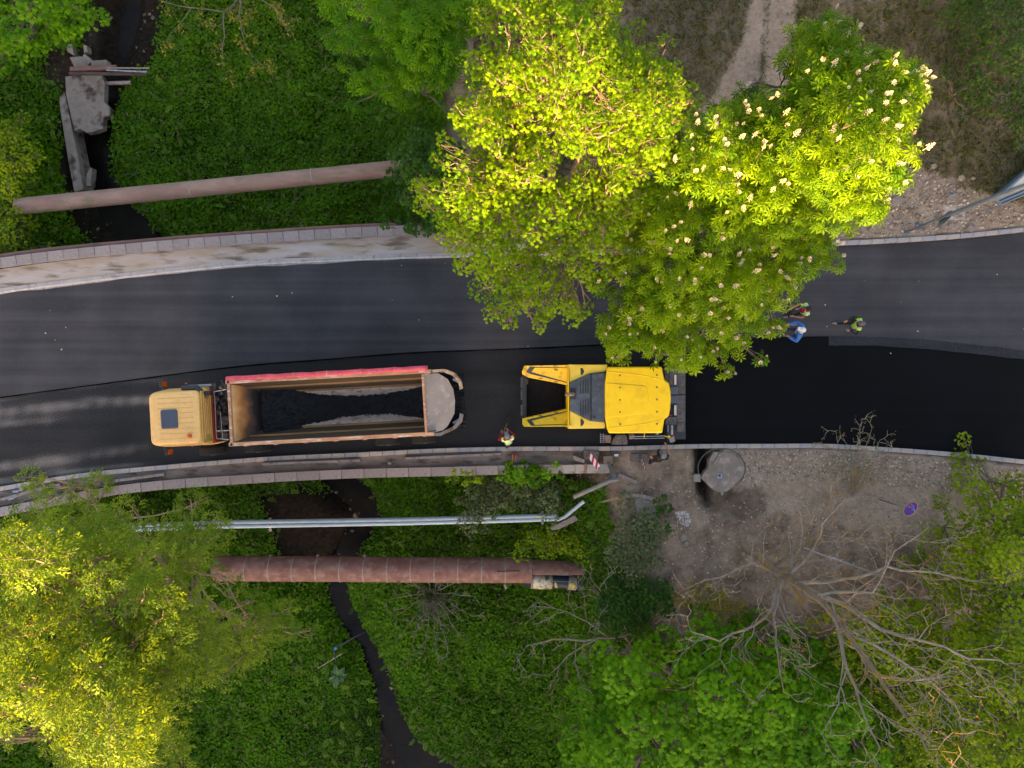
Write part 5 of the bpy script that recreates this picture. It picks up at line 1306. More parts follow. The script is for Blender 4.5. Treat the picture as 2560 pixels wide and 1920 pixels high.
bare_tree('bare_tree', 'big leafless tree with orange budding twigs spreading over the lower right', 'tree', bt, [
    ([(1850, 1348, bt.z - 0.2), (1900, 1395, 1.0), (1950, 1440, 2.5), (2010, 1470, 4), (2080, 1530, 5.5), (2150, 1620, 7), (2210, 1720, 8.5), (2290, 1830, 10), (2350, 1925, 11)], 0.17, 0.015, m_lichen),
    ([(2010, 1470, 4), (2110, 1510, 5.2), (2200, 1570, 6.2), (2300, 1600, 7), (2420, 1640, 7.6), (2500, 1650, 8)], 0.09, 0.018, None),
    ([(1990, 1460, 3.6), (2100, 1450, 4.2), (2220, 1420, 4.8), (2380, 1440, 5.2), (2490, 1460, 5.6)], 0.07, 0.014, None),
    ([(1960, 1450, 2.8), (2030, 1380, 3.5), (2060, 1310, 4.3), (2110, 1250, 5)], 0.06, 0.014, None),
    ([(1950, 1445, 2.6), (1930, 1520, 3.4), (1890, 1560, 4), (1800, 1600, 4.6), (1730, 1580, 5)], 0.07, 0.014, None),
    ([(1955, 1450, 3), (1935, 1540, 4), (1945, 1640, 5.2), (1960, 1730, 6)], 0.06, 0.014, None),
    ([(1950, 1440, 2.6), (1880, 1410, 3.2), (1800, 1440, 3.8), (1720, 1470, 4.2)], 0.05, 0.012, None),
    ([(2080, 1530, 5.5), (2110, 1640, 6.6), (2150, 1760, 8), (2200, 1870, 9)], 0.08, 0.016, None),
    ([(2040, 1490, 4.6), (2180, 1480, 5), (2240, 1380, 5.4), (2320, 1320, 5.6)], 0.055, 0.012, None),
    ([(1960, 1450, 2.8), (2000, 1370, 3.2), (2005, 1290, 3.6), (1985, 1245, 3.8)], 0.045, 0.01, None),
    ([(2190, 1690, 8.0), (2280, 1700, 8.6), (2380, 1690, 9)], 0.045, 0.012, None),
    ([(2130, 1590, 6.6), (2240, 1640, 7.2), (2370, 1740, 8)], 0.045, 0.012, None),
    ([(1920, 1430, 0.8), (2060, 1325, 1.4), (2200, 1375, 2.0), (2330, 1450, 2.6)], 0.06, 0.02, m_lichen),
    ([(2080, 1330, 1.5), (2090, 1290, 1.9), (2070, 1255, 2.3)], 0.035, 0.012, m_lichen)], 91, depth=3, side=1.9, every=0.29, mat=m_twig, buds=0.3, nb=2, bud_size=0.055, minr=0.009)
sb = gbase(1080, 1480, -4.5)
bare_tree('bare_shrub', 'round leafless shrub with thin radiating twigs below the lower rusty pipe', 'bush', sb, [([(1080, 1480, sb.z), (1080 + 0.45 * dx, 1480 + 0.45 * dy, sb.z + 1.8), (1080 + dx, 1480 + dy, sb.z + 2.5)], 0.03, 0.01, None) for dx, dy in ((-110, 20), (-90, 60), (-70, 100), (-50, 130), (-20, 150), (10, 150), (40, 140), (70, 110), (100, 60), (105, 10), (80, -30), (30, -60), (-20, -50), (-80, -30), (60, 60), (-30, 90), (20, 80))], 92, depth=2, side=0.6, every=0.2, mat=m_twig, buds=0.8, bud_mat=m_leaf_grey, bud_size=0.06, minr=0.013, part='stem')
mb_ = gbase(1650, 1560, -2)
bare_tree('bare_tree', 'leafless grey tree lying out over the ravine beside the green maple', 'tree', mb_, [
    ([(1650, 1560, mb_.z), (1600, 1575, -0.6), (1540, 1592, -0.3), (1460, 1600, 0), (1380, 1600, 0.3), (1315, 1615, 0.5)], 0.07, 0.015, None),
    ([(1490, 1598, -0.1), (1420, 1640, 0.2), (1370, 1690, 0.4)], 0.035, 0.01, None), ([(1520, 1592, -0.2), (1440, 1540, 0.1), (1365, 1510, 0.4)], 0.035, 0.01, None),
    ([(1570, 1582, -0.5), (1520, 1500, 0), (1475, 1445, 0.3)], 0.035, 0.01, None), ([(1440, 1600, 0), (1440, 1660, 0.2), (1450, 1700, 0.3)], 0.025, 0.008, None),
    ([(1560, 1585, -0.5), (1590, 1640, 0.1), (1560, 1700, 0.4)], 0.03, 0.008, None)], 93, depth=3, side=1.3, every=0.3, mat=m_twig, minr=0.012)
pb = gbase(2125, 1240)
bare_tree('bare_shrub', 'thin twiggy shrub reaching over the pale kerb towards the fresh asphalt', 'bush', pb, [([(2125, 1235, pb.z), (2130 + 0.5 * dx, 1235 + 0.5 * dy, 0.8), (2130 + dx, 1235 + dy, 1.5)], 0.02, 0.006, None) for dx, dy in ((25, -185), (-40, -155), (-20, -110), (70, -135), (100, -110), (130, -80), (-70, -60), (40, -80), (160, -30), (-90, 20), (15, -150), (50, -165), (-60, -120), (85, -60), (0, -70), (120, 10))], 94, depth=2, side=0.8, every=0.2, mat=m_twig, buds=0.8, bud_mat=m_leaf_grey, bud_size=0.06, minr=0.011, part='stem')
qb = gbase(600, -70, -3)
bare_tree('budding_tree', 'sparse yellowish budding tree hanging in from the top edge above the ravine', 'tree', qb, [
    ([(600, -70, qb.z), (620, -20, -2), (560, 30, -1), (480, 18, -0.8), (400, 0, -0.6)], 0.06, 0.012, None), ([(560, 30, -1), (562, 90, -0.8), (555, 165, -0.6)], 0.035, 0.008, None),
    ([(600, -10, -1.5), (600, 50, -1), (610, 110, -0.8), (650, 160, -0.6)], 0.035, 0.008, None), ([(620, -20, -2), (690, 20, -1.4), (720, 80, -1)], 0.03, 0.008, None), ([(480, 18, -0.8), (450, 60, -0.7), (420, 90, -0.6)], 0.02, 0.006, None)], 95, depth=3, side=0.8, every=0.36, mat=m_twigd, buds=0.9, bud_mat=m_leaf_olive, bud_size=0.12, minr=0.005, nb=4)

# ------------------------------------------------------------------ pipes over the ravine
m_pipe = M('rusty_pipe', srgb(136, 104, 96), srgb(154, 128, 116), scale=1.6, rough=0.85, bump=0.25, bscale=10, c3=srgb(124, 112, 90), s3=2.2, stretch=(0.5, 1.5, 1.5))
m_pipe2 = M('rusty_casing', srgb(118, 78, 68), srgb(142, 104, 92), scale=1.8, rough=0.85, bump=0.25, bscale=10, c3=srgb(150, 116, 104), s3=3.5, stretch=(1.0, 1.0, 1.0))
m_blue = M('pale_blue_pipe', srgb(128, 148, 160), srgb(148, 166, 176), scale=2, rough=0.5)
m_white = M('pale_grey_pipe', srgb(176, 190, 200), srgb(160, 176, 186), scale=2, rough=0.45)
m_band = M('pipe_band', srgb(162, 146, 138), srgb(128, 112, 104), scale=6, rough=0.7)
def pipe(name, label, pts, rad, mat, bands=(), band_mat=None, n=18):
    P = [W(*p) for p in pts]
    base = P[0]
    e = empty(name, base); tag(e, label, 'pipe')
    o = MB().tube([p - base for p in P], rad, n).build('pipe_shell', mat, e, smooth=True)
    mo = o.modifiers.new('edge', 'EDGE_SPLIT'); mo.split_angle = R(50)
    for (px, py, z) in bands:
        c = W(px, py, z) - base
        d = min(range(len(P) - 1), key=lambda i: (W(px, py, z) - (P[i] + P[i + 1]) / 2).length)
        dv = (P[d + 1] - P[d]).normalized() * 0.035
        bo = MB().tube([c - dv * 0.7, c + dv * 0.7], rad + 0.012, n).build('band', band_mat or m_band, e, smooth=False)
    return e
pipe('rusty_pipe', 'thick rusty pipe crossing the ravine above the coping wall', [(46, 516, -1.2), (500, 471, -1.2), (1060, 414, -1.2)], 0.335, m_pipe, [(176, 503, -1.2), (480, 473, -1.2), (782, 442, -1.2)])
pe = pipe('casing_pipe', 'large rusty casing pipe with pale joint bands crossing below the twin pipes', [(540, 1421, -2.6), (760, 1422, -2.6), (1000, 1424, -2.6), (1330, 1426, -2.6)], 0.54, m_pipe2, [(620 + 58.5 * k, 1421.5 + 0.4 * k, -2.6) for k in range(12)], n=26)
# torn half shell that runs on past the end of the casing
P0, P1 = W(1331, 1426, -2.6) - pe.location, W(1460, 1428, -2.6) - pe.location
mb = MB()
for i in range(9):
    a = R(20 + 75 * i / 8)
    for p_, q in ((P0, 1.0), (P1, 0.9)): mb.v.append((p_.x, p_.y + math.cos(a) * 0.54 * q, p_.z + math.sin(a) * 0.54 * q))
mb.f = [(2 * i, 2 * i + 1, 2 * i + 3, 2 * i + 2) for i in range(8)]; mb.m = [0] * 8
mb.build('torn_shell', m_pipe2, pe)
MB().box(W(1270, 1428, -2.055) - pe.location, (0.95, 0.03, 0.01), 0.03).build('split_seam', m_hblack, pe)
for k in (1, 3, 5, 11): MB().box(W(620 + 58.5 * k, 1392 if k != 11 else 1466, -2.6) - pe.location, (0.1, 0.2, 0.12), 0.4).build('support_bracket', m_band, pe)
m_black = M('black_plastic_pipe', srgb(26, 32, 38), srgb(36, 44, 52), scale=3, rough=0.5)
bp = empty('plastic_pipe', W(1310, 1448, -2.75)); tag(bp, 'black plastic pipe with blue stripes coming out of the rusty casing', 'pipe')
bo = bp.location
MB().tube([W(1310, 1448, -2.75) - bo, W(1400, 1452, -2.75) - bo, W(1525, 1459, -2.75) - bo, W(1580, 1470, -3.2) - bo], 0.35, 20).build('pipe_shell', m_black, bp, smooth=True)
for dy in (-15, 1, 14):
    MB().tube([W(1375, 1452 + dy, -2.75 + (0.335 if dy == 1 else 0.23)) - bo, W(1430, 1454 + dy, -2.75 + (0.335 if dy == 1 else 0.23)) - bo], 0.012, 6).build('stripe', M('stripe_blue', srgb(50, 150, 176), rough=0.5), bp)
fo = MB().tube([W(1328, 1449, -2.75) - bo, W(1352, 1450, -2.75) - bo, W(1380, 1451, -2.75) - bo], [0.37, 0.39, 0.36], 20).build('foam_wrap', M('foam_wrap_white', srgb(206, 204, 196), srgb(186, 164, 110), scale=3, rough=0.8, bump=0.8, c3=srgb(50, 60, 66), s3=5), bp, smooth=True)
MB().box(W(1390, 1462, -2.45) - bo, (0.14, 0.3, 0.1), 0.3).build('foam_lump', M('foam_yellow', srgb(198, 172, 110), rough=0.9), bp, bevel=0.04)
MB().tube([W(1420, 1453, -2.75) - bo, W(1440, 1455, -2.75) - bo], 0.36, 18).build('coupling', m_band, bp)
MB().lathe([(0.12, 0), (0.12, 0.06), (0.09, 0.07)], W(1431, 1463, -2.4) - bo, 16).build('yellow_cap', M('cap_yellow', srgb(214, 208, 84), srgb(196, 188, 70), rough=0.6), bp)
for px in (1453, 1459, 1465, 1482): MB().tube([W(px, 1456, -2.75) - bo, W(px + 2, 1456, -2.75) - bo], 0.345, 16).build('strap', m_band, bp)
dp = empty('drain_pipe', W(1545, 1330, -2.2)); tag(dp, 'dark blue plastic pipe running down between the bushes below the concrete cover', 'pipe')
MB().tube([Vector((0, 0, 0.3)), W(1552, 1370, -2.6) - dp.location, W(1552, 1420, -3.0) - dp.location], 0.17, 14).build('pipe_shell', M('blue_black_plastic', srgb(24, 44, 58), srgb(34, 56, 70), scale=3, rough=0.45), dp, smooth=True)
MB().tube([W(1549, 1372, -2.42) - dp.location, W(1551, 1415, -2.82) - dp.location], 0.01, 5).build('stripe', M('stripe_blue', srgb(50, 150, 176)), dp)
pipe('pale_pipe', 'upper blue grey pipe of the pair crossing the ravine below the truck', [(-60, 1327, -0.8), (560, 1306, -0.8), (1000, 1299, -0.8), (1392, 1289, -0.8)], 0.085, m_blue, n=14)
pe2 = pipe('pale_pipe', 'lower whitish pipe of the pair that bends up towards the barrier boards', [(-60, 1339, -0.85), (560, 1317, -0.85), (1000, 1309, -0.85), (1280, 1302, -0.85), (1398, 1298, -0.82), (1412, 1292, -0.8), (1460, 1253, -0.5)], 0.075, m_white, [(676, 1311, -0.85), (1356, 1298, -0.85)], n=14)
for px, py in ((676, 1311), (1356, 1294)): MB().box(W(px, py, -0.9) - pe2.location, (0.1, 0.55, 0.08)).build('bracket', m_band, pe2, bevel=0.01)
MB().box(W(1345, 1292, -0.68) - pe2.location, (0.13, 0.07, 0.02)).build('yellow_marker', M('marker_yellow', srgb(206, 190, 40), rough=0.6), pe2)

# ------------------------------------------------------------------ works clutter beside the south kerb
def poly_slab(name, label, cat, px, z_top, thick, mat, parent=None, bevel=0.01, group=None, tilt=0.0):
    P = [W(a, b, z_top) for a, b in px]
    c = sum(P, Vector()) / len(P)
    base = Vector((c.x, c.y, z_top - thick))
    mb = MB().prism([(p.x - c.x, p.y - c.y) for p in P], 0, thick)
    o = mb.build(name, mat, parent, bevel=bevel, loc=base)
    if tilt: o.rotation_euler = (tilt, tilt * 0.5, 0)
    if label: tag(o, label, cat, group)
    return o
m_plank = M('weathered_edging', srgb(112, 108, 110), srgb(134, 128, 128), scale=3, rough=0.9, c3=srgb(92, 86, 84), s3=6)
def strip_beam(name, label, a, b, w, h, mat, cat='beam', z0=0.105, mid=None):
    pts_ = [W(a[0], a[1], z0 + h)] + ([W(mid[0], mid[1], z0 + h)] if mid else []) + [W(b[0], b[1], z0 + h)]
    e = MB(); base = pts_[0]
    for p, q in zip(pts_[:-1], pts_[1:]):
        d = q - p; n = Vector((-d.y, d.x, 0)).normalized() * w / 2
        v = [p + n, p - n, q - n, q + n]; v = [x - base for x in v]
        e.add([(x.x, x.y, 0) for x in v] + [(x.x, x.y, h) for x in v], [(0, 1, 2, 3), (7, 6, 5, 4), (0, 4, 5, 1), (1, 5, 6, 2), (2, 6, 7, 3), (3, 7, 4, 0)])
    o = e.build(name, mat, loc=(base.x, base.y, z0), bevel=0.01)
    return tag(o, label, cat)
strip_beam('edging_beam', 'long grey edging beam lying on the pavement behind the truck cab', (262, 1206), (410, 1186), 0.11, 0.12, m_plank)
strip_beam('edging_beam', 'long grey edging beam lying on the pavement below the middle of the truck bed', (656, 1160), (900, 1151), 0.10, 0.12, m_plank)
strip_beam('edging_beam', 'long grey edging beam lying on the pavement near the worker with the shovel', (1013, 1146), (1252, 1135), 0.10, 0.12, m_plank)
strip_beam('edging_beam', 'bent grey edging strip on the pavement at the left edge above the willow', (-20, 1256), (150, 1212), 0.12, 0.1, m_plank, mid=(90, 1224))
m_brick = M('orange_wood', srgb(170, 106, 76), srgb(140, 84, 60), scale=6, rough=0.85)
strip_beam('wooden_stake', 'short orange stake standing by the ivy on the pavement', (1282, 1136), (1282, 1152), 0.06, 0.5, m_brick, 'stake')
strip_beam('wooden_stake', 'second short orange stake right next to the ivy stake', (1289, 1136), (1288, 1152), 0.05, 0.45, m_brick, 'stake')
strip_beam('wooden_stake', 'orange strip lying across the pale slabs left of the barrier board', (1465, 1159), (1463, 1183), 0.05, 0.06, m_brick, 'stake', z0=0.25)
m_block = M('concrete_block', srgb(140, 130, 122), srgb(118, 108, 102), scale=4, rough=0.95, bump=0.3, c3=srgb(160, 150, 142), s3=9)
poly_slab('kerb_block', 'loose concrete kerb block lying between two barrier feet', 'block', [(1432, 1140), (1437, 1139), (1463, 1150), (1460, 1158), (1435, 1150)], 0.32, 0.2, m_block)
# rubber feet and barrier boards
m_rub = M('recycled_rubber', srgb(88, 82, 82), srgb(104, 97, 96), scale=9, rough=0.9, bump=0.3)
m_rub2 = M('recycled_rubber_brown', srgb(112, 98, 90), srgb(124, 110, 102), scale=9, rough=0.9, bump=0.3)
def foot(label, px, mat, holes):
    o = poly_slab('rubber_ballast', label, 'ballast', px, 0.22, 0.12, mat, bevel=0.02, group='rubber ballast blocks beside the kerb')
    for a, b, sx, sy in holes:
        p = W(a, b, 0.22) - o.location
        MB().box((p.x, p.y, 0.121), (sx, sy, 0.006)).build('socket', m_hblack, o)
    return o
foot('dark rubber foot under the larger red and white board', [(1458, 1127), (1464, 1125), (1499, 1129), (1494, 1150), (1458, 1147)], m_rub, [(1468, 1139, 0.05, 0.05), (1484, 1141, 0.05, 0.05), (1492, 1137, 0.05, 0.05)])
foot('brown rubber foot holding the green marker post', [(1509, 1140), (1532, 1139), (1533, 1170), (1510, 1170)], m_rub2, [(1518, 1156, 0.04, 0.04), (1524, 1156, 0.04, 0.04), (1513, 1163, 0.05, 0.12), (1530, 1163, 0.05, 0.12)])
foot('grey rubber foot under the narrow red and white board', [(1578, 1135), (1619, 1134), (1621, 1152), (1615, 1158), (1578, 1155)], m_rub, [(1601, 1138, 0.12, 0.03), (1597, 1147, 0.03, 0.03), (1608, 1144, 0.03, 0.03), (1608, 1150, 0.03, 0.03), (1592, 1147, 0.03, 0.03), (1600, 1154, 0.12, 0.03)])
m_rw = bpy.data.materials.new('red_white_stripes')
nt, N, L, P = nodes_of(m_rw)
P.inputs['Roughness'].default_value = 0.45
uvn = N.new('ShaderNodeAttribute'); uvn.attribute_name = 'stripe'
rp = N.new('ShaderNodeValToRGB'); rp.color_ramp.interpolation = 'CONSTANT'
rp.color_ramp.elements[0].color = srgb(196, 26, 44); rp.color_ramp.elements[1].color = srgb(222, 222, 228); rp.color_ramp.elements[1].position = 0.5
fr = N.new('ShaderNodeMath'); fr.operation = 'FRACT'
L.new(uvn.outputs['Fac'], fr.inputs[0]); L.new(fr.outputs[0], rp.inputs[0]); L.new(rp.outputs[0], P.inputs['Base Color'])
def barrier(label, c, zc, cs, n_str, slant):
    """c: four corners in the photo (near edge pair, far edge pair) with heights zc"""
    P4 = [W(c[i][0], c[i][1], zc[i]) for i in range(4)]
    foot_ = (P4[0] + P4[1]) / 2
    e = empty('barrier_board', (foot_.x, foot_.y, 0.2)); tag(e, label, 'barrier', 'barrier boards beside the kerb')
    nn = (P4[1] - P4[0]).cross(P4[3] - P4[0]).normalized() * 0.02
    V, st_ = [], []
    na, nb_ = 24, 8
    for side in (1, -1):
        for i in range(na + 1):
            for j in range(nb_ + 1):
                s, t = i / na, j / nb_
                p = P4[0].lerp(P4[3], s).lerp(P4[1].lerp(P4[2], s), t) + nn * side - e.location
                V.append(tuple(p)); st_.append(s * n_str + t * slant)
    F_ = []
    w = nb_ + 1; half = (na + 1) * w
    for sd in (0, 1):
        for i in range(na):
            for j in range(nb_):
                q = (i * w + j, i * w + j + 1, (i + 1) * w + j + 1, (i + 1) * w + j)
                F_.append(tuple(x + sd * half for x in (q if sd else q[::-1])))
    np_mesh('striped_panel', np.array(V), np.array(F_), m_rw, e, attrs={'stripe': np.array(st_)})
    return e, P4
e, P4 = barrier('large red and white striped barrier board leaning out from its dark foot', [(1470, 1142), (1478, 1134), (1500, 1164), (1491, 1174)], (0.75, 0.75, 0.95, 0.95), 1, 2.4, 0.6)
m_post = M('dull_green_post', srgb(96, 112, 112), srgb(112, 126, 124), scale=5, rough=0.6)
MB().tube([(P4[2] + P4[3]) / 2 - e.location, W(1506, 1184, 0.9) - e.location], 0.03, 8).build('post', m_post, e)
MB().tube([Vector((0, 0.05, 0)), (P4[0] + P4[1]) / 2 - e.location], 0.03, 8).build('post', m_post, e)
e, P4 = barrier('narrow red and white striped barrier board seen almost edge on', [(1602, 1148), (1605, 1148), (1615, 1172), (1611, 1174)], (0.5, 0.5, 0.95, 0.95), 1, 3.0, 0.5)
MB().tube([Vector((0, 0.03, 0)), (P4[0] + P4[1]) / 2 - e.location], 0.03, 8).build('post', m_post, e)
e = empty('marker_post', W(1522, 1162, 0.2)); tag(e, 'flat green marker post leaning over the bent grey pipe', 'post')
a, b_ = W(1523, 1163, 0.35) - e.location, W(1538, 1198, 1.0) - e.location
MB().tube([Vector((0, 0, 0)), a], 0.04, 6).build('socket_pin', m_post, e)
mb = MB(); d = (b_ - a).normalized(); sd = Vector((-d.y, d.x, 0)).normalized() * 0.07
mb.add([a + sd, a - sd, b_ - sd * 0.7, b_ + sd * 0.7], [(0, 1, 2, 3)]); mb.add([v_ - Vector((0, 0, 0.02)) for v_ in (a + sd, a - sd, b_ - sd * 0.7, b_ + sd * 0.7)], [(3, 2, 1, 0)])
mb.build('post_blade', m_post, e)
gp = empty('grey_pipe', W(1440, 1240, 0)); tag(gp, 'bent grey pipe lying on the soil below the barrier boards', 'pipe')
MB().tube([W(1434, 1243, 0.0) - gp.location, W(1490, 1218, 0.15) - gp.location, W(1525, 1202, 0.3) - gp.location, W(1546, 1198, 0.35) - gp.location], 0.085, 12).build('pipe_shell', M('grey_pipe_paint', srgb(136, 132, 132), srgb(118, 114, 114), scale=3, rough=0.7), gp, smooth=True)
MB().tube([W(1526, 1196, 0.45) - gp.location, W(1545, 1191, 0.45) - gp.location], 0.04, 8).build('blue_clamp', M('clamp_blue', srgb(56, 96, 130), rough=0.5), gp)
# pale slabs, planks and covers
for k, (px, lab) in enumerate((([(1405, 1163), (1436, 1162), (1437, 1184), (1412, 1184)], 'pale concrete slab beside the ivy mound'), ([(1438, 1162), (1461, 1161), (1462, 1183), (1439, 1184)], 'pale concrete slab just left of the orange strip'), ([(1468, 1161), (1492, 1163), (1497, 1182), (1467, 1183)], 'pale concrete slab just right of the orange strip'))):
    poly_slab('paving_slab', lab, 'slab', px, 0.24, 0.1, m_conc)
poly_slab('concrete_cover', 'square concrete inspection cover with a raised rim among the bushes', 'cover', [(1588, 1244), (1642, 1249), (1639, 1285), (1590, 1282)], 0.12, 0.1, m_block)
strip_beam('concrete_edging', 'pale concrete edging along the top of the square cover', (1552, 1240), (1650, 1252), 0.14, 0.22, m_block, 'edging', z0=0.0, mid=(1600, 1239))
poly_slab('plywood_sheet', 'sandy plywood sheet lying on the soil below the grey pipe', 'sheet', [(1489, 1259), (1570, 1232), (1572, 1244), (1553, 1249)], 0.2, 0.03, M('plywood', srgb(150, 126, 94), srgb(130, 108, 82), scale=3, rough=0.9))
strip_beam('concrete_edging', 'grey concrete edging strip right of the marker post', (1545, 1186), (1590, 1206), 0.14, 0.18, m_block, 'edging', z0=0.02)
poly_slab('broken_slab', 'broken concrete slab under the bend of the pale pipe', 'slab', [(1375, 1320), (1437, 1288), (1446, 1300), (1400, 1322), (1382, 1326)], -1.0, 0.15, m_block)
poly_slab('white_sheet', 'small white sheet of paper on the soil between the barriers', 'paper', [(1535, 1136), (1546, 1135), (1546, 1141), (1536, 1141)], 0.115, 0.012, M('white_paper', srgb(214, 216, 218), rough=0.8), bevel=0)
# the big broken manhole slab, its valve plate, cable loop, box and pipe stub
man = poly_slab('manhole_slab', 'big round broken concrete slab beside the dark pit', 'slab', [(1753, 1195), (1760, 1182), (1772, 1168), (1772, 1150), (1784, 1136), (1806, 1130), (1832, 1134), (1852, 1150), (1862, 1172), (1858, 1196), (1836, 1216), (1816, 1229), (1796, 1231), (1780, 1222), (1767, 1208)], 0.17, 0.3, M('manhole_concrete', srgb(118, 107, 99), srgb(136, 124, 116), scale=2, rough=0.92, bump=0.35, c3=srgb(158, 146, 137), s3=3))
p = W(1799, 1190, 0.17) - man.location
MB().box((p.x, p.y, 0.315), (0.2, 0.2, 0.03)).build('valve_plate', m_galv, man, bevel=0.01)
MB().lathe([(0.035, 0), (0.035, 0.05), (0, 0.05)], (p.x - 0.01, p.y + 0.03, 0.33), 10).build('valve_stem', m_hblack, man)
for k, px in enumerate(([(1773, 1150), (1785, 1130), (1798, 1131), (1783, 1155)], [(1784, 1158), (1799, 1131), (1806, 1138), (1792, 1161)])):
    poly_slab('kerb_piece', ('grey', 'reddish grey')[k] + ' piece of kerb leaning on the round broken slab', 'block', px, 0.29, 0.13, m_block)
lp = MB(); pts_ = []
for i in range(34):
    a = R(195 - i * 7.6); pts_.append(W(1804 + 59 * math.cos(a), 1171 - 50 * math.sin(a), 0.45 + 0.35 * math.sin(i / 33 * math.pi)))
b0 = pts_[0].copy(); b0.z = 0
tag(lp.tube([p_ - b0 for p_ in pts_], 0.022, 8).build('cable_loop', M('cable_grey', srgb(66, 76, 80), srgb(52, 60, 64), rough=0.6), smooth=True, loc=b0), 'stiff grey cable bent in a wide loop over the broken slab', 'cable')
poly_slab('junction_block', 'small concrete block set at the edge of the dark pit', 'block', [(1733, 1187), (1752, 1186), (1752, 1205), (1734, 1205)], 0.12, 0.4, m_block)
ps = MB().tube([Vector((0, 0, 0)), W(1806, 1246, -0.2) - W(1804, 1222, 0.1)], 0.05, 10).build('pipe_stub', m_galv, smooth=True, loc=W(1804, 1222, 0.1)); tag(ps, 'short pale pipe stub below the round broken slab', 'pipe')
# scaffold tube in the scrub
tb = MB().tube([Vector((0, 0, 0)), W(2200, 1438, 0.3) - W(2010, 1370, 0.25)], 0.04, 8).build('scaffold_tube', m_galv, smooth=True, loc=W(2010, 1370, 0.25)); tag(tb, 'long shiny metal tube lying under the bare branches', 'tube')
# rubble chunks: countable stones
def chunk(label, px, py, r, z=None, mat=None, seed=0):
    rnd = random.Random(seed); p = W(px, py, 0.1); zz = G(p.x, p.y) if z is None else z
    p = W(px, py, zz)
    n = rnd.choice((5, 6, 7)); a0 = rnd.uniform(0, 6)
    lo = [(math.cos(a0 + 6.283 * i / n) * r * rnd.uniform(0.75, 1.15), math.sin(a0 + 6.283 * i / n) * r * rnd.uniform(0.6, 1.0)) for i in range(n)]
    h = r * rnd.uniform(0.5, 0.8)
    mb = MB().add([(x, y, -0.05) for x, y in lo] + [(x * 0.8, y * 0.8, h * rnd.uniform(0.8, 1.1)) for x, y in lo], [tuple(range(2 * n - 1, n - 1, -1))[::-1]] + [(i, (i + 1) % n, n + (i + 1) % n, n + i) for i in range(n)])
    o = mb.build('stone', mat or m_block, loc=(p.x, p.y, zz), bevel=0.01)
    return tag(o, label, 'stone')
m_stone2 = M('tan_stone', srgb(160, 144, 126), srgb(134, 120, 106), scale=6, rough=0.95, bump=0.3)
stones = [('large pale boulder on the rubble above the pole and mosaic slab', 2376, 497, 0.24), ('flat grey rubble stone half under the chestnut leaves', 2240, 505, 0.26), ('squarish tan brick on the rubble beside the boulder', 2396, 476, 0.12), ('tan stone at the grassy edge of the rubble', 2332, 416, 0.16), ('tan stone highest on the rubble mound beside the cabinet', 2400, 446, 0.17), ('small tan stone nearest the blue grey cabinet', 2431, 446, 0.13), ('flat broken tile just above the kerb near the pole', 2376, 566, 0.16), ('flat pale tile above the kerb further from the pole', 2425, 572, 0.18), ('upright grey brick beside the foot of the pole', 2318, 572, 0.13),
          ('big flat stone lying on the bare soil left of the bare tree', 1708, 1344, 0.2), ('small flat stone below the big flat stone on the soil', 1715, 1360, 0.12), ('rounded stone on the soil below the operator', 1669, 1170, 0.09), ('tan stone on the sandy patch beside the grey pipe', 1463, 1242, 0.12), ('pale stone on the left lower pavement beside the cab', 56, 1222, 0.14), ('tan stone in the foliage shadow at the foot of the bare tree', 1857, 1384, 0.13), ('small brown brick on the pavement below the truck bed', 974, 1158, 0.1)]
for i, (lab, px, py, r) in enumerate(stones): chunk(lab, px, py, r, z=0.10 if py > 1150 and px < 1400 else None, mat=m_stone2 if 'tan' in lab else m_block, seed=300 + i)
# fine rubble and gravel
def gravel(name, label, poly, n, smin, smax, seed, mat, zoff=0.0):
    r = np.random.default_rng(seed); P = np.array(poly, float)
    c = r.uniform(P.min(0), P.max(0), (n, 2)); c = c[inpoly(c[:, 0], c[:, 1], poly)]
    w = Wn(c[:, 0], c[:, 1], np.full(len(c), 0.05)); x, y = w[:, 0], w[:, 1]; z = ground_z(x, y) + zoff
    ok = (y < ySk1(x) - 0.05) | (y > yNk1(x) + 0.05); x, y, z = x[ok], y[ok], z[ok]; n = len(x)
    tv = [(1, 0, 0), (-1, 0, 0), (0, 0.8, 0), (0, -0.8, 0), (0, 0, 0.7), (0, 0, -0.6)]
    tf = [(0, 2, 4), (2, 1, 4), (1, 3, 4), (3, 0, 4), (2, 0, 5), (1, 2, 5), (3, 1, 5), (0, 3, 5)]
    o = scatter(name, tv, tf, np.stack([x, y, z], -1), r.normal(0, 0.5, (n, 3)) + np.array([0, 0, 1]), r.uniform(0, 6.28, n), smin + (smax - smin) * r.uniform(0, 1, n) ** 3, r.uniform(0, 1, n), mat)
    tag(o, label, 'gravel', kind='stuff')
m_grav = leaf_mat('gravel_stone', srgb(116, 101, 88), srgb(190, 175, 160), 0.0, rough=0.9)
gravel('pale_gravel', 'pale crushed gravel along the south kerb', rubble_poly, 9000, 0.014, 0.085, 401, m_grav)
gravel('soil_gravel', 'small stones strewn over the bare soil', [(1480, 1190), (1740, 1190), (1760, 1270), (2350, 1200), (2350, 1420), (1650, 1480), (1600, 1300), (1450, 1260)], 4200, 0.01, 0.07, 402, m_grav)
gravel('mound_gravel', 'broken stones over the rubble mound by the pole', rubbleN, 3200, 0.014, 0.11, 403, m_grav)
gravel('white_gravel', 'small heap of whitish gravel on the bare soil', [(1685, 1280), (1715, 1278), (1728, 1300), (1718, 1318), (1700, 1310)], 500, 0.02, 0.05, 404, leaf_mat('white_gravel_stone', srgb(176, 170, 168), srgb(216, 210, 208), 0.0, rough=0.9), 0.02)
r = np.random.default_rng(88); k_ = r.integers(0, len(ctr), 420); sd_ = r.choice([-1, 1], 420)
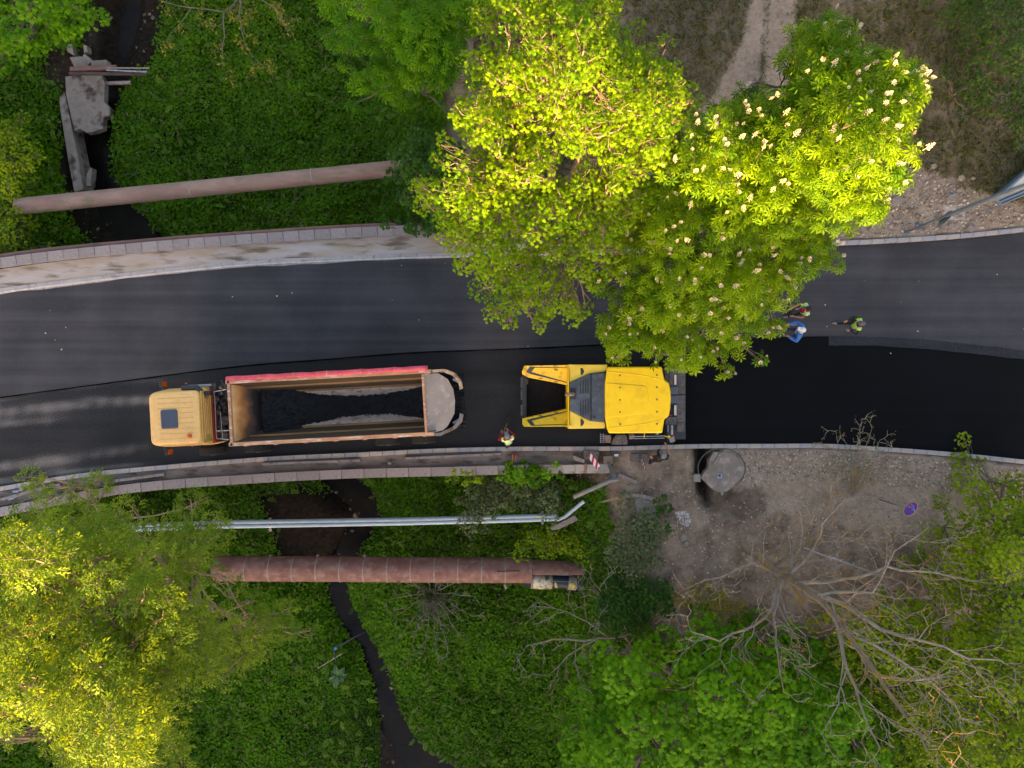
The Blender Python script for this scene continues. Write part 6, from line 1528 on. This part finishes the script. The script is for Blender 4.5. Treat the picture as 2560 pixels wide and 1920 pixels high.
pw = ctr[k_] + nn_[k_] * (sd_ * (hwid[k_] * r.uniform(0.55, 1.15, 420)))[:, None]; pw[:, 2] = np.maximum(ground_z(pw[:, 0], pw[:, 1]), -5.46)
o = scatter('stream_stones', [(1, 0, 0), (-1, 0, 0), (0, 0.8, 0), (0, -0.8, 0), (0, 0, 0.6), (0, 0, -0.6)], [(0, 2, 4), (2, 1, 4), (1, 3, 4), (3, 0, 4), (2, 0, 5), (1, 2, 5), (3, 1, 5), (0, 3, 5)], pw, r.normal(0, 0.3, (420, 3)) + np.array([0, 0, 1]), r.uniform(0, 6, 420), 0.03 + 0.13 * r.uniform(0, 1, 420) ** 3, r.uniform(0, 1, 420), leaf_mat('wet_stone', srgb(58, 52, 46), srgb(128, 118, 104), 0.0, rough=0.6))
tag(o, 'stones and debris along the edges of the stream', 'stones', kind='stuff')
# fallen blossom and leaves
r = np.random.default_rng(5); n = 118
u = np.concatenate([r.uniform(0, 2560, 28), r.uniform(1450, 2300, 90)]); v = np.concatenate([r.uniform(650, 900, 28), r.uniform(1140, 1300, 90)])
w = Wn(u, v, np.full(n, 0.05)); z = np.maximum(ground_z(w[:, 0], w[:, 1]) + 0.02, np.where(v < 1000, 0.062, -9))
o = scatter('fallen_leaves', *t_flat(0.8), np.stack([w[:, 0], w[:, 1], z], -1), np.stack([0.2 * r.normal(0, 1, n), 0.2 * r.normal(0, 1, n), np.ones(n)], -1), r.uniform(0, 6, n), r.uniform(0.03, 0.085, n), r.uniform(0, 1, n), leaf_mat('fallen_petal', srgb(170, 168, 110), srgb(206, 196, 170), 0.1))
tag(o, 'fallen leaves and petals strewn on the road and soil', 'leaves', kind='stuff')
# bottles
m_bottle = M('bottle_blue', srgb(96, 124, 140), srgb(120, 140, 150), scale=6, rough=0.25)
for lab, px, py, a in (('blue plastic bottle lying beside the pale stone at the left edge', 42, 1228, 0.15), ('small white and blue bottle on the lower pavement at the left edge', 30, 1245, 0.25)):
    d = Vector((math.cos(a), math.sin(a), 0)); b0 = W(px, py, 0.16)
    e = MB().tube([b0 * 0 - d * 0.14, d * 0.06, d * 0.11, d * 0.16], [0.055, 0.055, 0.025, 0.025], 12).build('plastic_bottle', m_bottle, smooth=True, loc=b0); tag(e, lab, 'bottle')

# ------------------------------------------------------------------ ruins by the stream, upper left
m_ruin = M('old_concrete', srgb(124, 112, 104), srgb(150, 138, 128), scale=1.6, rough=0.95, bump=0.5, bscale=8, c3=srgb(70, 52, 46), s3=1.8)
def cz(pxs, z): return [(a / 3.456, b / 3.456) for a, b in pxs]
poly_slab('ruined_slab', 'broken concrete slab with ragged edge hanging over the stream', 'slab', cz([(560, 660), (640, 650), (880, 648), (905, 720), (898, 880), (950, 930), (945, 1000), (892, 1015), (888, 1110), (800, 1140), (745, 1146), (690, 1112), (640, 1130), (610, 1000), (570, 820)], 0), -4.1, 0.35, m_ruin, bevel=0.03)
poly_slab('ruined_wall', 'long crumbling concrete wall beside the stream below the broken slab', 'wall', cz([(505, 820), (560, 800), (600, 1000), (640, 1200), (680, 1400), (720, 1640), (640, 1660), (590, 1400), (550, 1150), (520, 960)], 0), -4.2, 0.9, m_ruin, bevel=0.03)
for lab, pxs in (('tilted grey concrete block above the rusty beams', [(700, 500), (725, 455), (790, 515), (755, 555)]), ('long grey concrete block at the edge of the dark stream', [(780, 520), (915, 508), (930, 560), (790, 570)]), ('rough concrete block left of the tilted block', [(600, 490), (700, 480), (760, 560), (640, 580)]), ('upright concrete frame piece below the green maple crown', [(560, 380), (620, 370), (630, 470), (580, 440)]), ('small concrete frame piece right of the upright one', [(715, 385), (745, 385), (750, 440), (720, 450)]), ('thin grey concrete post at the wall near the rusty pipe', [(745, 1500), (780, 1440), (795, 1450), (775, 1600), (740, 1600)])):
    poly_slab('ruin_block', lab, 'block', cz(pxs, 0), -3.9, 0.4, m_ruin, bevel=0.02, tilt=0.08)
def beam_px(name, label, a, b, w, z, mat):
    A, B = W(a[0] / 3.456, a[1] / 3.456, z), W(b[0] / 3.456, b[1] / 3.456, z)
    d = B - A
    o = MB().box((d.length / 2, 0, 0), (d.length, w, w * 0.8)).build(name, mat, loc=A, rz=math.atan2(d.y, d.x), bevel=0.01)
    tag(o, label, 'beam')
beam_px('rusty_beam', 'rusty steel beam across the stream, upper one of the bundle', (610, 600), (1010, 582), 0.18, -3.6, m_rust)
beam_px('rusty_beam', 'dark rusty beam across the stream, lowest of the bundle', (600, 636), (1270, 640), 0.13, -3.6, M('dark_rust', srgb(92, 70, 66), srgb(70, 54, 52), scale=3, rough=0.9))
beam_px('thin_rail', 'thin pale rail beside the upper rusty beam over the stream', (930, 588), (1295, 588), 0.05, -3.5, m_band)
beam_px('thin_rail', 'thin pale rail in the middle of the beam bundle over the stream', (920, 606), (1270, 622), 0.06, -3.5, m_galv)
beam_px('wooden_plank', 'weathered plank across the stream just below the beam bundle', (890, 722), (1130, 714), 0.14, -4.3, m_band)

# hose with blue joint lying in the lower undergrowth, pale stick
hs = empty('garden_hose', W(838, 1620, -4.2)); tag(hs, 'dark hose with a bright blue joint reaching into the stream', 'hose')
MB().tube([W(916, 1577, -4.4) - hs.location, W(880, 1596, -4.2) - hs.location, W(842, 1618, -4.1) - hs.location, W(835, 1628, -4.1) - hs.location, W(837, 1640, -4.1) - hs.location, W(840, 1656, -4.2) - hs.location], 0.035, 8).build('hose_tube', m_blackp, hs, smooth=True)
MB().box(W(839, 1620, -4.05) - hs.location, (0.14, 0.12, 0.1), 0.6).build('blue_joint', M('joint_blue', srgb(40, 120, 190), rough=0.5), hs, bevel=0.02)
st = MB().tube([Vector((0, 0, 0)), W(855, 1634, -4.1) - W(794, 1671, -4.15)], 0.02, 6).build('pale_stick', m_band, loc=W(794, 1671, -4.15)); tag(st, 'pale stick lying in the undergrowth below the hose', 'stick')
bd = gbase(845, 1690, -4.3)
mk = MB()
for k in range(7):
    a = k * 0.9; l = 0.42 + 0.08 * (k % 3)
    c, s = math.cos(a), math.sin(a)
    pl = [(0, 0, 0.55), (0.25, -0.09, 0.62), (0.55, -0.13, 0.66), (0.85, -0.08, 0.62), (1, 0, 0.55), (0.85, 0.08, 0.62), (0.55, 0.13, 0.66), (0.25, 0.09, 0.62), (0.5, 0, 0.6)]
    vs = [(x_ * l * c - y_ * s, x_ * l * s + y_ * c, z_ + 0.05 * (k % 3)) for x_, y_, z_ in pl]
    mk.add(vs, [(i, (i + 1) % 8, 8) for i in range(8)])
mk.tube([(0, 0, -0.2), (0, 0, 0.56)], 0.02, 5)
tag(mk.build('burdock_plant', M('burdock_leaf', srgb(46, 84, 34), srgb(60, 98, 44), scale=5, rough=0.6), loc=bd), 'burdock plant with large grey green leaves beside the stream', 'plant')

# ------------------------------------------------------------------ signs, pole, kiosk
def disc_sign(e, c, nrm, rad, front, back, name='sign_disc'):
    """round plate centred at c (local), facing nrm; front: list of (radius, material) from rim inwards"""
    q = Vector(nrm).to_track_quat('Z', 'Y').to_matrix().to_4x4()
    o = MB().lathe([(rad, -0.008), (rad, 0.008)], (0, 0, 0), 28).build(name, back, e)
    o.matrix_local = Matrix.Translation(c) @ q
    for k, (r0, m_) in enumerate(front):
        MB().lathe([(r0, 0.009 + 0.002 * k), (r0, 0.011 + 0.002 * k)], (0, 0, 0), 28).build('sign_face', m_, o)
    return o
m_sgrey = M('sign_back_grey', srgb(112, 118, 122), srgb(98, 104, 108), scale=5, rough=0.6)
m_sred = M('sign_red', srgb(192, 34, 60), srgb(182, 28, 52), rough=0.45)
m_sblue = M('sign_blue', srgb(30, 96, 214), srgb(28, 88, 204), rough=0.45)
m_swhite = M('sign_white', srgb(228, 228, 232), rough=0.45)
b0 = gbase(2196, 1248)
e = empty('no_stopping_sign', b0); tag(e, 'round blue and red no stopping sign on a post in front of the leafy tree', 'sign')
tip = Vector((0.02, 0, 2.62 - b0.z)); MB().tube([Vector((0, 0, 0)), tip], 0.03, 8).build('post', m_sgrey, e)
nn = Vector((-0.83, 0.55, 0.12)).normalized()
o = disc_sign(e, Vector((0, 0, 2.35 - b0.z)) + nn * 0.05, nn, 0.30, [(0.297, m_swhite), (0.285, m_sred), (0.238, m_sblue)], m_sgrey)
for a in (45, -45):
    MB().box((0, 0, 0.018), (0.034, 0.48, 0.004), R(a)).build('cross_bar', m_sred, o)
b0 = gbase(2258, 582)
e = empty('street_pole', b0); tag(e, 'tall grey steel pole with a round sign above the rubble at the right edge', 'pole')
MB().tube([(0, 0, 0), (0, 0, 2.0), (0, 0, 2.9), (0, 0, 3.0), (0, 0, 7.5)], [0.045, 0.05, 0.05, 0.085, 0.085], 14).build('shaft', M('pole_grey', srgb(110, 120, 130), srgb(96, 106, 116), scale=3, rough=0.5), e, smooth=True)
MB().lathe([(0.13, 0), (0.13, 0.02), (0.06, 0.03)], (0, 0, 0), 12).build('base_plate', m_sgrey, e)
nn = Vector((0.845, -0.535, 0.0))
disc_sign(e, Vector((0, 0, 2.5)) - nn * 0.0 + Vector((0.07, -0.045, 0)), nn, 0.33, [(0.32, m_swhite), (0.31, m_sred), (0.22, m_swhite)], m_sgrey)
poly_slab('mosaic_slab', 'square gridded paving slab under the leaning pole shadowed by rubble', 'slab', [(2358, 512), (2412, 511), (2412, 549), (2360, 549)], 0.16, 0.1, m_conc)
poly_slab('sign_base', 'small blue grey foundation plate near the foot of the pole', 'plate', [(2288, 556), (2306, 555), (2310, 572), (2290, 574)], 0.14, 0.08, m_deck)
k0 = W(2530, 470, 0.95)
ki = empty('utility_cabinet', (k0.x, k0.y, G(k0.x, k0.y))); tag(ki, 'corner of a blue grey cabinet with a pale flat top at the right edge', 'cabinet')
o0 = ki.location
def kp(px, py, z): return W(px, py, z) - o0
m_kw = M('kiosk_cladding', srgb(104, 122, 138), srgb(92, 108, 124), scale=4, rough=0.5, stretch=(1, 1, 8))
roofp = [kp(2512, 478, 0.95), kp(2640, 365, 0.95), kp(2760, 420, 0.95), kp(2640, 440, 0.95)]
MB().prism([(p_.x, p_.y) for p_ in roofp], 0.87 - o0.z, 0.96 - o0.z).build('roof', M('kiosk_roof', srgb(206, 196, 188), srgb(190, 182, 176), scale=2, rough=0.7), ki)
cen = sum(roofp, Vector()) / 4
ins = [p_ + (cen - p_) * 0.04 for p_ in roofp]
MB().prism([(p_.x, p_.y) for p_ in ins], 0, 0.87 - o0.z).build('wall', m_kw, ki)
for i in range(2):
    p1, p2 = (roofp[0], roofp[1]) if i == 0 else (roofp[0], roofp[3])
    MB().tube([Vector((p1.x, p1.y, 0.97 - o0.z)), Vector((p2.x, p2.y, 0.97 - o0.z))], 0.05, 6).build('roof_trim', m_kw, ki)
aw = [kp(2486, 497, 1.05), kp(2640, 434, 1.05), kp(2640, 458, 0.95), kp(2502, 513, 0.95)]
sg = MB().add([tuple(p_) for p_ in aw] + [(p_.x, p_.y, p_.z - 0.05) for p_ in aw], [(3, 2, 1, 0), (4, 5, 6, 7), (0, 1, 5, 4), (2, 3, 7, 6), (0, 4, 7, 3)]).build('awning', m_kw, ki)
for t in (0.35, 0.72):
    a1, b1 = aw[0].lerp(aw[3], t), aw[1].lerp(aw[2], t)
    MB().tube([a1 + Vector((0.1, 0, 0.012)), b1 + Vector((0, 0, 0.012))], 0.014, 5).build('awning_seam', m_hblack, ki)
MB().tube([aw[3] - Vector((0, 0, 0.05)), Vector((aw[3].x, aw[3].y, 0))], 0.03, 6).build('awning_post', m_kw, ki)

# ------------------------------------------------------------------ people
m_skin = M('skin', srgb(176, 122, 92), srgb(160, 108, 80), scale=6, rough=0.6)
def person(label, head_px, face, hands, cloth, lean=0.0, stride=0.22, vest=None, hat=None, vest_open=False, pant=None, shoe=None, head_tilt=0.18, coat=False, seed=0, zfeet=0.06, hscale=1.0):
    """head_px: crown of the head in the photo at 1.72 m; face: heading of the chest (radians, 0 = image right)
    hands: (left, right) hand targets in the person's frame (x right, y forward, z up)"""
    hz = 1.70 * hscale + zfeet
    p = W(head_px[0], head_px[1], hz)
    fw = Vector((math.cos(face), math.sin(face), 0)); off = fw * (lean * 0.75)
    e = empty('person', (p.x - off.x, p.y - off.y, zfeet), face - math.pi / 2)
    tag(e, label, 'person')
    J, Ed, Rd, B = [], [], [], []
    def v(x, y, z, rx, ry=None): J.append(Vector((x, y, z))); Rd.append((rx, ry or rx)); return len(J) - 1
    def link(a, b, part): Ed.append((a, b)); B.append(part)
    ln = lean
    pel = v(0, 0, 0.95, 0.15, 0.11)
    wai = v(0, 0.02 + ln * 0.15, 1.1, 0.135, 0.10); link(pel, wai, 'torso')
    che = v(0, 0.02 + ln * 0.42, 1.3, 0.165, 0.115); link(wai, che, 'torso')
    upc = v(0, ln * 0.55, 1.42, 0.15, 0.10); link(che, upc, 'torso')
    nk = v(0, 0.01 + ln * 0.66, 1.50, 0.06); link(upc, nk, 'neck')
    jaw = v(0, 0.045 + ln * 0.74, 1.57 , 0.072, 0.085); link(nk, jaw, 'head')
    crn = v(0, 0.035 + ln * 0.80, 1.665, 0.085, 0.1); link(jaw, crn, 'head')
    nose = v(0, 0.135 + ln * 0.78, 1.605, 0.016); link(jaw, nose, 'head')
    for s, ht in ((-1, hands[0]), (1, hands[1])):
        sh = v(s * 0.185, ln * 0.55, 1.40, 0.075); link(upc, sh, 'sleeve')
        H_ = Vector(ht); S_ = J[sh]
        d = H_ - S_; L_ = min(d.length, 0.54)
        H_ = S_ + d.normalized() * L_
        mid = (S_ + H_) / 2
        bend = math.sqrt(max(0.0, 0.29 ** 2 - (L_ / 2) ** 2))
        out_ = Vector((s * 0.8, -0.35, -0.6)); dn = d.normalized(); out_ = (out_ - dn * out_.dot(dn)).normalized()
        E_ = mid + out_ * bend
        m1 = S_.lerp(E_, 0.5); ma = v(*m1, 0.052); link(sh, ma, 'sleeve')
        el = v(*E_, 0.044); link(ma, el, 'arm')
        wr = v(*H_, 0.028); link(el, wr, 'arm')
        hd = (H_ - E_).normalized(); side = hd.cross(Vector((0, 0, 1)))
        side = side.normalized() if side.length > 0.1 else Vector((1, 0, 0))
        pm = v(*(H_ + hd * 0.07), 0.03, 0.02); link(wr, pm, 'hand')
        for k, (so, fl) in enumerate(((-0.03, 0.07), (-0.01, 0.085), (0.01, 0.08), (0.03, 0.06))):
            f1 = v(*(H_ + hd * (0.09 + fl * 0.4) + side * so), 0.009); link(pm, f1, 'hand')
            f2 = v(*(H_ + hd * (0.09 + fl * 0.7) + side * so - Vector((0, 0, 0.03))), 0.008); link(f1, f2, 'hand')
        t1 = v(*(H_ + hd * 0.05 + side * 0.05 * -s - Vector((0, 0, 0.01))), 0.01); link(wr, t1, 'hand')
        t2 = v(*(H_ + hd * 0.085 + side * 0.055 * -s - Vector((0, 0, 0.03))), 0.009); link(t1, t2, 'hand')
    for s in (-1, 1):
        st_ = stride * s
        hp_ = v(s * 0.1, 0, 0.86, 0.095); link(pel, hp_, 'leg')
        kn = v(s * 0.11, st_ * 0.55 + 0.04, 0.49, 0.062); link(hp_, kn, 'leg')
        an = v(s * 0.12, st_ - 0.02, 0.10, 0.045); link(kn, an, 'leg')
        he = v(s * 0.12, st_ - 0.04, 0.045, 0.045); link(an, he, 'shoe')
        to = v(s * 0.125, st_ + 0.17, 0.04, 0.042, 0.04); link(he, to, 'shoe')
    me = bpy.data.meshes.new('skeleton'); me.from_pydata([tuple(j) for j in J], Ed, [])
    ob = bpy.data.objects.new('skeleton', me); COL.objects.link(ob)
    sk_ = ob.modifiers.new('skin', 'SKIN'); sk_.use_smooth_shade = True; sk_.branch_smoothing = 0.3
    sb_ = ob.modifiers.new('sub', 'SUBSURF'); sb_.levels = 1; sb_.render_levels = 1
    if not me.skin_vertices: me.skin_vertices.new()
    sd_ = me.skin_vertices[0].data
    for i, rr in enumerate(Rd): sd_[i].radius = rr; sd_[i].use_root = (i == pel)
    dg = bpy.context.evaluated_depsgraph_get()
    ev = ob.evaluated_get(dg)
    bm2 = bpy.data.meshes.new_from_object(ev)
    bpy.data.objects.remove(ob); bm2.name = 'body'
    nvt = len(bm2.vertices); co = np.empty(nvt * 3, np.float32); bm2.vertices.foreach_get('co', co); co = co.reshape(-1, 3)
    no = np.empty(nvt * 3, np.float32); bm2.vertices.foreach_get('normal', no); no = no.reshape(-1, 3)
    polys = [list(p_.vertices) for p_ in bm2.polygons]
    cen = np.array([co[q].mean(0) for q in polys])
    A = np.array([tuple(J[a]) for a, b in Ed]); Bv = np.array([tuple(J[b]) for a, b in Ed])
    rr = np.array([(Rd[a][0] + Rd[b][0]) / 2 for a, b in Ed])
    dv = Bv - A
    t = np.clip(((cen[:, None] - A[None]) * dv[None]).sum(-1) / ((dv ** 2).sum(-1)[None] + 1e-9), 0, 1)
    dist = np.linalg.norm(cen[:, None] - (A[None] + t[..., None] * dv[None]), axis=-1) / rr[None]
    part = np.array([{'torso': 0, 'neck': 4, 'head': 4, 'sleeve': 0, 'arm': 1, 'hand': 4, 'leg': 2, 'shoe': 3}[B[i]] for i in dist.argmin(1)])
    shirt, arm, pants, shoes = cloth
    bm2.materials.clear()
    for m_ in (shirt, arm, pants, shoes, m_skin): bm2.materials.append(m_)
    bm2.polygons.foreach_set('material_index', part.astype(np.int32)); bm2.polygons.foreach_set('use_smooth', np.ones(len(polys), bool))
    bo_ = bpy.data.objects.new('body', bm2); COL.objects.link(bo_); bo_.parent = e
    # vest or coat: a second layer grown 2 cm out from the torso
    if vest is not None:
        segs = np.array([b_ for b_ in B])[dist.argmin(1)]
        ok = (segs == 'torso') | ((segs == 'sleeve') & (np.abs(cen[:, 0]) < (0.22 if not coat else 9)) & (cen[:, 2] > 1.25))
        if coat: ok |= (segs == 'arm')
        ok &= cen[:, 2] < 1.47
        ok &= cen[:, 2] > 0.82
        if vest_open: ok &= ~((np.abs(cen[:, 0]) < 0.06) & (cen[:, 1] > 0.0))
        ok &= ~((np.hypot(cen[:, 0], cen[:, 1] - ln * 0.6 - 0.06) < 0.085) & (cen[:, 2] > 1.36))
        fi = [polys[i] for i in np.where(ok)[0]]
        used = sorted({i for f in fi for i in f}); mp_ = {i: k for k, i in enumerate(used)}
        vb = MB(); vb.add([tuple(co[i] + no[i] * (0.018 if not coat else 0.03)) for i in used], [tuple(mp_[i] for i in f) for f in fi])
        vo = vb.build('jacket' if coat else 'safety_vest', vest, e, smooth=True)
        if not coat:
            for sel in ((cen[:, 2] > 1.02) & (cen[:, 2] < 1.12), (np.abs(cen[:, 0] - 0.11) < 0.03) & (cen[:, 2] > 1.3), (np.abs(cen[:, 0] + 0.11) < 0.03) & (cen[:, 2] > 1.3)):
                fs = [polys[i] for i in np.where(ok & sel)[0]]
                us = sorted({i for f in fs for i in f}); mq = {i: k for k, i in enumerate(us)}
                if fs: MB().add([tuple(co[i] + no[i] * 0.022) for i in us], [tuple(mq[i] for i in f) for f in fs]).build('reflective_stripe', M('reflective_tape', srgb(176, 180, 186), srgb(150, 154, 160), scale=9, rough=0.35), vo, smooth=True)
    # hair or headgear
    c = J[crn]; kind, hm = hat
    if kind == 'hair':
        MB().lathe([(0.089, -0.035), (0.1, 0.01), (0.092, 0.055), (0.06, 0.09), (0.0, 0.1)], c + Vector((0, -0.018, 0)), 14, sy=1.12).build('hair', hm, e, smooth=True)
    else:
        cp = MB(); cp.lathe([(0.103, 0.0), (0.104, 0.03), (0.09, 0.075), (0.05, 0.1), (0.0, 0.105)], c + Vector((0, -0.01, 0.0)), 16, sy=1.1)
        cpo = cp.build('cap', hm, e, smooth=True)
        MB().add([c + Vector((-0.085, 0.07, 0.02)), c + Vector((-0.06, 0.18, 0.0)), c + Vector((0.06, 0.18, 0.0)), c + Vector((0.085, 0.07, 0.02))], [(0, 1, 2, 3)]).build('brim', hm, cpo)
    for sx in (-0.085, 0.085):
        MB().lathe([(0.012, -0.03), (0.022, 0.0), (0.012, 0.03)], J[jaw] + Vector((sx, -0.01, 0.02)), 8).build('ear', m_skin, e)
    for sx in (-0.032, 0.032):
        MB().lathe([(0.002, -0.006), (0.011, 0.0), (0.002, 0.006)], J[jaw] + Vector((sx, 0.082, 0.06)), 8).build('eye', m_hblack, e)
    MB().box(J[jaw] + Vector((0, 0.086, -0.012)), (0.045, 0.012, 0.01)).build('mouth', M('lips', srgb(140, 84, 72), rough=0.6), e)
    return e
def C_(name, a, b=None): return M(name, srgb(*a), srgb(*(b or a)), scale=8, rough=0.85)
c_red, c_black, c_navy, c_grey = C_('red_cloth', (172, 20, 48), (150, 14, 40)), C_('black_cloth', (22, 22, 26), (30, 30, 34)), C_('navy_cloth', (26, 32, 56), (36, 42, 64)), C_('grey_cloth', (120, 122, 128), (104, 106, 112))
c_lime, c_mint, c_neon, c_bluej, c_shoe, c_white = C_('lime_vest', (206, 236, 158), (186, 222, 140)), C_('mint_vest', (150, 226, 120), (134, 212, 108)), C_('neon_vest', (168, 226, 30), (150, 208, 24)), C_('blue_jacket', (44, 108, 190), (36, 92, 168)), C_('dusty_shoe', (140, 132, 124), (118, 110, 104)), C_('white_cloth', (216, 218, 224), (200, 202, 208))
h_dark, h_grey = C_('dark_hair', (30, 24, 22), (42, 34, 30)), C_('grey_hair', (112, 100, 96), (90, 80, 76))
pA = person('worker in a lime vest and red sleeves bending over a shovel between truck and paver', (1268, 1094), R(100), ((-0.22, 0.42, 1.0), (0.10, 0.46, 1.05)), (c_red, c_red, c_navy, c_black), lean=0.35, vest=c_lime, hat=('cap', c_grey))
pB = person('worker in an open mint vest over a red shirt holding a shovel', (2025, 771), R(190), ((-0.18, 0.42, 1.05), (0.16, 0.42, 1.02)), (c_red, m_skin, c_black, c_shoe), lean=0.06, vest=c_mint, hat=('hair', h_dark), vest_open=True, stride=-0.26)
pC = person('worker in a blue jacket and white cap holding a rake', (2010, 825), R(165), ((-0.3, 0.32, 1.1), (0.18, 0.45, 1.12)), (c_white, c_bluej, c_navy, c_shoe), lean=0.12, vest=c_bluej, hat=('cap', c_white), coat=True, vest_open=True, stride=0.2)
pD = person('worker in a neon yellow vest over black clothes holding a black folder', (2158, 809), R(175), ((-0.24, 0.22, 1.05), (0.14, 0.40, 1.15)), (c_black, c_black, c_black, c_shoe), lean=0.08, vest=c_neon, hat=('hair', h_grey), stride=0.3)
pE = person('operator in a black shirt and grey cap reaching for the paver control console', (1660, 1142), R(78), ((-0.3, 0.2, 0.95), (0.1, 0.62, 1.28)), (c_black, m_skin, c_black, c_black), lean=0.3, hat=('cap', c_grey), zfeet=0.12)
pF = person('worker in a mint vest half hidden by the lowest chestnut leaves above the paver', (1527, 822), R(-20), ((-0.25, 0.2, 0.95), (0.25, 0.2, 0.95)), (c_navy, m_skin, c_navy, c_shoe), vest=c_mint, hat=('hair', h_dark))
pG = person('worker in a white shirt glimpsed through a gap between maple and chestnut', (1563, 672), R(-60), ((-0.25, 0.2, 0.95), (0.25, 0.3, 1.0)), (c_white, m_skin, c_navy, c_shoe), hat=('hair', h_dark))
pH = person('worker in a red shirt and mint vest under the maple on the far pavement', (1404, 598), R(-100), ((-0.25, 0.15, 0.9), (0.25, 0.15, 0.9)), (c_red, c_red, c_navy, c_shoe), vest=c_mint, hat=('hair', h_dark), zfeet=0.12)
# tools they hold
m_wood = M('tool_handle', srgb(166, 118, 64), srgb(142, 98, 54), scale=8, rough=0.7)
def tool(name, label, a, za, b, zb, blade, bw, cat):
    A, B = W(a[0], a[1], za), W(b[0], b[1], zb)
    base = Vector((B.x, B.y, 0.06)); e = empty(name, base); tag(e, label, cat)
    MB().tube([A - base, B - base], 0.018, 8).build('handle', m_wood, e)
    d = (B - A); d.z = 0; d = d.normalized() if d.length > 0.01 else Vector((1, 0, 0)); n = Vector((-d.y, d.x, 0))
    q = B - base
    if blade == 'rake':
        mb = MB().box(q, (0.05, bw, 0.05), math.atan2(d.y, d.x)); mb.build('head', c_black, e)
        for k in range(7):
            t_ = q + n * bw * (k / 6 - 0.5); MB().tube([t_, t_ + d * 0.03 - Vector((0, 0, 0.06))], 0.008, 5).build('tine', c_black, e)
    else:
        pts_ = [q - n * bw / 2, q + n * bw / 2, q + n * bw / 2 + d * 0.24, q + d * 0.3, q - n * bw / 2 + d * 0.24]
        pts_ = [Vector((p_.x, p_.y, q.z + (0.02 if i < 2 else -0.02))) for i, p_ in enumerate(pts_)]
        MB().add(pts_ + [p_ - Vector((0, 0, 0.012)) for p_ in pts_], [(0, 1, 2, 3, 4), (9, 8, 7, 6, 5)] + [(i, (i + 1) % 5, 5 + (i + 1) % 5, 5 + i) for i in range(5)]).build('blade', c_black, e)
tool('shovel', 'wooden handled shovel held by the worker between truck and paver', (1253, 1095), 1.25, (1268, 1058), 0.12, 'shovel', 0.24, 'shovel')
tool('shovel', 'black shovel in the hands of the worker with the open mint vest', (2004, 760), 1.25, (1975, 773), 0.14, 'shovel', 0.26, 'shovel')
tool('rake', 'wooden handled rake in the hands of the worker in the blue jacket', (1996, 813), 1.2, (1937, 812), 0.14, 'rake', 0.42, 'rake')
fo_ = MB().box((0, 0, 0), (0.2, 0.26, 0.025), 0.15).build('black_folder', c_black, loc=W(2132, 800, 1.15), bevel=0.005); tag(fo_, 'black folder held by the worker in the neon vest', 'folder')
